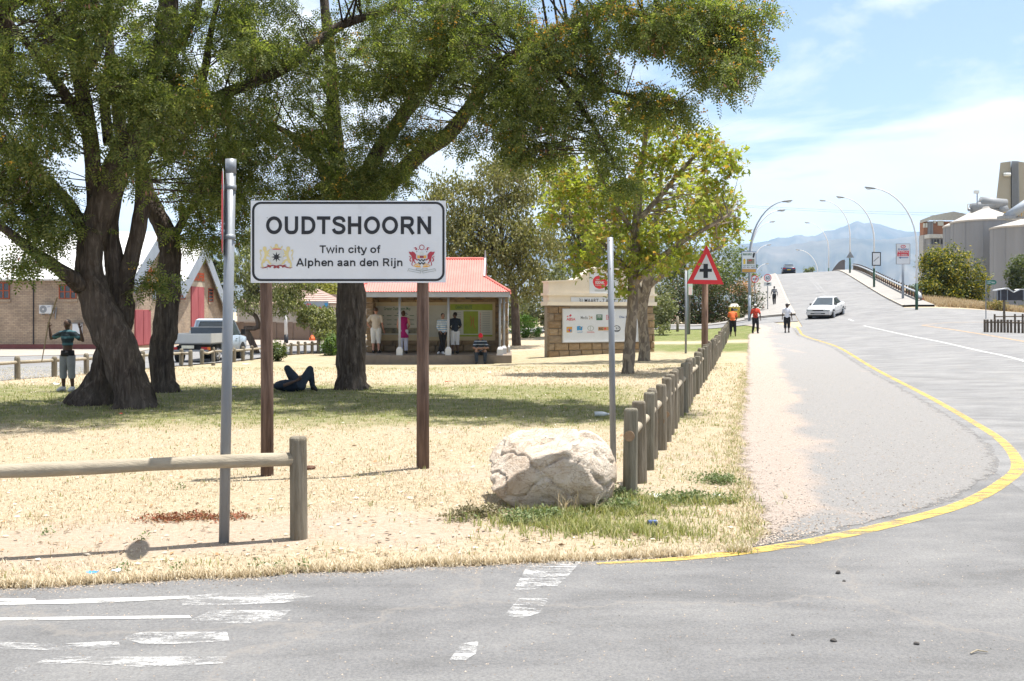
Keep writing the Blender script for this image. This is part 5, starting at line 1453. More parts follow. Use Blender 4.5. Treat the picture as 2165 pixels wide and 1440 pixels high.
logo(kb, 'small_print', m_line, [('r', 1257, 613, 1280, 614), ('r', 1257, 615.5, 1280, 616)], 0.015)

# ---- information pavilion
m_pink = mat('faded_red_roof_paint', (0.56, 0.165, 0.14), 0.6, 0.06, 1.2, spec=0.25, col2=(0.60, 0.21, 0.18))
m_trim = mat('blue_grey_trim', (0.34, 0.36, 0.385), 0.7, 0.06)
m_plinth = mat('rough_concrete', (0.30, 0.245, 0.195), 0.95, 0.18, 2, 0.4, 14, dirt=((0.19, 0.15, 0.12), 3, 0.55))
PY = 37.5
xL, xR = -6.05, -0.06
t = thing('information_pavilion', 'open information pavilion with faded red corrugated roof on the lawn', 'pavilion', (-3.0, 39.5, H(-3, 39.5)))
FLO = 0.16
MB().box(((xL - 0.0 + 0.05) / 2, PY + 2.1, FLO - 0.45), (5.98, 4.2, 0.9)).build('plinth', m_plinth, t)
# roof
zE, zR_, yF, yM = 2.56, 3.90, PY - 0.35, PY + 2.0
yB = 2 * yM - yF
sl = (zR_ - zE) / (yM - yF)
hipx = 1.03; zH = 3.20
def corr(nm, along, n, low, high, parent, amp=0.013, per=0.095):
    """corrugated sheet: low(k), high(k) edge points for k in 0..1"""
    mb = MB(); vs = []; fs = []
    nrm = (high(.5) - low(.5)).cross(low(1) - low(0)).normalized()
    if nrm.z < 0: nrm = -nrm
    L_ = (low(1) - low(0)).length
    m_n = int(L_ / per * 6)
    for i in range(m_n + 1):
        k_ = i / m_n
        o_ = nrm * (amp * math.sin(2 * math.pi * i / 6))
        vs += [low(k_) + o_, high(k_) + o_]
    for i in range(m_n):
        fs.append((2 * i, 2 * i + 2, 2 * i + 3, 2 * i + 1))
    mb.add(vs, fs)
    return mb.build(nm, m_pink, parent, smooth=True)
def ytop(x):
    """how far up the main slope reaches at x"""
    e = min(x - xL, xR - x)
    if e >= hipx: return zR_
    return zE + (zH - zE) * max(e, 0) / hipx
def slope(sgn):
    y0 = yF if sgn < 0 else yB
    lo = lambda k_: Vector((xL + (xR - xL) * k_, y0, zE))
    def hi(k_):
        x = xL + (xR - xL) * k_; z = ytop(x)
        return Vector((x, y0 - sgn * (z - zE) / sl, z + 0.002))
    return lo, hi
rf = None
for sgn in (-1, 1):
    o_ = corr('roof_slope', 'x', 0, *slope(sgn), t)
for side in (0, 1):
    xe = xL if side == 0 else xR; xi = xe + (hipx if side == 0 else -hipx)
    yh = (zH - zE) / sl
    def lo(k_): return Vector((xe, yF + (yB - yF) * k_, zE))
    def hi(k_):
        y = yF + (yB - yF) * k_; e = min(y - yF, yB - y)
        f_ = min(1, e / yh)
        return Vector((xe + (xi - xe) * f_, y, zE + (zH - zE) * f_ + 0.002))
    corr('hip_slope', 'y', 0, lo, hi, t)
    gb = MB(); xx = xi + (0.05 if side == 0 else -0.05)
    sg_ = 1 if side else -1
    gb.add([(xi, yF + yh, zH), (xi, yB - yh, zH), (xi, yM, zR_)], [(0, 1, 2)])
    gb.build('gablet', m_trim, t)
    bb = MB()
    for ya in (yF + yh, yB - yh):
        bb.tube([(xi + sg_ * .03, ya - (0.12 if ya < yM else -0.12), zH - 0.05), (xi + sg_ * .03, yM, zR_ + 0.02)], 0.05, 4)
    bb.tube([(xi + sg_ * .03, yM, zR_ - 0.1), (xi + sg_ * .03, yM, zR_ + 0.34)], [0.045, 0.02], 6)
    bb.build('bargeboard', m_trim, t)
MB().tube([(xL + hipx, yM, zR_ + .01), (xR - hipx, yM, zR_ + .01)], 0.055, 8).build('ridge_cap', m_pink, t)
for x_, y_ in ((xL, yF), (xR, yF), (xL, yB), (xR, yB)):
    MB().tube([(x_, y_, zE + .01), (x_ + (hipx if x_ == xL else -hipx), y_ + (yh if y_ == yF else -yh), zH + .01)], 0.045, 6).build('hip_cap', m_pink, t)
for c_, s_z in ((((xL + xR) / 2, yF + 0.09, zE - 0.115), (xR - xL - .06, 0.05, 0.19)), (((xL + xR) / 2, yB - 0.09, zE - 0.115), (xR - xL - .06, 0.05, 0.19)), ((xR - 0.06, yM, zE - 0.115), (0.05, yB - yF - .24, 0.19)), ((xL + 0.06, yM, zE - 0.115), (0.05, yB - yF - .24, 0.19))):
    MB().box(c_, s_z).build('fascia', m_trim, t)
m_soff = mat('dim_soffit_boards', (0.20, 0.16, 0.12), 0.9, 0.1)
MB().box(((xL + xR) / 2, yM, zE - 0.045), (xR - xL - .3, yB - yF - .3, 0.02)).build('ceiling', m_soff, t)
for px, d_ in ((845, PY + .22), (948, PY + .22), (1057, PY + .22), (1065.5, PY + 1.45), (1073, PY + 2.7)):
    x_ = (px - 1082.5) / FPX * d_
    po = MB().tube([(x_, d_, FLO + .30), (x_, d_, zE - 0.2)], 0.045, 10).build('post', m_trim, t, smooth=True)
    bs = MB(); bs.box((x_, d_, FLO + .11), (.23, .23, .22)); bs.box((x_, d_, FLO + .27), (.23, .23, .10), taper=.45)
    bs.build('post_base', m_white, po)
# back and side walls of sandstone
for (x0, x1, yy, zt) in ((xL + .25, xR - .42, PY + 3.4, 2.42),):
    MB().box(((x0 + x1) / 2, yy + .16, (FLO + zt) / 2), (x1 - x0, 0.2, zt - FLO)).build('back_wall', m_mortar, t)
    r_ = 0; z_ = FLO + .01
    while z_ < zt - .05:
        h_ = min(.27, zt - z_)
        u = x0 - (.25 if r_ % 2 else 0)
        while u < x1 - .05:
            L_ = rnd.uniform(.45, .65); u0 = max(u, x0); u1 = min(u + L_, x1)
            if u1 - u0 > .08 and not (.70 < z_ < 1.95 and u0 > -5.6 and u1 < -.9):
                block(t, ((u0 + u1) / 2, yy + .0, z_ + h_ / 2), (u1 - u0 - .015, .16, h_ - .014), rnd.randrange(1000))
            u += L_
        z_ += .27; r_ += 1
for x_ in (-5.72, -0.30):
    z_ = FLO + .01; k = 0
    while z_ < 2.40:
        h_ = min(.25, 2.42 - z_)
        block(t, (x_, PY + 2.85, z_ + h_ / 2), (.30 if k % 2 else .26, .7, h_ - .012), k + 7)
        z_ += .25; k += 1
BO = Vector((0, PY + 3.28, 0))
def bq(px, py): return puv(px, py, BO, X, Z)
m_frame = mat('cream_board_frame', (0.50, 0.41, 0.26), 0.8, 0.08); m_panel = mat('pale_map_panel', (0.46, 0.45, 0.38), 0.7, 0.08, 3)
m_mapg = mat('map_green', (0.27, 0.34, 0.05), 0.7, 0.12, 6); m_pic = mat('photo_strip', (0.10, 0.12, 0.13), 0.6, 0.6, 4, col2=(0.36, 0.33, 0.22)); m_mapw = mat('map_white', (0.52, 0.53, 0.46), 0.7, 0.06)
fr0 = MB().prism(rect(*bq(781, 720), *bq(1047, 639)), BO, X, Z, .05).build('board_frame', m_frame, t)
def board(a, c_, mtl, nm, lift=.03, parent=None):
    return MB().prism(rect(*bq(a[0], c_[1]), *bq(c_[0], a[1])), BO - Y * lift, X, Z, lift).build(nm, mtl, parent or t)
lb = board((794, 647), (886, 708), m_panel, 'map_board')
board((800, 693), (884, 705), m_pic, 'photo_strip', .034, lb)
mb = MB(); a0 = bq(812, 658); a1 = bq(868, 649); mb.text('Greater Oudtshoorn Map', BO + X * a0[0] + Z * a0[1] - Y * .034, X, Z, a1[0] - a0[0], a1[1] - a0[1], 0, .01)
for i in range(5):
    for j in range(3):
        u0, v0 = bq(802 + i * 16, 686 - j * 9); u1, v1 = bq(812 + i * 16, 684.8 - j * 9); mb.flat(rect(u0, v0, u1, v1), BO - Y * .034, X, Z)
mb.build('lettering', m_lgreen, lb, kind='stuff')
mb = MB()
for q in (((838, 664), (842, 660), (860, 661), (864, 666), (850, 664)),):
    mb.flat([bq(*z_) for z_ in q[::-1]], BO - Y * .034, X, Z)
mb.build('emblem', m_grey, lb)
board((900, 646), (949, 712), m_panel, 'map_board')
gb = board((952, 643), (1041, 711), m_mapw, 'map_board')
hd_ = board((952, 643), (1041, 656), m_mapg, 'header', .034, gb)
mb = MB(); a0 = bq(963, 653); a1 = bq(998, 646); mb.text('CANGO ROUTE', BO + X * a0[0] + Z * a0[1] - Y * .038, X, Z, a1[0] - a0[0], a1[1] - a0[1], 0, .02); mb.build('lettering', m_lgreen, hd_, kind='stuff')
board((980, 658), (1011, 706), m_mapg, 'route_map', .034, gb); board((968, 708), (1041, 711.5), m_mapg, 'footer', .034, gb)
mb = MB()
for px in (955, 1016):
    for j in range(12):
        u0, v0 = bq(px + 4, 662 + j * 3.8); u1, v1 = bq(px + 20, 660.8 + j * 3.8); mb.flat(rect(u0, v0, u1, v1), BO - Y * .034, X, Z)
mb.build('list_print', m_line, gb, kind='stuff')
mb = MB()
for j in range(14):
    u0, v0 = bq(1015.5, 662 + j * 3.3); mb.flat(circ(u0, v0, .018, 8), BO - Y * .035, X, Z)
for q in (((994, 668), (997, 680), (995, 690)), ((1001, 670), (1000, 684), (1004, 695)), ((991, 676), (1003, 678))):
    for i in range(len(q) - 1):
        (a_, b_), (c_, d__) = bq(*q[i]), bq(*q[i + 1]); mb.flat([(a_, b_), (a_ + .02, b_), (c_ + .02, d__), (c_, d__)], BO - Y * .039, X, Z)
mb.build('red_marks', m_lred, gb, kind='stuff')

# ---- brick warehouse
m_brick, nt, b = nt_new('buff_brick')
tc = nnode(nt, 'ShaderNodeNewGeometry'); sp = nnode(nt, 'ShaderNodeSeparateXYZ'); nt.links.new(tc.outputs['Position'], sp.inputs[0])
ad = nnode(nt, 'ShaderNodeMath', operation='ADD'); nt.links.new(sp.outputs[0], ad.inputs[0]); nt.links.new(sp.outputs[1], ad.inputs[1])
cb = nnode(nt, 'ShaderNodeCombineXYZ'); nt.links.new(ad.outputs[0], cb.inputs[0]); nt.links.new(sp.outputs[2], cb.inputs[1])
br = nnode(nt, 'ShaderNodeTexBrick'); nt.links.new(cb.outputs[0], br.inputs['Vector'])
br.inputs['Scale'].default_value = 1.0; br.inputs['Brick Width'].default_value = 0.23; br.inputs['Row Height'].default_value = 0.086; br.inputs['Mortar Size'].default_value = 0.006
br.inputs['Color1'].default_value = (0.40, 0.31, 0.22, 1); br.inputs['Color2'].default_value = (0.30, 0.225, 0.165, 1); br.inputs['Mortar'].default_value = (0.15, 0.115, 0.09, 1)
f = fbm(nt, mapped(nt, 'World'), 0.9, 5)
c = mixc(nt, 0.8, br.outputs[0], ramp(nt, f, [(0.3, (0.72, 0.72, 0.72)), (0.7, (1.25, 1.22, 1.18))]), 'MULTIPLY')
nt.links.new(c, b.inputs['Base Color']); b.inputs['Roughness'].default_value = 0.9
bumpn(nt, b, br.outputs['Fac'], -0.5, 0.02)
m_wroof, nt, b = nt_new('white_corrugated_roof')
tc = nnode(nt, 'ShaderNodeNewGeometry'); sp = nnode(nt, 'ShaderNodeSeparateXYZ'); nt.links.new(tc.outputs['Position'], sp.inputs[0])
sn = nnode(nt, 'ShaderNodeMath', operation='MULTIPLY'); sn.inputs[1].default_value = 42; nt.links.new(sp.outputs[0], sn.inputs[0])
si = nnode(nt, 'ShaderNodeMath', operation='SINE'); nt.links.new(sn.outputs[0], si.inputs[0])
f = fbm(nt, mapped(nt, 'World', (1, .3, .3)), 0.8, 5)
nt.links.new(ramp(nt, f, [(0.3, (0.50, 0.50, 0.49)), (0.7, (0.66, 0.66, 0.65))]), b.inputs['Base Color']); b.inputs['Roughness'].default_value = 0.6
bumpn(nt, b, si.outputs[0], 0.5, 0.03)
m_zinc = mat('blue_grey_zinc', (0.25, 0.285, 0.33), 0.6, 0.08, 2, stretch=(1, 1, .2))
m_door = mat('dull_red_door', (0.30, 0.062, 0.07), 0.7, 0.12, 2, stretch=(1, 1, .3), col2=(0.37, 0.10, 0.105))
m_dglass = mat('dark_window_glass', (0.045, 0.05, 0.06), 0.15, 0.3, 2, spec=0.6)
m_wfr = mat('rust_red_window_frame', (0.30, 0.07, 0.03), 0.7, 0.1)
m_plin = mat('brick_plinth_red', (0.20, 0.075, 0.07), 0.9, 0.15, 3)
XW = -19.3; YW = 50.0
t = thing('warehouse', 'long buff brick warehouse with white roof and two gables behind the trees', 'building', (XW, YW, H(XW, YW)))
zb = -0.5
ev = 3.57; rd = 6.1; vl = 3.45
prof = [(50.0, ev), (53.8, rd), (57.6, vl), (61.6, 6.0), (66.6, 2.15)]
MB().prism(rect(-15, zb, 0, ev), (XW, YW, 0), X, Z, 0.25).build('front_wall', m_brick, t)
gp_ = [(0, zb), (16.6, zb), (16.6, 2.0), (11.6, 5.85), (7.6, 3.3), (3.8, 5.95), (0, 3.4)]
MB().prism(gp_, (XW + .003, YW, 0), Y, Z, 0.25).build('gable_wall', m_brick, t)
for i in range(4):
    (y0, z0), (y1, z1) = prof[i], prof[i + 1]
    mb = MB()
    n_ = Vector((0, -(z1 - z0), y1 - y0)).normalized() * .04
    a = [Vector((XW - 15, y0, z0)), Vector((XW + .35, y0, z0)), Vector((XW + .35, y1, z1)), Vector((XW - 15, y1, z1))]
    if i == 0:
        e = Vector((0, y0 - y1, z0 - z1)).normalized() * .25; a[0] += e; a[1] += e
    mb.add([q + n_ for q in a] + [q for q in a], [(0, 1, 2, 3), (7, 6, 5, 4), (0, 4, 5, 1), (1, 5, 6, 2), (2, 6, 7, 3), (3, 7, 4, 0)])
    mb.build('roof_slope', m_wroof, t)
    # wide zinc barge along the gable edge
    mb = MB()
    dn = -0.85
    O_ = Vector((XW + .36, 0, 0))
    mb.prism([(y0, z0 + .03), (y0, z0 + dn), (y1, z1 + dn), (y1, z1 + .03)] if True else [], O_, Y, Z, .03)
    mb.build('bargeboard', m_zinc, t)
MB().box((XW - 7.3, YW - .06, -.1), (15.2, .06, .55)).build('wall_plinth', m_plin, t)
MB().tube([(*P(70.5, 600, YW - .06).xy, ev - .1), (*P(70.5, 700, YW - .06).xy, .1)], .03, 6).build('drainpipe', m_signk, t)
MB().tube([(XW - 15, YW - .28, ev - .14), (XW + .3, YW - .28, ev - .14)], .07, 8).build('gutter', m_white, t)
FO = Vector((XW, YW, 0)); 
def fw(px, py): return puv(px, py, FO, X, Z)
GO = Vector((XW + .003, YW, 0))
def gw(px, py): return puv(px, py, GO, Y, Z)
def window(O_, Rv_, r0, r1, bars=(2, 2), parent=None):
    (u0, v0), (u1, v1) = r0, r1
    wd = MB().prism(rect(u0, v0, u1, v1), O_ + Rv_.cross(Z) * .012, Rv_, Z, .012).build('window', m_dglass, parent)
    fb = MB(); N__ = Rv_.cross(Z)
    fw_ = .05
    for rc in (rect(u0, v0, u0 + fw_, v1), rect(u1 - fw_, v0, u1, v1), rect(u0 + fw_, v0, u1 - fw_, v0 + fw_), rect(u0 + fw_, v1 - fw_, u1 - fw_, v1)):
        fb.prism(rc, O_ + N__ * .045, Rv_, Z, .04)
    for i in range(1, bars[0]):
        uu = u0 + (u1 - u0) * i / bars[0]; fb.prism(rect(uu - .03, v0 + fw_, uu + .03, v1 - fw_), O_ + N__ * .042, Rv_, Z, .03)
    for i in range(1, bars[1]):
        vv = v0 + (v1 - v0) * i / bars[1]; fb.prism(rect(u0 + fw_, vv - .025, u1 - fw_, vv + .025), O_ + N__ * .038, Rv_, Z, .025)
    fb.build('frame', m_wfr, wd)
    MB().prism(rect(u0 - .05, v0 - .16, u1 + .05, v0 - .01), O_ + N__ * .07, Rv_, Z, .09).build('sill', m_brick, wd)
window(FO, X, fw(-20, 632), fw(21, 597), (3, 2), t)
window(FO, X, fw(125, 632), fw(162, 602), (3, 2), t)
window(FO, X, fw(-120, 632), fw(-80, 597), (3, 2), t)
window(GO, Y, gw(380, 633), gw(391, 606), (1, 4), t)
window(GO, Y, gw(440, 638), gw(450, 610), (1, 4), t)
def door(a, c_, nm='door'):
    (u0, v0), (u1, v1) = gw(*a), gw(*c_)
    d_ = MB().prism(rect(u0, v0, u1, v1), GO + X * .04, Y, Z, .04).build(nm, m_door, t)
    n_ = 2
    for i in range(n_):
        ua = u0 + (u1 - u0) * i / n_ + .03; ub_ = u0 + (u1 - u0) * (i + 1) / n_ - .03
        MB().prism(rect(ua, v0 + .05, ub_, v1 - .05), GO + X * .065, Y, Z, .024).build('leaf', m_door, d_)
door((284, 732), (317, 655)); door((403, 722), (430, 606))
MB().prism(rect(*gw(400, 605), *gw(432, 598)), GO + X * .05, Y, Z, .05).build('lintel', mat('pale_lintel', (.42, .36, .28), .9), t)
m_rtxt = mat('red_wall_letters', (0.60, 0.10, 0.035), 0.7, 0.1)
mb = MB()
for body, a, c_ in (('KUNSKOFFER', (398, 592), (432, 578)), ('KUNSKOFFER', (279, 580), (322, 566))):
    (u0, v0), (u1, v1) = gw(*a), gw(*c_)
    mb.text(body, GO + Y * u0 + Z * v0, Y, Z, u1 - u0, v1 - v0, .02, .03)
mb.build('wall_lettering', m_rtxt, t, kind='stuff')
MB().prism(rect(*gw(412, 571), *gw(419, 565)), GO + X * .02, Y, Z, .02).build('vent', m_grey, t)
MB().prism(rect(*gw(322, 632), *gw(336, 599)), GO + X * .03, Y, Z, .03).build('notice_board', m_zinc, t)
# air conditioner and white box on the wall
u0, v0 = fw(89, 663); u1, v1 = fw(115, 645)
t = thing('air_conditioner', 'white outdoor air conditioner unit hung on the brick warehouse wall', 'air conditioner', FO + X * ((u0 + u1) / 2) + Z * v0)
MB().prism(rect(u0, v0, u1, v1), FO - Y * .32, X, Z, .30).build('casing', m_white, t)
cu_ = u0 + (u1 - u0) * .33; cv_ = (v0 + v1) / 2
gf_ = MB(); ringfaces(gf_, circ(cu_, cv_, .185), circ(cu_, cv_, .05), FO, X, Z, .325); gf_.build('fan_grille', m_grey, t)
MB().flat(circ(cu_, cv_, .048, 12), FO, X, Z, .327).build('fan_hub', m_white, t)
MB().flat([(u0 + (u1 - u0) * .62 + a_ * (.2 if i else .2), v1 - .09 + b_ * .03) for i, (a_, b_) in enumerate(((0, -.6), (.7, -.3), (1.0, .6), (.3, .4)))], FO, X, Z, .325).build('logo', m_lnavy, t)
for k_ in (.2, .8):
    MB().box(FO + X * (u0 + (u1 - u0) * k_) + Z * (v0 - .04) - Y * .16, (.04, .32, .04)).build('bracket', m_grey, t)
MB().tube([FO + X * (u1 + .12) + Z * (cv_ + .1) - Y * .04, FO + X * (u1 + .06) + Z * (v0 - .25) - Y * .05], .03, 6).build('pipe', m_grey, t)
u0, v0 = fw(157, 706); u1, v1 = fw(175, 682)
t = thing('meter_box', 'pale metal meter box with slanted lid on the brick wall by the boy', 'box', FO + X * ((u0 + u1) / 2) + Z * v0)
mb = MB(); mb.prism(rect(u0, v0, u1, v1 - .06), FO - Y * .22, X, Z, .21); mb.build('casing', m_signw, t)
MB().box(FO + X * ((u0 + u1) / 2) + Z * (v1 - .03) - Y * .13, (u1 - u0 + .06, .30, .04)).build('lid', m_grey, t)

# ---- boundary wall, house and flat building behind the street
m_bwall = mat('brown_block_wall', (0.20, 0.155, 0.125), 0.95, 0.1, 1.2, 0.3, 20, dirt=((0.15, 0.115, 0.095), 1.0, 0.6))
a_ = GX(478, 66.5); b_ = GX(760, 63.0)
a_.z = b_.z = min(a_.z, b_.z)
Rb = (b_ - a_).normalized(); Lb = (b_ - a_).length
t = thing('boundary_wall', 'plain brown boundary wall across the street below the pale tiled roof', 'wall', a_)
hb = CAMZ - 20 / FPX * 65 - a_.z
nseg = 8
for i in range(nseg):
    u0 = Lb * i / nseg; u1 = Lb * (i + 1) / nseg
    MB().prism(rect(u0 + .01, -.2, u1 - .01, hb - .1), a_, Rb, Z, .22).build('wall_panel', m_bwall, t)
    MB().prism(rect(u0 - .16, -.2, u0 + .16, hb - .02), a_ + Vector((Rb.y, -Rb.x, 0)) * .05, Rb, Z, .32).build('pier', m_bwall, t)
MB().prism(rect(0, hb - .1, Lb, hb), a_ + Vector((Rb.y, -Rb.x, 0)) * .03, Rb, Z, .30).build('coping', m_pave, t)
t = thing('house', 'house with pale pinkish tiled hip roof behind the boundary wall', 'house', GX(640, 78))
hx0 = P(500, 640, 78).x; hx1 = P(697, 640, 78).x
m_htile = mat('pale_pink_tiles', (0.50, 0.36, 0.31), 0.85, 0.12, 1.0, 0.5, 6)
zt0 = P(600, 642, 78).z; zt1 = P(600, 584, 82).z
MB().box(((hx0 + hx1) / 2, 82, zt0 / 2 - .2), (hx1 - hx0, 7.6, zt0 + .4)).build('wall', mat('house_plaster', (.38, .33, .28), .9), t)
rfm = MB()
rows_ = 14
for i in range(rows_):
    k0 = i / rows_; k1 = (i + 1) / rows_
    def ring_(k_, dz=0):
        return [Vector((hx0 - .4 + 4.4 * k_, 77.8 + 4.2 * k_, zt0 + (zt1 - zt0) * k_ + dz)), Vector((hx1 + .4 - 4.4 * k_, 77.8 + 4.2 * k_, zt0 + (zt1 - zt0) * k_ + dz)), Vector((hx1 + .4 - 4.4 * k_, 86.2 - 4.2 * k_, zt0 + (zt1 - zt0) * k_ + dz)), Vector((hx0 - .4 + 4.4 * k_, 86.2 - 4.2 * k_, zt0 + (zt1 - zt0) * k_ + dz))]
    A4 = ring_(k0, .04); B4 = ring_(k1)
    rfm.add(A4 + B4, [(j, (j + 1) % 4, 4 + (j + 1) % 4, 4 + j) for j in range(4)])
rfm.build('roof', m_htile, t)
t = thing('shop_sign', 'blue grey wall sign with red lettering and small crown under the tiled roof', 'sign', P(660, 660, 77.2))
SO = P(640, 662, 77.2)
MB().prism(rect(0, 0, P(694, 662, 77.2).x - SO.x, P(640, 637, 77.2).z - SO.z), SO, X, Z, .1).build('panel', m_zinc, t)
mb = MB(); a0 = P(645, 659, 77.2); mb.text('CROWN', a0, X, Z, P(683, 0, 77.2).x - a0.x, .38, .02, .02)
for k_ in range(3):
    q = P(648 + 3.4 * k_, 645, 77.2); mb.flat([(0, 0), (.10, 0), (.05, .18)], q, X, Z, .02)
mb.build('lettering', m_lred, t, kind='stuff')
MB().prism(rect(0, 0, .26, .3), P(686, 649, 77.2), X, Z, .02).build('blue_square', m_lblue, t)
for q in t.children:
    if q.name.startswith('blue_square'): q.location.y -= .03
t = thing('flat_building', 'low grey flat roofed building left of the centre tree trunk', 'building', GX(720, 85))
fx0 = P(684, 640, 85).x; fx1 = P(790, 640, 85).x; fz = P(700, 622, 85).z
MB().box(((fx0 + fx1) / 2, 88, fz / 2 - .3), (fx1 - fx0, 6, fz + .1)).build('wall', mat('grey_plaster', (.30, .27, .24), .9), t)
MB().box(((fx0 + fx1) / 2, 87.9, fz - .28), (fx1 - fx0 + .5, 6.6, .5)).build('roof_edge', mat('brown_fascia', (.26, .21, .18), .9), t)
wn = MB().box((P(706, 655, 84.9).x, 84.96, P(706, 655, 84.9).z), (1.1, .06, .8)).build('window', m_dglass, t)
wb_ = MB()
for k_ in range(6): wb_.box((P(706, 655, 84.9).x - .5 + k_ * .2, 84.9, P(706, 655, 84.9).z), (.03, .04, .8))
wb_.build('burglar_bars', m_white, wn, kind='stuff')
# white street pole and yellowish sign pole beyond the fence
g_ = GX(605, 58)
t = thing('white_pole', 'slim white pole with dark foot beyond the back street', 'pole', g_)
MB().tube([g_ + Z * .55, P(603, 648, 58)], [.11, .07], 10).build('pipe', m_white, t, smooth=True)
MB().tube([g_ - Z * .1, g_ + Z * .56], .125, 10).build('foot', m_signk, t, smooth=True)
g_ = GD(660, 722)
t = thing('road_cone', 'small orange traffic marker on the pavement beyond the fence', 'marker', g_)
mb = MB(); mb.tube([g_, g_ + Z * .2, g_ + Z * .42], [.2, .2, .05], 12); mb.build('body', mat('orange_plastic', (.6, .13, .04), .5), t)
MB().box(g_ + Z * .02, (.5, .5, .04)).build('foot', m_signk, t)
# ================================================================== BOULDER
m_rock, nt, b = nt_new('bleached_sandstone')
v = mapped(nt, 'Object')
f0 = fbm(nt, v, 2.2, 7, 0.65, 0.8); f1 = fbm(nt, v, 9, 8, 0.72, 0.4); f2 = fbm(nt, v, 40, 4, 0.7)
c = ramp(nt, f0, [(0.28, (0.37, 0.275, 0.20)), (0.42, (0.50, 0.415, 0.33)), (0.62, (0.58, 0.51, 0.425)), (0.8, (0.50, 0.36, 0.28))])
c = mixc(nt, ramp(nt, f1, [(0.3, 0.55), (0.42, 0)]), c, (0.27, 0.20, 0.15))
f4 = fbm(nt, mapped(nt, 'Object', (1, 1, 2.5)), 3.2, 6, 0.6, 1.6)
c = mixc(nt, ramp(nt, f4, [(0.47, 0), (0.5, 0.6), (0.53, 0)]), c, (0.24, 0.17, 0.12))
nt.links.new(c, b.inputs['Base Color']); b.inputs['Roughness'].default_value = 0.95; b.inputs['Specular IOR Level'].default_value = 0.1
hs = nnode(nt, 'ShaderNodeMath', operation='ADD'); nt.links.new(f1, hs.inputs[0]); nt.links.new(f2, hs.inputs[1])
bumpn(nt, b, hs.outputs[0], 0.8, 0.035)
def boulder(name, label, c0, radii, seed, nplanes=26, nu=110, nv=64, material=None, amp=0.02):
    rng = np.random.default_rng(seed)
    N = rng.normal(0, 1, (nplanes, 3)); N /= np.linalg.norm(N, axis=1, keepdims=True)
    h = rng.uniform(0.66, 1.0, nplanes)
    th, ph = np.meshgrid(np.linspace(0, 2 * np.pi, nu, endpoint=False), np.linspace(-np.pi / 2 + .02, np.pi / 2 - .02, nv))
    d = np.stack([np.cos(ph) * np.cos(th), np.cos(ph) * np.sin(th), np.sin(ph)], -1).reshape(-1, 3)
    dots = d @ N.T
    r = np.min(np.where(dots > 0.05, h / np.maximum(dots, 0.05), 9), axis=1)
    r = np.minimum(r, 1.15)
    co = d * r[:, None]
    for i in range(len(co)):
        q = Vector(co[i])
        crack = 1 - min(1, abs(noise.noise(q * 1.7 + Vector((seed, 0, 0)) + noise.noise_vector(q * 4) * .12)) * 16)
        pit = max(0, noise.noise(q * 4.5 + Vector((0, seed, 2))) - .22)
        co[i] *= 1 + amp * 1.2 * noise.noise(q * 2.6) + amp * .8 * noise.noise(q * 7) + amp * .6 * noise.noise(q * 17) - 0.06 * crack - 0.14 * pit
    co = co * np.array(radii)
    fs = []
    for j in range(nv - 1):
        for i in range(nu):
            a = j * nu + i; b2 = j * nu + (i + 1) % nu
            fs.append((a, b2, b2 + nu, a + nu))
    me = npmesh(name, co, fs, smooth=False)
    return link(name, me, material or m_rock, None, c0, label, 'rock')
g_ = GD(1150, 1078)
bo = boulder('boulder', 'big bleached angular boulder beside the first fence posts', (g_.x + 0.05, g_.y + 0.34, 0.27), (0.565, 0.52, 0.47), 23, 15, 170, 100, amp=.009)
bo.rotation_euler = (0.1, -0.12, 0.4)
g_ = GD(1138, 712)
boulder('stone', 'single pale stone on the grass by the round green bush', (g_.x, g_.y, g_.z + .05), (.16, .12, .11), 4, 14, 24, 14)

# ================================================================== ROADSIDE SIGNS
# crossroads warning triangle
d_ = 29.6
g_ = GX(1490, d_)
t = thing('warning_sign', 'red bordered crossroads triangle sign on a wooden post behind the fence', 'sign', g_)
MB().tube([g_ - Z * .2, g_ + Z * 1.2, P(1491, 530, d_)], [.105, .10, .09], 12, wob=.05, seed=3).build('post', mat('brown_wooden_post', (.17, .10, .07), .9, .3, 8, .5, 20, stretch=(3, 3, .25), col2=(.27, .18, .13)), t, smooth=True)
O = P(1491, 600, d_ - .13); k_ = d_ / FPX
tri = [(-39 * k_, 0), (39 * k_, -1.5 * k_), (3 * k_, 82 * k_)]
pl_ = MB().prism(tri, O, X, Z, .005).build('plate', m_red, t)
MB().flat([(-24.5 * k_, 8.5 * k_), (25.5 * k_, 7.8 * k_), (2.6 * k_, 62 * k_)], O, X, Z, .003).build('white_field', m_signw, pl_)
MB().flat(rect(-3.8 * k_, 12 * k_, 5.6 * k_, 42 * k_), O, X, Z, .006).build('cross_bar', m_signk, pl_)
MB().flat(rect(-12 * k_, 25 * k_, 14 * k_, 31.5 * k_), O, X, Z, .008).build('cross_arm', m_signk, pl_)
def pole_thing(name, label, cat, px, d, top, r, material, group=None):
    g_ = GX(px, d)
    t = thing(name, label, cat, g_, group)
    MB().tube([g_ - Z * .15, P(px, top, d)], r, 10).build('pole', material, t, smooth=True)
    return t, g_
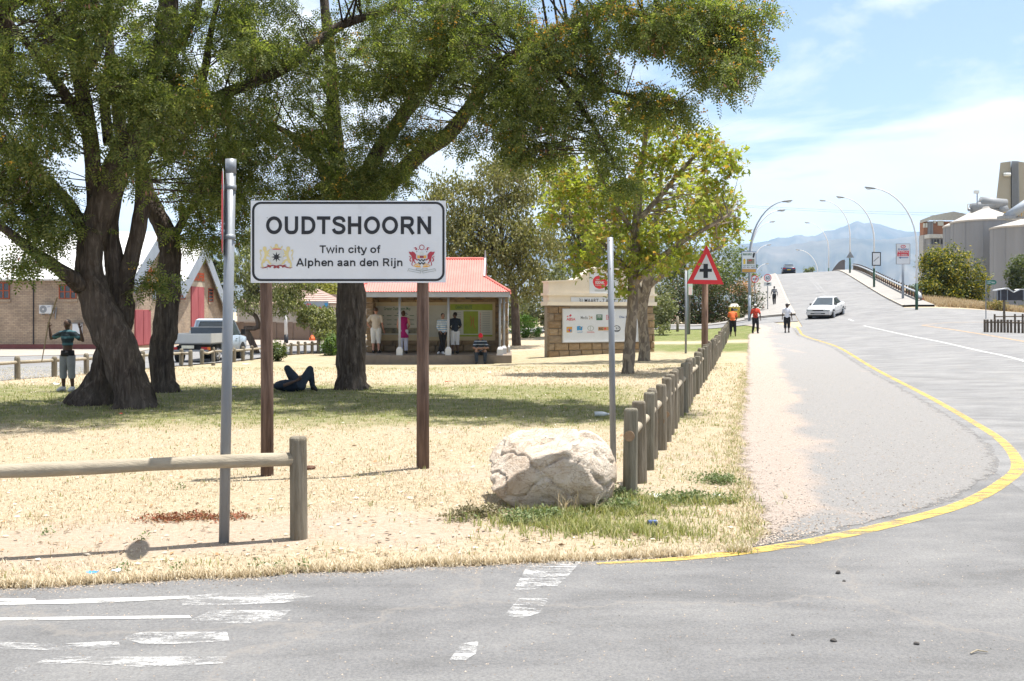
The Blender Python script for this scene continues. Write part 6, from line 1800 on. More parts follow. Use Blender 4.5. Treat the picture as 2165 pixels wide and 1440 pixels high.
# thin posts on the lawn edge
t, g_ = pole_thing('marker_post', 'thin grey green post on the lawn left of the triangle sign', 'post', 1450, 41.5, 570, .045, m_galv)
MB().box(P(1450, 571, 41.5), (.06, .06, .02)).build('post_cap', m_galv, t)
t, g_ = pole_thing('marker_post', 'short stubby post at the kerb of the side street', 'post', 1432.5, 66, 670, .09, m_post)
MB().tube([P(1432.5, 670, 66), P(1432.5, 668, 66)], [.09, .03], 10).build('post_cap', m_post, t)
t, g_ = pole_thing('advert_board', 'advert board seen edge on, fixed between two poles by the hedge', 'sign', 1453, 62, 490, .075, m_zinc)
MB().tube([GX(1457.5, 62.2) - Z * .1, P(1457.5, 560, 62.2)], .06, 8).build('timber_pole', m_post, t)
mb = MB(); c_ = P(1459, 596, 61.8); mb.box(c_, (.06, .75, 1.65), rz=R(-30)); mb.build('panel', mat('pale_green_panel', (.35, .45, .36), .7, .2, 2), t)
MB().box(c_ + Vector((-.02, -.05, -.55)), (.05, .6, .5), rz=R(-30)).build('panel_foot', mat('pale_pink_panel', (.55, .40, .38), .7), t)
# litter bin
g_ = GD(1552, 676, 60); 
t = thing('litter_bin', 'square yellow litter bin with white hipped lid by the hedge', 'bin', g_)
m_ybin = mat('yellow_bin_paint', (.66, .50, .07), .6, .1)
kb_ = g_.y / FPX
MB().box(g_ + Z * (13.5 * kb_), (21 * kb_, .62, 27 * kb_)).build('body', m_ybin, t)
MB().box(g_ + Z * (30.5 * kb_), (23 * kb_, .70, 7 * kb_), taper=.45).build('lid', mat('cream_lid', (.66, .62, .52), .7), t)
MB().box(g_ + Z * (21 * kb_) - Y * .315, (11 * kb_, .012, 4 * kb_)).build('slot', m_grey, t)
mb = MB(); mb.flat(rect(-.15, .2, .15, .3), g_, X, Z, .316); mb.flat(circ(.1, .42, .05, 10), g_, X, Z, .316); mb.build('print', m_lred, t, kind='stuff')
# street lamps
m_lwhite = mat('white_lamp_paint', (.62, .63, .64), .5, .06); m_lgrn = mat('dark_green_lamp_foot', (.03, .075, .05), .6, .1)
def lamp(label, px, d, reach, side, hgt=8.7, foot=1.9, blue=False):
    g_ = GX(px, d)
    t = thing('street_lamp', label, 'street lamp', g_, 'lamps along the bridge road')
    pts = [g_ + Z * foot, g_ + Z * 4.6]
    for a_ in np.linspace(0.12, 1, 9):
        th = a_ * R(82)
        pts.append(g_ + Z * (4.6 + (hgt - 4.6) * math.sin(th) / math.sin(R(82))) + X * side * (reach * (1 - math.cos(th)) / (1 - math.cos(R(82)))))
    MB().tube(pts, [.085, .08] + list(np.linspace(.075, .04, 9)), 8).build('mast', m_zinc if blue else m_lwhite, t, smooth=True)
    MB().tube([g_ - Z * .2, g_ + Z * foot], .105, 10).build('foot', m_zinc if blue else m_lgrn, t, smooth=True)
    e = pts[-1] + X * side * .32 + Z * .02
    hd_ = MB(); M_ = Matrix.Rotation(R(8) * -side, 3, 'Y')
    hd_.ell(e, (.42, .15, .085), 12, 8, M_); hd_ = hd_.build('lamp_head', m_grey, t, smooth=True)
    MB().ell(e + X * side * .12 - Z * .06, (.2, .12, .07), 10, 6, M_).build('diffuser', m_silver, hd_, smooth=True)
    return t, g_
for i, (px, d, rch) in enumerate(((1938, 71, 3.0), (1848, 95, 2.9), (1797, 118, 2.9), (1752, 150, 2.9), (1729, 176, 3.2))):
    lamp(('tall white street lamp with green foot before the yellow blossoming tree, nearest on the right', 'white street lamp on the right carrying the dark framed sign', 'white street lamp on the right with triangular sign at its foot', 'white street lamp beyond the crest, fourth on the right side', 'low white street lamp farthest down beyond the crest on the right')[i], px, d, rch, -1)
for i, (px, d) in enumerate(((1584.5, 72), (1586.5, 88), (1588, 128), (1590, 162), (1592, 190))):
    lamp(('tall street lamp on the left pavement carrying the blue framed advert', 'second street lamp on the left pavement, just behind the first', 'third street lamp on the left pavement near the crest', 'fourth street lamp on the left, beyond the crest', 'farthest and lowest street lamp on the left')[i], px, d, 2.4, 1, blue=(i == 0))
def plate(name, label, px, py, d, wpx, hpx, material, group=None, dz=.1, cat='sign'):
    k_ = d / FPX
    O = P(px, py, d - dz) + Vector((-wpx * k_ / 2, 0, -hpx * k_ / 2))
    t = thing(name, label, cat, P(px, py + hpx / 2, d - dz), group)
    MB().prism(rect(0, 0, wpx * k_, hpx * k_), O, X, Z, .03).build('panel', material, t)
    return t, O, k_
# advert on first left lamp
m_bframe = mat('blue_frame', (.12, .19, .33), .6)
t, O, k_ = plate('lamp_advert', 'blue framed advert with green heading and phone number on a lamp post', 1583.5, 554, 72, 31, 45, m_bframe)
MB().flat(rect(1.2 * k_, 8 * k_, 29.8 * k_, 44 * k_), O, X, Z, .004).build('white_field', m_signw, t)
mb = MB(); mb.text('B&B BIRD', O + X * 3 * k_ + Z * 36.5 * k_, X, Z, 19 * k_, 4.5 * k_, .008, .03); mb.text('PARK MAIN RD 200', O + X * 3 * k_ + Z * 14 * k_, X, Z, 25 * k_, 2.2 * k_, .008, .02); mb.build('heading', m_lgreen, t, kind='stuff')
MB().text('071 901 3420', O + X * 3 * k_ + Z * 9.4 * k_, X, Z, 25 * k_, 3.4 * k_, .008, .01).build('phone_number', m_signk, t, kind='stuff')
MB().flat(rect(11 * k_, 18 * k_, 27 * k_, 29 * k_), O, X, Z, .007).build('picture', m_pic, t)
MB().flat([(14 * k_, 24 * k_), (22 * k_, 26 * k_), (21 * k_, 28 * k_), (15 * k_, 26 * k_)], O, X, Z, .010).build('red_shape', m_lred, t)
MB().flat([(3.5 * k_, 18 * k_), (8 * k_, 18 * k_), (8 * k_, 26 * k_), (9.2 * k_, 26 * k_), (5.8 * k_, 30 * k_), (2.4 * k_, 26 * k_), (3.5 * k_, 26 * k_)], O, X, Z, .008).build('arrow', mat('yellow_print', (.62, .45, .05), .6), t)
MB().flat([(23 * k_, 32 * k_), (26 * k_, 31 * k_), (28.5 * k_, 40 * k_), (26 * k_, 43 * k_), (23.5 * k_, 39 * k_)], O, X, Z, .009).build('bird', m_signk, t)
MB().flat(rect(1.2 * k_, 1 * k_, 29.8 * k_, 7.4 * k_), O, X, Z, .004).build('amber_strip', m_lorange, t)
MB().text('SAFARILAND 2km', O + X * 5 * k_ + Z * 2.6 * k_, X, Z, 20 * k_, 3 * k_, .008, .01).build('strip_lettering', m_ltan, t, kind='stuff')
# round signs
def round_sign(name, label, px, py, base, d, rpx):
    g_ = GX(px, d)
    t = thing(name, label, 'sign', g_)
    MB().tube([g_ - Z * .1, P(px, py - rpx, d)], .035, 8).build('pole', m_galv, t)
    k_ = d / FPX; O = P(px, py, d - .06)
    pl_ = MB().prism(circ(0, 0, rpx * k_), O, X, Z, .01).build('plate', m_red, t)
    MB().flat(circ(0, 0, rpx * k_ * .82), O, X, Z, .003).build('white_field', m_signw, pl_)
    return t, pl_, O, k_
t, pl_, O, k_ = round_sign('speed_sign', 'round sixty speed limit sign on the left pavement', 1623, 587.5, 648, 80, 8)
MB().text('60', O + X * -4.2 * k_ + Z * -3.6 * k_, X, Z, 8.4 * k_, 7.2 * k_, .007, .01).build('number', m_signk, pl_, kind='stuff')
MB().prism(rect(-8 * k_, -17 * k_, 8 * k_, -9.5 * k_), O, X, Z, .01).build('lower_plate', m_silver, t)
MB().flat([(-3 * k_, -13 * k_), (-1 * k_, -15 * k_), (1 * k_, -14.5 * k_), (5 * k_, -12.5 * k_), (5 * k_, -11 * k_), (0, -11.2 * k_)], O, X, Z, .004).build('pictogram', m_signk, t)
t, pl_, O, k_ = round_sign('prohibition_sign', 'round red rimmed prohibition sign with slanted bar beside the hedge', 1596, 590, 640, 78, 8)
mb = MB(); mb.flat(rect(-5 * k_, -1.2 * k_, -1.5 * k_, 1.2 * k_), O, X, Z, .006); mb.flat(rect(-.8 * k_, -1.2 * k_, 2.2 * k_, 1.2 * k_), O, X, Z, .006); mb.flat(rect(2.7 * k_, -1.2 * k_, 5 * k_, 1.4 * k_), O, X, Z, .006); mb.build('pictogram', m_signk, pl_, kind='stuff')
MB().flat([(-1.8 * k_, -7 * k_), (-.2 * k_, -7 * k_), (4.4 * k_, 6 * k_), (2.8 * k_, 6 * k_)], O, X, Z, .009).build('slash', m_red, pl_)
# right side
t, O, k_ = plate('end_of_limit_sign', 'white black framed sign with slanted stripe on a right hand lamp post', 1853, 547.5, 95, 19, 29, m_signk, dz=.12)
MB().flat(rect(2 * k_, 2 * k_, 17 * k_, 27 * k_), O, X, Z, .004).build('white_field', m_signw, t)
MB().flat([(3 * k_, 10 * k_), (4 * k_, 8.5 * k_), (15 * k_, 18 * k_), (14.5 * k_, 20 * k_)], O, X, Z, .008).build('stripe', m_grey, t)
k_ = 118 / FPX; O = P(1797.5, 545, 117.85)
t = thing('sign_back', 'grey back of a triangular sign low on a right hand lamp post', 'sign', O)
MB().prism([(-8.5 * k_, 0), (8.5 * k_, 0), (0, 13.5 * k_)], O, X, Z, .02).build('plate', m_grey, t)
MB().prism(rect(-6 * k_, 3.5 * k_, 6 * k_, 4.6 * k_), O - Y * .03, X, Z, .03).build('stiffener', m_galv, t)
d_ = 81; g_ = GX(1909, d_)
t = thing('petrol_sign', 'white petrol station direction sign with red panel on a grey post', 'sign', g_)
MB().tube([g_ - Z * .1, P(1909, 540, d_)], .10, 10).build('pole', m_zinc, t, smooth=True)
MB().tube([g_, g_ + Z * .12], .22, 10).build('foot', m_zinc, t)
k_ = d_ / FPX; O = P(1895.5, 558, d_ - .14)
pl_ = MB().prism(rect(0, 0, 28 * k_, 42 * k_), O, X, Z, .06).build('panel', m_signw, t)
fr_ = MB()
for rc in (rect(-.03, -.03, 28 * k_ + .03, 0), rect(-.03, 42 * k_, 28 * k_ + .03, 42 * k_ + .03), rect(-.03, 0, 0, 42 * k_), rect(28 * k_, 0, 28 * k_ + .03, 42 * k_)): fr_.prism(rc, O + Y * -.01, X, Z, .08)
fr_.build('frame', m_grey, pl_)
MB().flat(rect(1.5 * k_, 16 * k_, 26 * k_, 28 * k_), O, X, Z, .004).build('red_field', m_lred, pl_)
MB().text('PETROL', O + X * 2 * k_ + Z * 23.5 * k_, X, Z, 23 * k_, 4 * k_, .009, .02).build('lettering', m_white, pl_, kind='stuff')
MB().text('& DIESEL', O + X * 4 * k_ + Z * 17 * k_, X, Z, 20 * k_, 4 * k_, .009, .02).build('lettering', m_white, pl_, kind='stuff')
MB().text('ENGEN', O + X * 3 * k_ + Z * 29 * k_, X, Z, 22 * k_, 3.6 * k_, .006, .03).build('lettering', m_lnavy, pl_, kind='stuff')
mb = MB(); ringfaces(mb, [(14 * k_ + 5.5 * k_ * math.cos(a_ * .3927), 36.5 * k_ + 3.3 * k_ * math.sin(a_ * .3927)) for a_ in range(16)], [(14 * k_ + 3.9 * k_ * math.cos(a_ * .3927), 36.5 * k_ + 2.1 * k_ * math.sin(a_ * .3927)) for a_ in range(16)], O, X, Z, .006)
mb.flat([(12.5 * k_, 35.5 * k_), (14 * k_, 35.5 * k_), (18 * k_, 38.8 * k_), (16.6 * k_, 38.8 * k_)], O, X, Z, .008); mb.build('emblem', m_lred, pl_, kind='stuff')
MB().flat([(4 * k_, 13 * k_), (9 * k_, 10.8 * k_), (9 * k_, 12.2 * k_), (25 * k_, 12.2 * k_), (25 * k_, 13.8 * k_), (9 * k_, 13.8 * k_), (9 * k_, 15.2 * k_)][::-1], O, X, Z, -.006 + .012).build('arrow', m_lnavy, pl_)
# street name sign
d_ = 62; g_ = GX(2084.5, d_); k_ = d_ / FPX
t = thing('street_name_sign', 'small green arrow shaped street name sign on a thin pole', 'sign', g_)
MB().tube([g_ - Z * .1, P(2084.5, 591, d_)], .03, 8).build('pole', m_galv, t)
O = P(2086, 601.5, d_)
pl_ = MB().prism([(0, 0), (18 * k_, 0), (21.5 * k_, 4.7 * k_), (18 * k_, 9.3 * k_), (0, 9.3 * k_)], O, X, Z, .02).build('plate', mat('green_sign', (.03, .16, .12), .6), t)
mb = MB(); mb.text('OUDE', O + X * 1.5 * k_ + Z * 5 * k_, X, Z, 7 * k_, 2.6 * k_, .004, .02); mb.text('KRAAL', O + X * 1.5 * k_ + Z * 1.6 * k_, X, Z, 7 * k_, 2.6 * k_, .004, .02); mb.text('Inn', O + X * 10.5 * k_ + Z * 2.6 * k_, X, Z, 6.5 * k_, 4.4 * k_, .004, .02); mb.build('lettering', m_white, pl_, kind='stuff')
# tattered advert frame
d_ = 60; k_ = d_ / FPX
g_ = GX(2123, d_)
t = thing('tattered_signboard', 'dark empty signboard frame with torn white canopy at the right edge', 'sign', g_)
for px in (2123, 2200):
    q = GX(px, d_); MB().tube([q - Z * .1, P(px, 612, d_)], .07, 8).build('post', m_dpost, t)
O = P(2108, 635, d_ - .1)
MB().prism(rect(0, 0, 108 * k_, 22 * k_), O, X, Z, .05).build('panel', mat('black_backboard', (.035, .034, .04), .7, .3, 3), t)
for u_ in (0, 7, 21, 55, 88): MB().prism(rect(u_ * k_, 0, (u_ + 1.6) * k_, 22 * k_), O - Y * .01, X, Z, .03).build('frame_bar', m_galv, t)
MB().prism([(-3 * k_, 20 * k_), (20 * k_, 24.5 * k_), (34 * k_, 16 * k_), (48 * k_, 22 * k_), (108 * k_, 23 * k_), (108 * k_, 25 * k_), (46 * k_, 24 * k_), (34 * k_, 17.5 * k_), (22 * k_, 26.5 * k_), (-2 * k_, 23 * k_)], O - Y * .1, X, Z, .5).build('torn_canopy', m_white, t)

# ---- guardrail and parapet on the bridge
m_rail2 = mat('dull_steel_rail', (.30, .315, .335), .5, .12, 2, metal=.3)
t = thing('guardrail', 'steel guardrail with dark posts along the right pavement of the bridge', 'guardrail', ST(84, 13.0))
ss = np.arange(84, 137, 1.5)
pts = [ST(s_, 13.0, 0.12 + 0.62) for s_ in np.concatenate([[83.4], ss])]
pts[0].z -= .35; 
MB().tube(pts, .15, 8, squash=.5).build('beam', m_rail2, t, smooth=True)
for s_ in ss:
    MB().box(ST(s_, 13.12, .45), (.13, .13, .95), rz=R(-13)).build('post', m_dpost, t)
m_face = mat('reddish_brick_edge', (.42, .20, .14), .9, .15, 3)
for s_ in ss[:-1]:
    q = ST(s_ + .75, 13.3, .12); MB().box(q, (.12, 1.3, .30), rz=R(-13)).build('edge_block', m_face, t)
t = thing('bridge_parapet', 'dark slatted parapet panel on the bridge crest', 'parapet', ST(137, 12.2))
m_slat = mat('dark_slats', (.12, .105, .10), .8, .15, 3)
for s_ in np.arange(136.5, 160, .62):
    h_ = 1.45 if s_ < 139 else 1.45
    MB().box(ST(s_, 12.0, h_ / 2), (.06, .34, h_), rz=R(-13)).build('slat', m_slat, t)
MB().tube([ST(s_, 12.05, 1.2) for s_ in np.arange(136.5, 160, 1.5)], .05, 6).build('rail', m_slat, t)

# ---- silos, headhouse and mill
m_silo = mat('grey_silo_concrete', (.20, .207, .222), .9, .08, .25, stretch=(1, 1, .12), col2=(.24, .247, .262)); m_cone = mat('pale_silo_cone', (.50, .47, .43), .8, .1, .5, dirt=((.33, .29, .26), .6, .6))
def silo(label, px, top, apex, rpx, d):
    k_ = d / FPX; g_ = GX(px, d); r = rpx * k_
    t = thing('grain_silo', label, 'silo', g_, 'silos of the grain mill')
    zt = P(px, top, d).z; za = P(px, apex, d).z
    MB().tube([g_ - Z * .5, Vector((g_.x, g_.y, zt))], r, 48).build('drum', m_silo, t, smooth=False)
    mb = MB(); c0 = Vector((g_.x, g_.y, zt))
    mb.tube([c0 - Z * .25, c0 + Z * .02, Vector((g_.x, g_.y, za - .4)), Vector((g_.x, g_.y, za))], [r * 1.03, r * 1.03, r * .12, r * .08], 48); mb.build('cone_roof', m_cone, t)
    for a_ in range(0, 360, 30):
        q = Vector((g_.x + r * math.cos(R(a_)), g_.y + r * math.sin(R(a_)), 0))
        MB().tube([q, q + Z * (zt - .3)], .10, 4).build('rib', m_silo, t)
    return t
silo('large grey silo with stained pale cone behind the yellow blossoming tree', 2085, 469, 437, 69, 183)
silo('partly hidden smaller silo left of the large stained cone silo', 2056, 478, 446, 57, 198)
silo('grey silo with clean white cone at the right edge', 2166, 481, 459, 66, 170)
silo('grey silo tucked between the two big right hand silos', 2150, 487, 462, 62, 190)
m_beige = mat('beige_cladding', (.42, .39, .31), .8, .05, .3); m_rib = mat('grey_ribbed_sheet', (.20, .215, .235), .7, .12, 1.5, stretch=(6, 1, .1))
d_ = 215; k_ = d_ / FPX
g_ = GX(2140, d_)
t = thing('mill_tower', 'tall tapering beige mill tower with grey ribbed strip at the right edge', 'tower', g_)
def T(px, py, dd=0): return P(px, py, d_ + dd)
fr = [T(2098, 520), T(2102, 460), T(2115, 344), T(2137, 341), T(2139, 520)]
bk = [q + Vector((5.7, 12, 0)) for q in fr]
n = 5
MB().add(fr + bk, [tuple(range(n))[::-1], tuple(range(n, 2 * n))] + [(i, (i + 1) % n, n + (i + 1) % n, n + i) for i in range(n)]).build('left_wall', m_beige, t)
fr = [T(2137, 341), T(2139, 520), T(2156, 520), T(2152, 341)]
MB().add([q - Y * .3 for q in fr] + [q + Vector((6, 12, 0)) for q in fr], [(0, 1, 2, 3), (7, 6, 5, 4)] + [(i, (i + 1) % 4, 4 + (i + 1) % 4, 4 + i) for i in range(4)]).build('ribbed_strip', m_rib, t)
for i in range(8):
    a = T(2138.4 + i * 2, 516) - Y * .42; b_ = T(2138 + i * 1.85, 345) - Y * .42; MB().tube([a, b_], .07, 4).build('rib', m_grey, t)
fr = [T(2152, 341), T(2156, 520), T(2230, 520), T(2218, 352)]
MB().add(fr + [q + Vector((6, 12, 0)) for q in fr], [(0, 1, 2, 3), (7, 6, 5, 4)] + [(i, (i + 1) % 4, 4 + (i + 1) % 4, 4 + i) for i in range(4)]).build('right_wall', m_beige, t)
q = T(2127, 370) - Y * .6
MB().tube([q - X * .7, q + X * .6], .4, 10).build('duct', m_silver, t, smooth=True); MB().box(q + Vector((.3, .4, .1)), (.9, .9, .9)).build('duct_box', m_grey, t)
t = thing('conveyor_gallery', 'grey enclosed conveyor galleries and walkways above the silo roofs', 'conveyor', T(2090, 440))
d_ = 196; 
for a, b_, r in (((2054, 441), (2100, 432), 1.1), ((2073, 427), (2126, 432), 1.2), ((2112, 446), (2126, 440), 1.3)):
    MB().tube([T(*a), T(*b_)], r * .9, 10).build('gallery', m_grey, t, smooth=True)
for a, b_ in (((2047, 443), (2126, 443)), ((2130, 452), (2175, 430)), ((2130, 460), (2180, 436))):
    MB().tube([T(*a), T(*b_)], .35, 6).build('walkway', m_galv, t)
m_yrail = mat('yellow_handrail', (.5, .34, .12), .7)
for px in range(2046, 2126, 8):
    MB().tube([T(px, 443), T(px, 432)], .07, 4).build('handrail_post', m_yrail, t)
MB().tube([T(2046, 432), T(2060, 430)], .07, 4).build('handrail', m_yrail, t); MB().tube([T(2072, 424), T(2126, 427)], .07, 4).build('handrail', m_yrail, t)
d_ = 165
for px in range(2124, 2200, 6): MB().tube([T(px, 462), T(px, 448)], .07, 4).build('handrail_post', m_yrail, t)
MB().tube([T(2122, 449), T(2200, 447)], .08, 4).build('handrail', m_yrail, t); MB().tube([T(2122, 461), T(2200, 460)], .2, 6).build('walkway', m_galv, t)
MB().tube([T(2128, 460), T(2190, 418)], .8, 8).build('chute', m_zinc, t, smooth=True)
MB().box(T(2128, 460), (2.2, 2, .5)).build('platform', m_galv, t)
d_ = 190; MB().tube([T(2066, 438), T(2066, 405)], .12, 6).build('flood_mast', m_galv, t); MB().box(T(2064.5, 406), (.9, .5, .6)).build('flood_light', m_silver, t)
d_ = 235
t = thing('mill_building', 'brick and grey mill building with pale flat roof left of the silos', 'building', T(1990, 640))
z0 = 1.5
def face(nm, px0, px1, py1, mtl, dep=10, dy=0, py0=None):
    a = T(px0, py1, dy); b_ = T(px1, py1, dy); zz = T(px0, py0, dy).z if py0 else z0
    return MB().prism(rect(0, zz, b_.x - a.x, a.z), Vector((a.x, a.y, 0)), X, Z, dep).build(nm, mtl, t)
m_mbrick = mat('orange_mill_brick', (.27, .135, .085), .9, .15, 1)
face('lower_wall', 1952, 2040, 497, mat('grey_mill_wall', (.33, .33, .33), .9), 2.5); face('brick_wall', 1952.5, 2039, 468, m_mbrick, 2.2, .2, 497)
MB().add([T(1945, 472, -1), T(1966, 466, -1), T(2018, 466, -1), T(2055, 466, -1), T(1945, 466, -1), T(1970, 456, -1), T(2016, 447, -1), T(2055, 455, -1)] + [T(1945, 472, 3), T(1966, 466, 3), T(2018, 466, 3), T(2055, 466, 3), T(1945, 466, 3), T(1970, 456, 3), T(2016, 447, 3), T(2055, 455, 3)],
         [(0, 1, 5, 4), (1, 2, 6, 5), (2, 3, 7, 6), (4, 5, 13, 12), (5, 6, 14, 13), (6, 7, 15, 14), (0, 8, 9, 1), (1, 9, 10, 2), (2, 10, 11, 3)]).build('roof', mat('pale_mill_roof', (.40, .40, .37), .8), t)
for px0, px1, py0, py1 in ((1952.5, 1956, 481, 472), (1957.5, 1961, 481, 471), (1974, 1979, 472, 467), (1983, 1995, 477, 467)): face('window', px0, px1, py1, m_silver, .3, -.1, py0)
for px0, px1 in ((1962.5, 1968), (1969, 1973)): face('pier', px0, px1, 468, m_silo, .5, -.25, 512)
face('annex_wall', 1966, 2005, 503, m_silo, 2, -4); face('annex_roof', 1964, 2007, 495, mat('pale_annex_roof', (.42, .43, .42), .8), 2.6, -4.5, 503)
for px in (1970, 1976, 1982, 1990): face('annex_window', px, px + 3.6, 506, m_dglass, .2, -4.2, 516)
# overhead wires
for i, (y0, y1) in enumerate(((426, 423), (429, 431))):
    a = P(1480, y0 + 3, 240); b_ = P(2700, y1 - 4, 240)
    MB().tube([a.lerp(b_, k_) - Z * 3.0 * math.sin(math.pi * k_) for k_ in np.linspace(0, 1, 14)], .035, 4).build('overhead_wire', m_grey, None, (a.x, a.y, 0), label=('upper of two thin overhead wires crossing the sky behind the lamps', 'lower of two thin overhead wires crossing the sky behind the lamps')[i], cat='wire')
# ================================================================== VEHICLES
m_tyre = mat('black_tyre', (.022, .022, .024), .85, .2, 20); m_rim = mat('alloy_rim', (.42, .43, .45), .35, .1, metal=.6)
m_glass = mat('car_glass', (.045, .06, .07), .08, .2, 1, spec=.7); m_lamp = mat('clear_headlamp', (.30, .32, .33), .15, .2, 8, spec=.7)
m_amber = mat('amber_lens', (.62, .17, .03), .3); m_rlens = mat('red_lens', (.38, .02, .02), .25); m_black = mat('black_trim', (.02, .021, .023), .6, .1); m_plate = mat('number_plate', (.62, .60, .50), .5)
def paintm(name, c): 
    m = mat(name, c, .32, .03, 1.0, spec=.5)
    m.node_tree.nodes['Principled BSDF'].inputs['Coat Weight'].default_value = .5
    return m
def wheel(t, T, c, r, w, side):
    a = Vector(c)
    ty = MB(T); ty.tube([a - X * w / 2, a - X * w * .36, a + X * w * .36, a + X * w / 2], [r * .93, r, r, r * .93], 24); ty = ty.build('wheel', m_tyre, t, smooth=False)
    rm = MB(T); o = a + X * side * (w / 2 + .004)
    rm.tube([o - X * side * .02, o], r * .66, 20)
    rm.build('rim', m_grey, ty)
    sp = MB(T)
    for i in range(5):
        th = i * 2 * math.pi / 5; e = Vector((0, math.cos(th), math.sin(th))) * r * .6
        sp.tube([o + X * side * .012, o + e + X * side * .012], [r * .15, r * .13], 6)
    sp.tube([o, o + X * side * .02], r * .18, 10); sp.build('spokes', m_rim, ty, kind='stuff')
def loft(T, stations):
    """stations: (y, halfwidth, zbottom, zshoulder, ztop)"""
    mb = MB(T); rows = []
    for (y, w_, zb, zs, zt) in stations:
        h = [(w_ * .90, zb), (w_ * .985, zb + .10), (w_, zb + (zs - zb) * .55), (w_ * .975, zs - .03), (w_ * .90, zs + .012), (w_ * .5, zt), (0, zt + .008)]
        rows.append([(x, y, z) for x, z in h] + [(-x, y, z) for x, z in h[-2::-1]])
    n = len(rows[0]); vs = [q for r_ in rows for q in r_]; fs = []
    for i in range(len(rows) - 1):
        for j in range(n - 1):
            a = i * n + j; fs.append((a, a + n, a + n + 1, a + 1))
        fs.append((i * n + n - 1, (i + 1) * n + n - 1, (i + 1) * n, i * n))
    fs.append(tuple(range(n))); fs.append(tuple(range((len(rows) - 1) * n, len(rows) * n))[::-1])
    mb.add(vs, fs)
    return mb
def car_frame(loc, heading):
    hx, hy = heading; l = math.hypot(hx, hy); f = Vector((hx / l, hy / l, 0)); r = Vector((f.y, -f.x, 0))
    M = Matrix.Identity(4)
    for i in range(3):
        M[i][0] = r[i]; M[i][1] = f[i]; M[i][2] = Z[i]; M[i][3] = loc[i]
    # follow the slope of the road
    e = 1.3
    dz = H(loc[0] + f.x * e, loc[1] + f.y * e) - H(loc[0] - f.x * e, loc[1] - f.y * e)
    return M @ Matrix.Rotation(math.atan2(dz, 2 * e), 4, 'X')
def sedan(name, label, loc, heading, body_m, sc=1.0, low_m=None):
    T = car_frame(loc, heading) @ Matrix.Scale(sc, 4)
    t = thing(name, label, 'car', loc)
    W_ = .84
    loft(T, [(-2.12, W_ * .80, .42, .80, .84), (-2.05, W_ * .93, .30, .88, .92), (-1.6, W_, .24, .90, .95), (-1.0, W_, .22, .89, .93), (0, W_, .22, .87, .90), (.75, W_, .22, .86, .90), (1.2, W_ * .99, .23, .82, .88), (1.75, W_ * .96, .26, .74, .80), (2.02, W_ * .90, .30, .66, .70), (2.1, W_ * .80, .38, .58, .62)]).build('body', body_m, t, smooth=True)
    # cabin glass and roof
    bl = [(-.70, -1.42), (.70, -1.42), (.72, .98), (-.72, .98)]; rl = [(-.52, -.78), (.52, -.78), (.55, .22), (-.55, .22)]
    zb, zr = .87, 1.36
    q = [Vector((x, y, zb)) for x, y in bl] + [Vector((x, y, zr - .04)) for x, y in rl]
    gl = None
    for nm, f_ in (('rear_window', (0, 1, 5, 4)), ('side_window', (1, 2, 6, 5)), ('windscreen', (2, 3, 7, 6)), ('side_window', (3, 0, 4, 7))):
        MB(T).add([q[i] for i in f_], [(0, 1, 2, 3)]).build(nm, m_glass, t)
    rf = MB(T); rr = [(x * 1.03, y * 1.02 + (.02 if y > 0 else -.02)) for x, y in rl]
    rf.add([Vector((x, y, zr - .055)) for x, y in rr] + [Vector((x * .97, y * .97, zr - .01)) for x, y in rr] + [Vector((x * .55, y * .8, zr + .02)) for x, y in rr], [(0, 1, 5, 4), (1, 2, 6, 5), (2, 3, 7, 6), (3, 0, 4, 7), (4, 5, 9, 8), (5, 6, 10, 9), (6, 7, 11, 10), (7, 4, 8, 11), (8, 9, 10, 11), (3, 2, 1, 0)])
    rf.build('roof', body_m, t, smooth=False)
    for i in range(4):
        MB(T).tube([q[i] + Z * -.03, q[4 + i]], [.05, .04], 6).build('pillar', body_m, t)
    for s in (-1, 1):
        MB(T).tube([(s * .725, -.10, zb - .02), (s * .55, -.14, zr - .05)], .025, 6).build('pillar', m_black, t)
        MB(T).ell((s * .84, .72, .93), (.10, .07, .06), 10, 6).build('mirror', m_black, t, smooth=True)
        for y in (-1.28, 1.28):
            MB(T).tube([(s * .845 - s * .2, y, .31), (s * .8455, y, .31)], .345, 20).build('wheel_arch', m_black, t)
            wheel(t, T, (s * .755, y, .295), .295, .19, s)
        MB(T).tube([(s * .85, -2.0, .50), (s * .853, 0, .48), (s * .845, 1.75, .47)], .022, 6).build('side_moulding', m_grey, t)
        hl = MB(T).box((s * .56, 2.075, .625), (.40, .06, .12)).build('headlight', m_lamp, t)
        MB(T).box((s * .72, 2.09, .44), (.12, .05, .07)).build('indicator', m_amber, t)
        MB(T).box((s * .58, -2.11, .72), (.36, .05, .13)).build('tail_light', m_rlens, t)
        for y in (.15, -.75): MB(T).box((s * .848, y, .74), (.02, .13, .03)).build('door_handle', m_black, t)
    MB(T).box((0, 2.09, .625), (.70, .05, .09)).build('grille', m_black, t)
    MB(T).box((0, 2.09, .43), (1.56, .16, .20)).build('front_bumper', low_m or body_m, t)
    MB(T).box((0, 2.172, .41), (.95, .012, .07)).build('air_intake', m_black, t)
    MB(T).box((0, 2.178, .42), (.44, .012, .10)).build('number_plate', m_grey if low_m is None else m_plate, t)
    MB(T).box((0, -2.11, .45), (1.56, .14, .22)).build('rear_bumper', low_m or m_black, t)
    MB(T).box((0, -2.185, .56), (.44, .012, .11)).build('number_plate', mat('yellow_plate', (.62, .42, .06), .5), t)
    MB(T).box((0, 0, .24), (1.4, 3.9, .12)).build('underbody', m_black, t)
    return t
sedan('saloon_car', 'white saloon car turning across the junction, front towards the camera', GD(1747, 670, 50), (-.53, -.85), paintm('white_car_paint', (.74, .74, .74)), 1.03)
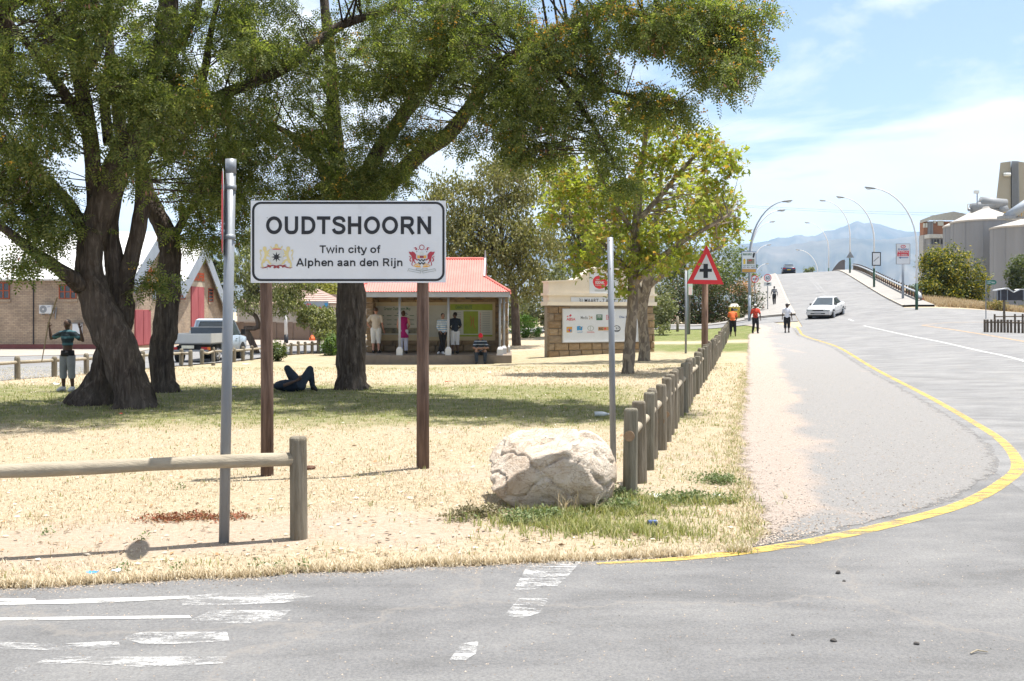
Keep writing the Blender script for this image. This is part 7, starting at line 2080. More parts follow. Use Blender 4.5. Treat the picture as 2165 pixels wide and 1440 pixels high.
g_ = GX(1667, 138.5); 
sedan('saloon_car', 'dark blue saloon car driving away over the bridge crest', g_, (DR[0], DR[1]), paintm('dark_blue_car_paint', (.025, .055, .11)), 1.05)

# pickup
g_ = GX(440, 40.5); g_.z = H(g_.x, g_.y) + .005
T = car_frame(g_, (.03, 1)); t = thing('pickup_truck', 'pale blue silver pickup truck parked facing away behind the big trees', 'pickup', g_)
pm = paintm('pale_blue_silver_paint', (.30, .37, .45)); m_alu = mat('aluminium_dropside', (.46, .47, .47), .45, .05, 2, metal=.3, stretch=(1, 1, .1))
loft(T, [(.35, .80, .45, 1.02, 1.06), (.6, .84, .38, 1.04, 1.08), (1.4, .86, .36, 1.04, 1.09), (1.9, .86, .38, 1.02, 1.10), (2.5, .83, .42, .98, 1.06), (2.75, .74, .48, .90, .96)]).build('cab_body', pm, t, smooth=True)
bl = [(-.78, .40), (.78, .40), (.76, 1.85), (-.76, 1.85)]; rl = [(-.66, .55), (.66, .55), (.62, 1.35), (-.62, 1.35)]
q = [Vector((x, y, 1.05)) for x, y in bl] + [Vector((x, y, 1.68)) for x, y in rl]
for nm, f_ in (('side_window', (1, 2, 6, 5)), ('windscreen', (2, 3, 7, 6)), ('side_window', (3, 0, 4, 7))): MB(T).add([q[i] for i in f_], [(0, 1, 2, 3)]).build(nm, m_glass, t)
cb_ = MB(T); cb_.add([q[0], q[1], q[5], q[4]], [(0, 1, 2, 3)]); cb_.build('cab_back', pm, t)
def lerp4(u, v): return (q[0].lerp(q[1], u)).lerp(q[4].lerp(q[5], u), v) - Y * .008
MB(T).add([lerp4(.10, .22), lerp4(.90, .22), lerp4(.86, .86), lerp4(.14, .86)], [(0, 1, 2, 3)]).build('rear_window', m_glass, t)
rw = MB(T); ring_o = [lerp4(.08, .19), lerp4(.92, .19), lerp4(.88, .9), lerp4(.12, .9)]; ring_i = [lerp4(.10, .22), lerp4(.90, .22), lerp4(.86, .86), lerp4(.14, .86)]
rw.add([p - Y * .004 for p in ring_o + ring_i], [(i, (i + 1) % 4, 4 + (i + 1) % 4, 4 + i) for i in range(4)]); rw.build('window_seal', m_black, t)
rf = MB(T); rf.add([Vector((x * 1.05, y * 1.0 + (.06 if y > 1 else -.05), 1.67)) for x, y in rl] + [Vector((x * .9, y * 1.0, 1.74)) for x, y in rl] , [(0, 1, 5, 4), (1, 2, 6, 5), (2, 3, 7, 6), (3, 0, 4, 7), (4, 5, 6, 7), (3, 2, 1, 0)]); rf.build('roof', paintm('white_roof_paint', (.45, .50, .55)), t)
for i in range(4): MB(T).tube([q[i], q[4 + i]], .045, 6).build('pillar', pm, t)
# load bed with drop sides
MB(T).box((0, -.95, .78), (1.66, 2.45, .06)).build('bed_floor', m_grey, t)
tg = MB(T).box((0, -2.18, .98), (1.70, .05, .36)).build('tailgate', m_alu, t)
for z_ in (.86, .98, 1.10): MB(T).box((0, -2.212, z_), (1.66, .014, .035)).build('tailgate_rib', m_alu, tg)
for s in (-1, 1):
    MB(T).box((s * .83, -.95, .98), (.05, 2.4, .36)).build('side_board', m_alu, t)
    MB(T).box((s * .83, .28, 1.02), (.06, .06, .46)).build('corner_post', m_alu, t)
    for y in (-1.25, 1.85):
        wheel(t, T, (s * .70, y, .34), .34, .22, s)
        if y > 0: MB(T).tube([(s * .7, y, .36), (s * .862, y, .36)], .40, 20).build('wheel_arch', m_black, t)
    MB(T).box((s * .62, -2.16, .58), (.30, .06, .12)).build('tail_light', m_rlens, t)
    MB(T).box((s * .76, -2.165, .58), (.10, .06, .12)).build('indicator', m_amber, t)
    MB(T).box((s * 1.0, 1.45, 1.18), (.17, .08, .24)).build('mirror', m_black, t)
    MB(T).tube([(s * .82, 1.5, 1.06), (s * 1.0, 1.46, 1.16)], .02, 5).build('mirror_arm', m_black, t)
    MB(T).box((s * .862, 1.0, .90), (.014, .16, .035)).build('door_handle', m_black, t)
MB(T).box((0, -2.2, .50), (1.5, .10, .07)).build('rear_bumper', m_galv, t)
MB(T).box((-.05, -2.19, .64), (.48, .02, .12)).build('number_plate', m_plate, t)
MB(T).box((0, -.9, .62), (.9, 2.3, .24)).build('chassis', m_black, t)
MB(T).box((-.02, .05, 1.16), (1.25, .50, .42)).build('tool_box', mat('dark_blue_grey_box', (.07, .085, .105), .6), t)
MB(T).box((-.02, .05, 1.385), (1.29, .54, .03)).build('tool_box_lid', m_grey, t)

# ================================================================== PEOPLE
def remesh(mb, voxel, smooth_it=6, name='body'):
    me = bpy.data.meshes.new('tmp'); me.from_pydata([tuple(p) for p in mb.v], [], mb.f); me.update()
    ob = bpy.data.objects.new('tmp', me); COL.objects.link(ob)
    rm = ob.modifiers.new('r', 'REMESH'); rm.mode = 'VOXEL'; rm.voxel_size = voxel
    sm = ob.modifiers.new('s', 'SMOOTH'); sm.iterations = smooth_it; sm.factor = .5
    bpy.context.view_layer.update()
    ev = ob.evaluated_get(bpy.context.evaluated_depsgraph_get())
    m2 = bpy.data.meshes.new_from_object(ev)
    out = ([v.co.copy() for v in m2.vertices], [tuple(p.vertices) for p in m2.polygons])
    bpy.data.objects.remove(ob); bpy.data.meshes.remove(me); bpy.data.meshes.remove(m2)
    return out
def frame_of(ax, rt):
    ax = Vector(ax).normalized(); rt = Vector(rt); rt = (rt - ax * rt.dot(ax)).normalized(); fw = ax.cross(rt)
    return Matrix((rt, fw, ax)).transposed()
STAND = dict(pel=(0, 0, .95), wai=(0, 0, 1.10), che=(0, 0, 1.30), neck=(0, 0, 1.475), head=(0, -.012, 1.635),
             sa=(-.185, 0, 1.42), sb=(.185, 0, 1.42), ea=(-.235, .02, 1.15), eb=(.235, .02, 1.15), wa=(-.25, -.05, .90), wb=(.25, -.05, .90),
             ha=(-.09, 0, .92), hb=(.09, 0, .92), ka=(-.10, -.015, .49), kb=(.10, -.015, .49), aa=(-.105, .02, .085), ab=(.105, .02, .085), ta=(-.125, -.15, .03), tb=(.125, -.15, .03))
def person(label, loc, rz, hgt, pose, skin, shirt, legs, shoes=None, hair=None, hat=None, sleeve=.9, leglen=.5, look=(0, -1, 0), shirt_long=0.0, build=1.0, extra=None, vox=.016, belly=False, under=None, skirt=0.0):
    J = {k_: Vector(v_) for k_, v_ in {**STAND, **pose}.items()}
    S = Matrix.Translation(Vector(loc)) @ Matrix.Rotation(rz, 4, 'Z') @ Matrix.Scale(hgt / 1.75, 4)
    t = thing('person', label, 'person', loc)
    ax = J['neck'] - J['pel']; rt = J['sb'] - J['sa']
    Ft = frame_of(ax, rt); hx = frame_of(J['wai'] - J['pel'], J['hb'] - J['ha'])
    Lk = Vector(look).normalized(); hup = (J['head'] - J['neck']).normalized(); Fh = frame_of(hup, hup.cross(Lk) * -1 if False else Lk.cross(hup))
    fwd = Fh @ Vector((0, 1, 0))
    if fwd.dot(Lk) < 0: Fh = frame_of(hup, -(Lk.cross(hup)))
    fwd = Lk - hup * Lk.dot(hup); fwd.normalize(); hr = fwd.cross(hup)
    def torso(mb, g, z0=0.0, arms=True):
        mb.ell(J['pel'], (.160 * build + g, .105 * build + g, .12 + g), 16, 10, hx)
        mb.tube([J['pel'], J['wai'], J['che']], [.112 * build + g, .115 * build + g, .12 * build + g], 14)
        mb.ell(J['wai'], (.140 * build + g, .098 * build + g, .13), 16, 10, Ft)
        mb.ell(J['che'] + (J['neck'] - J['che']) * .1, (.165 * build + g, .108 * build + g, .17 + g * .5), 16, 10, Ft)
        mb.tube([J['sa'].lerp(J['sb'], .06), J['neck'].lerp(J['che'], .28), J['sb'].lerp(J['sa'], .06)], [.052 + g, .085 + g, .052 + g], 12)
    def arm(mb, s, g, f0=0.0, f1=2.0):
        a, e, w_ = J['s' + s], J['e' + s], J['w' + s]
        if f1 <= 1: mb.tube([a, a.lerp(e, f1)], [.055 + g, .05 + g], 12); mb.ell(a, .055 + g)
        else:
            mb.ell(a, .055 + g); mb.tube([a, a.lerp(e, .5), e], [.053 + g, .047 + g, .039 + g], 12); mb.ell(e, .039 + g)
            mb.tube([e, e.lerp(w_, .3), e.lerp(w_, min(1, f1 - 1))], [.039 + g, .040 + g, .027 + g], 12)
    def leg(mb, s, g, f1):
        h, k_, a = J['h' + s], J['k' + s], J['a' + s]
        mb.ell(h, .088 * build + g)
        if f1 <= 1: mb.tube([h, h.lerp(k_, f1)], [.088 * build + g, .07 * build + g], 14)
        else:
            mb.tube([h, h.lerp(k_, .5), k_], [.086 * build + g, .076 * build + g, .057 + g], 14); mb.ell(k_, .058 + g)
            mb.tube([k_, k_.lerp(a, .3), k_.lerp(a, min(1, f1 - 1))], [.055 + g, .057 + g, (.036 if f1 >= 2 else .045) + g], 14)
    mb = MB(); torso(mb, 0)
    mb.tube([J['neck'].lerp(J['che'], .3), J['neck'], J['head'] - hup * .05], [.07, .055, .052], 12)
    mb.ell(J['head'] + hup * .015, (.077, .095, .112), 16, 12, Fh); mb.ell(J['head'] - hup * .055 + fwd * .028, (.055, .058, .055), 12, 8, Fh)
    for s in 'ab':
        arm(mb, s, 0); leg(mb, s, 0, 2.0)
        d_ = (J['w' + s] - J['e' + s]).normalized()
        mb.ell(J['w' + s] + d_ * .05, (.036, .022, .055), 10, 8, frame_of(d_, d_.orthogonal()))
        mb.tube([J['a' + s] + Vector((0, 0, -.02)), J['a' + s].lerp(J['t' + s], .5), J['t' + s]], [.038, .036, .028], 10)
    vs, fs = remesh(mb, vox)
    bd = MB(S); bd.add(vs, fs)
    # fingers, nose and ears
    for s in 'ab':
        d_ = (J['w' + s] - J['e' + s]).normalized(); o_ = d_.orthogonal().normalized(); n_ = d_.cross(o_)
        p0 = J['w' + s] + d_ * .085
        for i in range(4):
            b0 = p0 + o_ * (.024 - .016 * i); L_ = (.068, .078, .072, .058)[i]
            bd.tube([b0, b0 + d_ * L_ * .55 + n_ * .008, b0 + d_ * L_ * .85 + n_ * .03], [.0095, .009, .007], 6)
        bd.tube([J['w' + s] + d_ * .03 + o_ * .028, J['w' + s] + d_ * .06 + o_ * .052, J['w' + s] + d_ * .09 + o_ * .05 + n_ * .015], [.011, .010, .008], 6)
    hc = J['head']
    bd.ell(hc + fwd * .098 - hup * .012, (.014, .016, .024), 8, 6, Fh)
    for s in (-1, 1): bd.ell(hc + hr * (.078 * s) - hup * .005, (.012, .02, .03), 8, 6, Fh)
    bd.build('body', skin, t, smooth=True)
    ey = MB(S)
    for s in (-1, 1): ey.ell(hc + fwd * .088 + hr * (.032 * s) + hup * .012, (.014, .008, .008), 8, 6, Fh)
    ey.build('eyes', m_black, t); MB(S).ell(hc + fwd * .085 - hup * .058, (.024, .008, .007), 8, 6, Fh).build('mouth', m_maroon, t)
    if hair: 
        hm = MB(S); hm.ell(hc + hup * .035 - fwd * .016, (.081, .094, .095), 16, 10, Fh)
        if extra == 'bun': hm.ell(hc - fwd * .05, (.085, .07, .11), 14, 8, Fh)
        hm.build('hair', hair, t, smooth=True)
    # clothes
    mb = MB(); torso(mb, .018)
    if shirt_long:
        a = J['pel']; mb.tube([J['wai'], a, a + (a - J['wai']).normalized() * shirt_long], [.145 * build, .17 * build, (.17 + skirt) * build], 16, squash=.75)
    for s in 'ab':
        if sleeve > 0: arm(mb, s, .016, 0, sleeve)
    vs, fs = remesh(mb, vox, 4)
    zlo = None
    if belly:
        # a shirt pulled up above the belly
        cut = J['wai'] + ax.normalized() * .03
        fs = [f_ for f_ in fs if (sum((vs[i] for i in f_), Vector()) / len(f_) - cut).dot(ax) > 0]
    else:
        cut = J['pel'] - ax.normalized() * (.03 if not shirt_long else .9)
        fs = [f_ for f_ in fs if (sum((vs[i] for i in f_), Vector()) / len(f_) - cut).dot(ax) > 0]
    used = sorted({i for f_ in fs for i in f_}); mp = {i: k_ for k_, i in enumerate(used)}
    sh = MB(S); sh.add([vs[i] for i in used], [tuple(mp[i] for i in f_) for f_ in fs]); sh.build('shirt', shirt, t, smooth=True)
    mb = MB()
    mb.ell(J['pel'] - (J['wai'] - J['pel']).normalized() * .03, (.163 * build + .016, .108 * build + .018, .115), 16, 10, hx)
    loose = .03 if leglen < 1.95 else .022
    for s in 'ab': leg(mb, s, loose, leglen)
    vs, fs = remesh(mb, vox, 4)
    cut = J['wai'] - (J['wai'] - J['pel']) * .75
    if belly: cut = J['pel'] - Z * .07
    if abs(ax.normalized().z) > .7:
        fs = [f_ for f_ in fs if (sum((vs[i] for i in f_), Vector()) / len(f_)).z < cut.z]
    used = sorted({i for f_ in fs for i in f_}); mp = {i: k_ for k_, i in enumerate(used)}
    tr_ = MB(S); tr_.add([vs[i] for i in used], [tuple(mp[i] for i in f_) for f_ in fs]); tr_.build('trousers' if leglen > 1.6 else 'shorts', legs, t, smooth=True)
    if under:
        u_ = MB(S); u_.tube([J['pel'] - Z * .09, J['pel'] + Z * .055], [.178, .165], 18, squash=.74); u_.build('undershorts', under, t, smooth=True)
    if shoes:
        for s in 'ab':
            f_ = MB(S); a, e = J['a' + s], J['t' + s]
            f_.tube([a + Z * -.005 - (e - a) * .18, a.lerp(e, .35) + Z * .012, a.lerp(e, .8) + Z * .012, e + (e - a) * .1 + Z * .01], [.045, .052, .046, .030], 12); f_.ell(a - Z * .03, (.046, .06, .05))
            f_.build('shoe', shoes, t, smooth=True)
    if hat:
        hm = MB(S)
        hm.ell(hc + hup * .055, (.088, .104, .085), 16, 10, Fh)
        if hat[1] == 'cap': hm.tube([hc + hup * .065 + fwd * .06, hc + hup * .055 + fwd * .19], [.075, .06], 12, squash=.16)
        if hat[1] == 'beanie': hm.tube([hc + hup * .10, hc + hup * .16 + hr * .02], [.07, .03], 12)
        hm.build('cap' if hat[1] == 'cap' else 'beanie', hat[0], t, smooth=True)
    return t, S
sk_d = mat('dark_brown_skin', (.075, .042, .028), .55, .1, 8); sk_b = mat('brown_skin', (.13, .075, .048), .55, .1, 8); sk_l = mat('sunburnt_pale_skin', (.42, .22, .16), .55, .1, 8); sk_m = mat('tan_skin', (.24, .14, .095), .55, .1, 8)
h_bl = mat('black_hair', (.012, .010, .010), .8, .3, 60, .4, 80); h_br = mat('brown_hair', (.06, .032, .02), .7, .3, 60, .4, 80)
c_white = mat('white_cloth', (.58, .57, .54), .9, .06, 6, .2, 20); c_cream = mat('cream_shirt', (.52, .46, .38), .9, .06, 6, .2, 20, stripes=(0, .05, (.46, .39, .31), .3)); c_black = mat('black_trousers', (.018, .018, .02), .9, .2, 6, .2, 20)
c_mag = mat('magenta_tunic', (.28, .012, .11), .9, .1, 6, .2, 20); c_jean = mat('dark_blue_jeans', (.026, .036, .052), .9, .25, 8, .3, 30); c_navy = mat('navy_shirt', (.018, .026, .04), .9, .1, 6, .2, 20)
c_orange = mat('orange_shirt', (.60, .13, .04), .9, .08, 6, .2, 20); c_redb = mat('red_black_shirt', (.50, .055, .03), .9, .2, 4, .2, 20, dirt=((.10, .015, .015), 5, .48)); c_teal = mat('teal_striped_shirt', (.022, .035, .042), .9, .1, 6, stripes=(2, .15, (.05, .12, .14), .35))
c_grey = mat('grey_denim_shorts', (.20, .21, .23), .9, .12, 8, .3, 30); c_blue = mat('blue_striped_shirt', (.50, .52, .53), .9, .06, 6, stripes=(2, .085, (.19, .30, .42), .45)); c_bw = mat('dark_striped_shirt', (.04, .04, .05), .9, .1, 6, stripes=(2, .13, (.36, .36, .36), .4))
c_red = mat('red_beanie', (.50, .02, .035), .9, .1, 20, .3, 60); c_wb = mat('white_blue_shirt', (.60, .61, .66), .9, .05, 5, dirt=((.13, .25, .50), 3.5, .58)); c_cap = mat('dark_cap', (.03, .03, .035), .8); c_gcap = mat('pale_cap', (.55, .54, .52), .8)
s_white = mat('white_trainers', (.55, .55, .55), .7); s_dark = mat('dark_shoes', (.03, .028, .027), .7); c_lav = mat('lavender_trousers', (.42, .43, .52), .9, .06, 6, .2, 20)
c_nstr = mat('navy_white_striped_shirt', (.025, .035, .05), .9, .1, 6, stripes=(2, .12, (.30, .33, .36), .25)); c_whsh = mat('pale_shorts', (.50, .51, .53), .9, .06, 6, .2, 20)
# boy with a stick under the left trees
g_ = GD(143, 828)
tb, S = person('boy in teal striped shirt with both arms raised, holding a stick by the left trees', g_, R(-12), 1.62,
    dict(sa=(-.18, 0, 1.41), sb=(.18, 0, 1.41), ea=(-.44, -.02, 1.29), wa=(-.455, -.06, 1.56), eb=(.43, -.02, 1.24), wb=(.40, -.08, 1.53), aa=(-.125, .02, .085), ab=(.125, .02, .085), ka=(-.11, -.015, .49), kb=(.115, -.015, .49), ta=(-.17, -.14, .03), tb=(.15, -.15, .03)),
    sk_d, c_teal, c_grey, s_white, h_bl, sleeve=.75, leglen=1.42, belly=True, under=c_black, build=.93, vox=.013)
q0 = S @ Vector((-.455, -.10, 1.66))
a = P(168 - 57, 634, g_.y - .1); b_ = P(87, 763, g_.y - .1)
mid = q0.copy()
t = MB().tube([P(121, 628, mid.y), mid, P(88, 766, mid.y)], [.017, .015, .010], 8).build('stick', mat('pale_stick', (.28, .22, .13), .8, .2, 8), None, (mid.x, mid.y, H(mid.x, mid.y)), label='long thin pale stick held slanting by the boy', cat='stick')
# man lying on the grass
g_ = GD(628, 828)
person('man lying on his back on the grass with knees raised, in blue jeans', g_, 0, 1.75,
    dict(pel=(.04, .10, .13), wai=(-.08, .05, .12), che=(-.29, .0, .14), neck=(-.47, -.03, .13), head=(-.62, -.06, .12), sa=(-.40, -.20, .13), sb=(-.42, .16, .13), ea=(-.22, -.26, .16), eb=(-.2, .22, .12), wa=(-.0, -.14, .25), wb=(0, .1, .27),
         ha=(.09, -.05, .14), hb=(.05, .14, .14), ka=(.28, .06, .50), kb=(-.30, .36, .50), aa=(.33, .12, .10), ab=(-.22, .66, .10), ta=(.43, .02, .03), tb=(-.18, .80, .03)),
    sk_d, c_navy, c_jean, s_dark, h_bl, sleeve=.9, leglen=2.0, look=(-.2, -.1, 1), build=1.0)
# pavilion visitors
fl = FLO
def on_floor(px, d): return Vector(((px - 1082.5) / FPX * d, d, fl))
person('man in cream striped shirt and white shorts reading the map board, hand on hip', on_floor(795, 39.4), R(180), 1.80,
    dict(eb=(.36, .06, 1.17), wb=(.22, .02, .98), ea=(-.235, .0, 1.14), wa=(-.28, -.08, .90)), sk_l, c_cream, c_white, s_dark, h_br, sleeve=.85, leglen=1.05, build=1.1)
person('woman in magenta tunic and pale trousers reading the map board', on_floor(853, 39.0), R(184), 1.68,
    dict(ea=(-.25, -.02, 1.16), wa=(-.16, -.2, 1.02), eb=(.25, -.0, 1.15), wb=(.2, -.16, .98)), sk_l, c_mag, c_lav, s_dark, h_br, sleeve=0, leglen=1.9, shirt_long=.30, skirt=.05, extra='bun')
person('youth in blue and white striped top leaning with crossed black trouser legs', on_floor(936, 38.6), R(20), 1.58,
    dict(ea=(-.22, .06, 1.16), wa=(-.14, -.1, .98), eb=(.24, .04, 1.14), wb=(.08, -.16, .95), ka=(-.04, -.03, .49), kb=(.03, -.02, .49), aa=(-.16, -.02, .085), ab=(-.04, -.14, .085), ta=(-.26, -.12, .03), tb=(-.02, -.30, .03), pel=(.03, 0, .95), neck=(.0, .03, 1.47)), sk_m, c_blue, c_black, s_white, h_bl, sleeve=1.9, leglen=2.0, look=(.1, -1, 0))
person('youth in navy shirt and pale shorts standing behind the pavilion post, looking away', on_floor(962, 38.9), R(200), 1.62,
    dict(ea=(-.25, .0, 1.15), wa=(-.14, -.16, 1.03), eb=(.25, .0, 1.15), wb=(.1, -.2, 1.05)), sk_d, c_navy, c_whsh, s_dark, h_bl, sleeve=.9, leglen=1.15, look=(.6, -.8, 0))
g_ = Vector(((1016 - 1082.5) / FPX * 37.35, 37.35, 0)); g_.z = H(g_.x, g_.y)
SEAT = FLO - g_.z
person('man in red beanie sitting on the pavilion step with folded arms', g_, R(4), 1.72,
    dict(pel=(0, .24, SEAT + .11), wai=(0, .20, SEAT + .25), che=(0, .10, SEAT + .43), neck=(0, .02, SEAT + .58), head=(0, -.06, SEAT + .72), sa=(-.18, .06, SEAT + .53), sb=(.18, .06, SEAT + .53), ea=(-.27, -.16, SEAT + .30), eb=(.27, -.16, SEAT + .30), wa=(-.03, -.27, SEAT + .27), wb=(.03, -.24, SEAT + .31),
         ha=(-.09, .2, SEAT + .10), hb=(.09, .2, SEAT + .10), ka=(-.17, -.22, .50), kb=(.17, -.22, .50), aa=(-.16, -.18, .085), ab=(.16, -.18, .085), ta=(-.18, -.34, .03), tb=(.18, -.34, .03)), sk_m, c_nstr, c_jean, s_dark, None, (c_red, 'beanie'), sleeve=.9, leglen=2.0, look=(0, -1, -.25))
# walkers
def walk(ph=1):
    return dict(ka=(-.10, -.14 * ph, .50), aa=(-.10, -.14 * ph, .10), ta=(-.11, -.30 * ph, .04), kb=(.10, -.01, .49), ab=(.10, .22 * ph, .11), tb=(.10, .10 * ph, .03), ea=(-.25, .12, 1.16), wa=(-.27, .10, .92), eb=(.25, -.06, 1.15), wb=(.27, -.18, .95))
person('youth in white and blue shirt and dark cap walking on the shoulder', GD(1664, 705, 40), R(165), 1.74, walk(), sk_d, c_wb, c_black, s_dark, None, (c_cap, 'cap'), sleeve=.8, leglen=1.45, look=(-.9, -.5, 0), vox=.018)
person('man in red and black shirt with pale cap walking away on the grass verge', GD(1597, 706, 40), R(182), 1.76, walk(-1), sk_d, c_redb, c_black, s_dark, None, (c_gcap, 'cap'), sleeve=.9, leglen=2.0, vox=.018)
g_ = GD(1549, 712, 40)
person('man in orange shirt leaning over the far end of the post fence', g_, R(168), 1.72, dict(pel=(0, .02, .94), che=(0, -.08, 1.27), neck=(0, -.15, 1.43), head=(0.02, -.22, 1.57), sa=(-.185, -.12, 1.38), sb=(.185, -.12, 1.38), ea=(-.24, -.2, 1.12), wa=(-.2, -.32, .95), eb=(.24, -.2, 1.12), wb=(.2, -.33, .95), aa=(-.16, .05, .09), ka=(-.13, .0, .5), ta=(-.17, -.1, .03)), sk_d, c_orange, c_black, None, h_bl, sleeve=.9, leglen=1.5, look=(0, -.9, -.4), vox=.018)
person('boy in dark striped jersey walking up the left bridge pavement', GD(1637, 647, 70) + Z * .12, R(175), 1.55, walk(), sk_d, c_bw, c_black, s_dark, h_bl, sleeve=1.9, leglen=2.0, vox=.02)
# ================================================================== GRASS, WEEDS AND LITTER
rng = np.random.default_rng(99)
m_straw = leafmat('dry_grass_blades', [(0.40, 0.32, 0.20), (0.52, 0.44, 0.31), (0.62, 0.55, 0.42), (0.56, 0.47, 0.33)], 0.25, (1.1, 1.05, .9), .9)
m_gblade = leafmat('green_grass_blades', [(0.13, 0.15, 0.05), (0.20, 0.22, 0.08), (0.29, 0.29, 0.13), (0.38, 0.34, 0.19)], 0.3, (1.3, 1.4, .6), .8)
m_weed = leafmat('grey_green_weed', [(0.10, 0.14, 0.06), (0.16, 0.20, 0.09), (0.22, 0.25, 0.13)], 0.25, (1.2, 1.3, .7), .8)
m_redweed = leafmat('reddish_weed', [(0.20, 0.07, 0.04), (0.28, 0.12, 0.07), (0.16, 0.12, 0.05)], 0.2, (1.2, 1, .8), .9)
m_litterleaf = leafmat('fallen_leaf', [(0.30, 0.22, 0.14), (0.46, 0.40, 0.30), (0.58, 0.54, 0.46), (0.22, 0.14, 0.08), (0.34, 0.20, 0.10)], 0.1, (1, 1, 1), .9)
hzv = lambda p: hz(p[:, 0], p[:, 1])
def blades(name, xy, h0, h1, nb, material, spread=.03, lean=.5, wid=.0035):
    n = len(xy) * nb
    base = np.repeat(xy, nb, 0) + rng.normal(0, spread, (n, 2))
    z = hz(base[:, 0], base[:, 1])
    h = rng.uniform(h0, h1, n); az = rng.uniform(0, 2 * np.pi, n); ln = np.abs(rng.normal(0, lean, n))
    d = np.stack([np.cos(az) * np.sin(ln), np.sin(az) * np.sin(ln), np.cos(ln)], 1)
    w_ = np.stack([-np.sin(az), np.cos(az), 0 * az], 1) * (wid * rng.uniform(.7, 1.5, n))[:, None]
    # blades face the viewer from any side because their width turns with azimuth
    b0 = np.concatenate([base, z[:, None] - .004], 1)
    m_ = b0 + d * (h * .55)[:, None]; e = m_ + (d * .8 + np.stack([np.cos(az), np.sin(az), 0 * az - .1], 1) * .5) * (h * .5)[:, None]
    co = np.stack([b0 - w_, b0 + w_, m_ + w_ * .8, m_ - w_ * .8, e], 1).reshape(-1, 3)
    i = np.arange(n) * 5
    fs = np.concatenate([np.stack([i, i + 1, i + 2, i + 3], 1), np.stack([i + 3, i + 2, i + 4, i + 4], 1)])
    # second set are triangles: build as separate tri list
    me = bpy.data.meshes.new(name)
    q = np.stack([i, i + 1, i + 2, i + 3], 1); t3 = np.stack([i + 3, i + 2, i + 4], 1)
    me.vertices.add(len(co)); me.vertices.foreach_set('co', co.astype(np.float32).ravel())
    li = np.concatenate([q.ravel(), t3.ravel()]).astype(np.int32)
    me.loops.add(len(li)); me.loops.foreach_set('vertex_index', li)
    me.polygons.add(2 * n)
    st = np.concatenate([np.arange(n) * 4, 4 * n + np.arange(n) * 3]).astype(np.int32)
    me.polygons.foreach_set('loop_start', st); me.polygons.foreach_set('loop_total', np.concatenate([np.full(n, 4), np.full(n, 3)]).astype(np.int32))
    me.update(calc_edges=True)
    return link(name, me, material, kind='stuff')
def lawn_pts(n, y0, y1, pw=1.7):
    """random points on the lawn, denser near the road"""
    y = y0 + (y1 - y0) * rng.uniform(0, 1, n) ** pw
    x = rng.uniform(-1, 1, n) * (y * .56 + .3)
    s = DR[0] * x + DR[1] * y
    xr = np.array([x_grass(q) for q in y]) if n < 70000 else None
    lim = np.where(y < 7.35, 1.35, xr) if xr is not None else 1
    ok = (x < lim - .02) & (y > 7.055 + .186 * x + .015)
    return np.stack([x, y], 1)[ok]
pts = lawn_pts(36000, 5.9, 17)
bare = bare_at(pts[:, 0], pts[:, 1]) + .9 * np.array([max(0, noise.noise(Vector((p[0] * .55, p[1] * .55, 8))) - .12) for p in pts])
pts = pts[rng.uniform(0, 1, len(pts)) > np.clip(bare * 1.5, 0, .9)]
g = green_at(pts[:, 0], pts[:, 1]) + rng.normal(0, .11, len(pts)) + .14 * np.array([noise.noise(Vector((p[0] * 1.1, p[1] * 1.1, 4))) for p in pts])
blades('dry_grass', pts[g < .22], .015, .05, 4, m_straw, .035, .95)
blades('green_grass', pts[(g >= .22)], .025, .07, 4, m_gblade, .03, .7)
pts = lawn_pts(20000, 17, 34, 1.0)
g = green_at(pts[:, 0], pts[:, 1]) + rng.normal(0, .14, len(pts))
blades('dry_grass', pts[g < .26], .03, .08, 3, m_straw, .05, .7, .006)
blades('green_grass', pts[g >= .26], .03, .08, 3, m_gblade, .05, .7, .006)
# ragged rim along the front road and the shoulder
ex = rng.uniform(-3.6, 1.3, 2600); e = np.stack([ex, np.array([y_edge(q) for q in ex]) + np.abs(rng.normal(0, .07, 2600)) + .0], 1)
blades('dry_grass', e, .03, .085, 4, m_straw, .02, .8)
ey = 7.4 + 22 * rng.uniform(0, 1, 2600) ** 1.8; e = np.stack([np.array([x_grass(q) for q in ey]) - np.abs(rng.normal(0, .10, 2600)) + .03, ey], 1)
blades('dry_grass', e[::2], .03, .08, 4, m_straw, .025, .8); blades('green_grass', e[1::3], .03, .07, 4, m_gblade, .03, .7)
# lush tufts round the boulder and first posts
def patch(px, py, sx, sy, n):
    c_ = GD(px, py); return np.stack([rng.normal(c_.x, sx, n), rng.normal(c_.y, sy, n)], 1)
blades('green_grass', np.concatenate([patch(1290, 1085, .32, .10, 260), patch(1440, 1065, .30, .12, 260), patch(1200, 1112, .35, .10, 230), patch(1320, 1130, .40, .12, 240), patch(1180, 1095, .15, .08, 120)]), .04, .12, 5, m_gblade, .02, .6)
blades('long_grass', np.concatenate([patch(1210, 1085, .07, .05, 16), patch(1255, 1068, .09, .05, 16)]), .14, .26, 7, m_straw, .02, .45)
def weeds(name, xy, material, size, per, rad, hgt):
    n = len(xy) * per
    b0 = np.repeat(xy, per, 0); off = rng.normal(0, rad, (n, 2))
    p = np.concatenate([b0 + off, (hz(b0[:, 0], b0[:, 1]) + hgt * rng.uniform(.1, 1, n) * np.exp(-(off ** 2).sum(1) / (2 * (1.4 * rad) ** 2)))[:, None]], 1)
    co, fs = scatter(p, rng.uniform(size * .6, size * 1.4, n), [(0, 0, 0), (.5, .26, .05), (1, 0, 0), (.5, -.26, .05)], PF, rng, -.3)
    return link(name, npmesh(name, co, fs), material, kind='stuff')
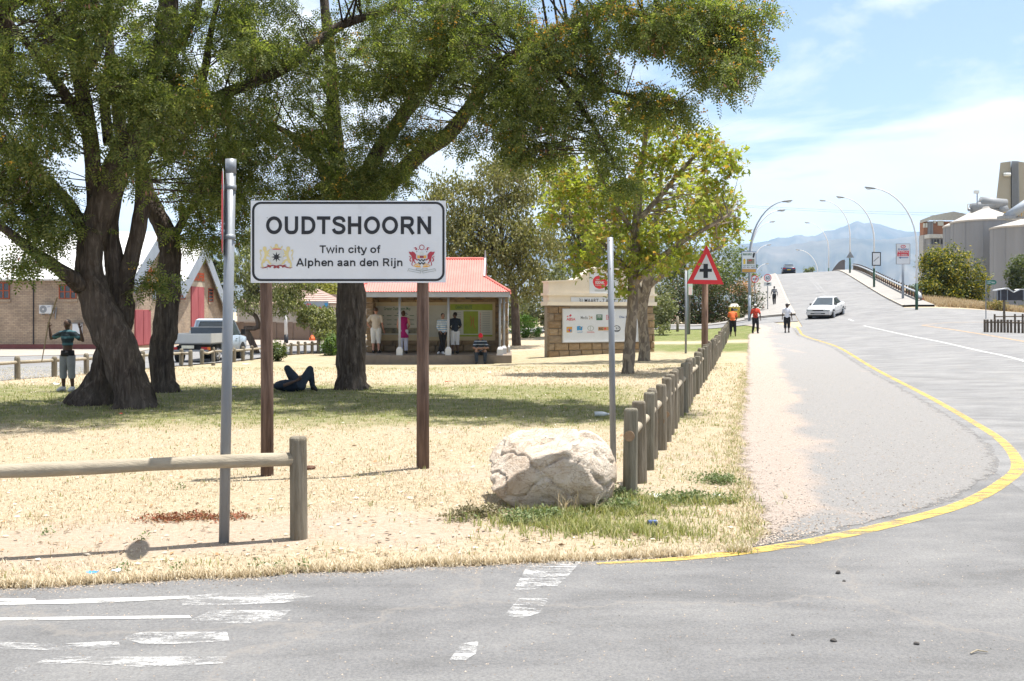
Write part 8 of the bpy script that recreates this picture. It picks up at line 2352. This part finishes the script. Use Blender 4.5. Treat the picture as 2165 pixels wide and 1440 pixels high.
weeds('weeds', np.concatenate([patch(1268, 1035, .06, .05, 14), patch(1300, 1055, .12, .06, 26), patch(1320, 1078, .12, .05, 20), patch(1460, 1065, .2, .08, 26), patch(1520, 1022, .10, .10, 22), patch(1100, 1105, .16, .03, 16), patch(1155, 1098, .12, .03, 12)]), m_weed, .03, 42, .055, .11)
weeds('brown_weeds', np.concatenate([patch(1010, 1090, .09, .05, 22), patch(960, 1098, .05, .03, 6)]), leafmat('olive_brown_weed', [(.14, .12, .07), (.22, .19, .11), (.10, .09, .05)], .15), .03, 36, .05, .09)
weeds('red_weeds', patch(420, 1098, .22, .06, 40), m_redweed, .028, 30, .05, .05)
weeds('weeds', np.concatenate([np.array([[GD(a_, c_).x, GD(a_, c_).y]]) for a_, c_ in ((265, 1212), (308, 1140), (100, 1132), (380, 1036), (595, 1205), (375, 1212), (545, 1202), (640, 1208))]), m_weed, .028, 30, .03, .07)
# leaf litter and straw scraps
pts = lawn_pts(5200, 6.0, 26, 1.25)
p3 = np.concatenate([pts, (hzv(pts) + .012)[:, None]], 1)
n = len(p3); xa = np.stack([np.cos(a_ := rng.uniform(0, 6.28, n)), np.sin(a_), rng.normal(0, .15, n)], 1); ya = np.stack([-np.sin(a_), np.cos(a_), rng.normal(0, .25, n)], 1)
sz = rng.uniform(.012, .034, n)[:, None]
co = np.stack([p3 - xa * sz, p3 + ya * sz * .45 + np.array((0, 0, .006)), p3 + xa * sz, p3 - ya * sz * .45], 1).reshape(-1, 3)
link('leaf_litter', npmesh('leaf_litter', co, np.arange(4 * n).reshape(-1, 4)), m_litterleaf, kind='stuff')
# grit on the shoulder and the front road
m_grit = leafmat('loose_grit', [(.10, .09, .08), (.26, .21, .17), (.40, .34, .28), (.05, .05, .05)], .0, (1, 1, 1), .95)
def grit(name, xy, s0, s1, lift=.006):
    n = len(xy); c_ = np.concatenate([xy, (hzv(xy) + lift)[:, None]], 1); r_ = rng.uniform(s0, s1, n)
    T8 = np.array([(1, 0, 0), (0, 1, 0), (-1, 0, 0), (0, -1, 0), (0, 0, .7)], float)
    co = c_[:, None] + T8[None] * (r_[:, None, None] * rng.uniform(.6, 1.2, (n, 5, 1)))
    f = np.array([(0, 1, 4), (1, 2, 4), (2, 3, 4), (3, 0, 4)])
    fs = (f[None] + (np.arange(n) * 5)[:, None, None]).reshape(-1, 3)
    return link(name, npmesh(name, co.reshape(-1, 3), fs, 3), m_grit, kind='stuff')
yy = 7.4 + 30 * rng.uniform(0, 1, 9000) ** 2; xx = np.array([x_grass(q) + (x_yellow(q) - x_grass(q) - .2) * rng.uniform(0, 1) ** 1.5 for q in yy])
grit('loose_grit', np.stack([xx, yy], 1), .003, .012, .010)
xx = rng.uniform(-3.5, 6, 3400); yy = 4.6 + 3.4 * rng.uniform(0, 1, 3400); ok = yy < np.where(xx < 1.2, 7.0 + .186 * xx, 12)
grit('loose_grit', np.stack([xx, yy], 1)[ok], .002, .007, .005)
ex = rng.uniform(-3.6, 1.6, 2600); grit('loose_grit', np.stack([ex, np.array([y_edge(q) for q in ex]) - np.abs(rng.normal(0, .09, 2600))], 1), .002, .008, .005)
# tall dry grass on the embankment on the right
n = 9000
t_ = rng.uniform(13.6, 34, n); s_ = 79 - .28 * (t_ - 11) + np.abs(rng.normal(0, 6, n)) + .6
xy = np.stack([DR[0] * s_ + NR[0] * t_, DR[1] * s_ + NR[1] * t_], 1)
blades('tall_dry_grass', xy, .18, .55, 4, leafmat('tall_straw', [(.32, .25, .15), (.40, .32, .20), (.28, .20, .12), (.44, .37, .25)], .25, (1.1, 1.05, .9), .9), .12, .35, .018)

# ---- single pieces of litter
m_paper = mat('white_paper', (.66, .66, .64), .8, .05); m_bluep = mat('blue_wrapper', (.04, .24, .52), .5, .1); m_clear = mat('clear_plastic', (.50, .53, .54), .15, .1, spec=.6)
def scrap(name, label, cat, px, py, w_, h_, material, seed, lift=.02, group=None):
    g_ = GD(px, py); rnd = random.Random(seed)
    mb = MB(); n = 5; vs = []
    for j in range(n):
        for i in range(n):
            u = (i / (n - 1) - .5) * w_; v_ = (j / (n - 1) - .5) * h_
            vs.append(g_ + Vector((u + rnd.uniform(-.1, .1) * w_ * .4, v_ + rnd.uniform(-.1, .1) * h_ * .4, lift + rnd.uniform(0, .35) * min(w_, h_))))
    mb.add(vs, [(j * n + i, j * n + i + 1, (j + 1) * n + i + 1, (j + 1) * n + i) for j in range(n - 1) for i in range(n - 1)])
    return mb.build(name, material, None, g_, label=label, cat=cat, group=group)
def stones(items):
    for i, (px, py, r_, lb) in enumerate(items):
        g_ = GD(px, py)
        boulder('pebble', lb, (g_.x, g_.y, g_.z + r_ * .55), (r_, r_ * .8, r_ * .65), 20 + i, 12, 16, 10, mat('dark_pebble', (.07, .065, .06), .9, .3, 30))
stones(((1772, 1215, .021, 'dark pebble on the asphalt, largest of the loose stones at right'), (1785, 1233, .012, 'small brown pebble just below the largest loose stone'), (1762, 1361, .018, 'black pebble on the asphalt near the bottom edge, left of the other'), (1937, 1368, .016, 'flat black pebble on the asphalt near the bottom right corner'), (1676, 1349, .010, 'tiny black pebble left of the two near the bottom edge')))
g_ = GD(657, 995); boulder('stone', 'dark brown stone on the straw right of the left fence post', (g_.x, g_.y, g_.z + .02), (.055, .04, .035), 33, 14, 20, 12, mat('brown_stone', (.11, .06, .04), .9, .3, 20))
scrap('wrapper', 'crumpled bright blue wrapper at the road edge, bottom left', 'wrapper', 196, 1221, .07, .05, m_bluep, 1)
scrap('wrapper', 'pale blue and white scrap beside the bright blue wrapper', 'wrapper', 246, 1217, .06, .05, mat('pale_blue_paper', (.45, .58, .66), .7), 2)
g_ = GD(1378, 1114)
t = thing('drink_can', 'small crushed blue can on the grass below the fence', 'can', g_)
MB().tube([g_ + Vector((-.03, 0, .03)), g_ + Vector((.0, .01, .034)), g_ + Vector((.04, .015, .03))], [.026, .022, .026], 12).build('shell', mat('blue_can', (.04, .07, .18), .35, .2, metal=.4), t)
MB().tube([g_ + Vector((.04, .015, .03)), g_ + Vector((.044, .0165, .03))], .022, 12).build('can_end', m_rim, t)
g_ = GD(1272, 882)
t = thing('plastic_bottle', 'clear plastic bottle lying on the lawn behind the boulder', 'bottle', g_)
MB().tube([g_ + Vector((-.12, 0, .05)), g_ + Vector((.02, 0, .05)), g_ + Vector((.07, 0, .05)), g_ + Vector((.11, 0, .05))], [.045, .045, .03, .014], 12).build('bottle_body', m_clear, t, smooth=True)
MB().tube([g_ + Vector((.11, 0, .05)), g_ + Vector((.13, 0, .05))], .017, 10).build('bottle_cap', m_paper, t)
for i, (px, py, w_, h_, lb) in enumerate(((1262, 795, .22, .12, 'white paper scrap on the lawn before the nearer plane tree'), (495, 822, .16, .12, 'crumpled white bag on the grass right of the grey metal pole'), (653, 826, .34, .14, 'white paper lying beside the reclining man'), (1035, 790, .12, .07, 'small white paper on the lawn before the pavilion step'), (884, 789, .09, .06, 'tiny white scrap on the lawn right of the centre tree'),
        (843, 785, .08, .06, 'tiny white scrap nearest the pavilion step'), (1515, 1056, .07, .06, 'small white scrap in the weeds right of the fence'), (1385, 1058, .14, .09, 'torn white paper at the foot of the second fence post'), (520, 772, .3, .1, 'white paper on the grass by the back street fence'), (118, 816, .2, .12, 'white scrap on the lawn near the boy with the stick'), (72, 812, .12, .08, 'small white scrap by the low fence at far left'),
        (343, 777, .12, .12, 'white round scrap by the low fence beside the crooked tree'))):
    scrap('paper_scrap', lb, 'paper', px, py, w_, h_, m_paper, 10 + i, .03, 'paper litter on the lawn')
scrap('wrapper', 'small blue and white packet on the lawn left of the right sign pole', 'wrapper', 872, 790, .12, .06, m_bluep, 40, .03)
scrap('wrapper', 'orange and red packet on the lawn right of the right sign pole', 'wrapper', 947, 810, .14, .07, mat('orange_red_packet', (.55, .10, .03), .6, .3, 20), 41, .03)
scrap('wrapper', 'tiny red scrap in the shade before the leaning trunks', 'wrapper', 255, 879, .05, .04, m_red, 42, .03)
g_ = GD(451, 773)
t = thing('post_stump', 'sawn off fence post stump on the grass near the pickup', 'stump', g_)
MB().tube([g_ - Z * .05, g_ + Z * .11], .075, 12).build('stump', m_post, t); MB().tube([g_ + Z * .11, g_ + Z * .113], .074, 12).build('cut_face', m_rail, t)
# fallen twigs
for i, (px, py, dx, dy, lb) in enumerate(((635, 1213, .14, .02, 'dry twig at the road edge below the left fence post'), (2070, 1386, .10, .02, 'straw coloured twig on the asphalt near the right bottom corner'), (1580, 812, .3, .03, 'dark stick lying on the gravel shoulder'))):
    g_ = GD(px, py) + Z * .012
    MB().tube([g_ - Vector((dx, dy, 0)) / 2, g_ + Vector((0, .02, .006)), g_ + Vector((dx, dy, 0)) / 2], [.004, .005, .003], 6).build('twig', m_post if i != 1 else m_rail, None, g_, label=lb, cat='twig')
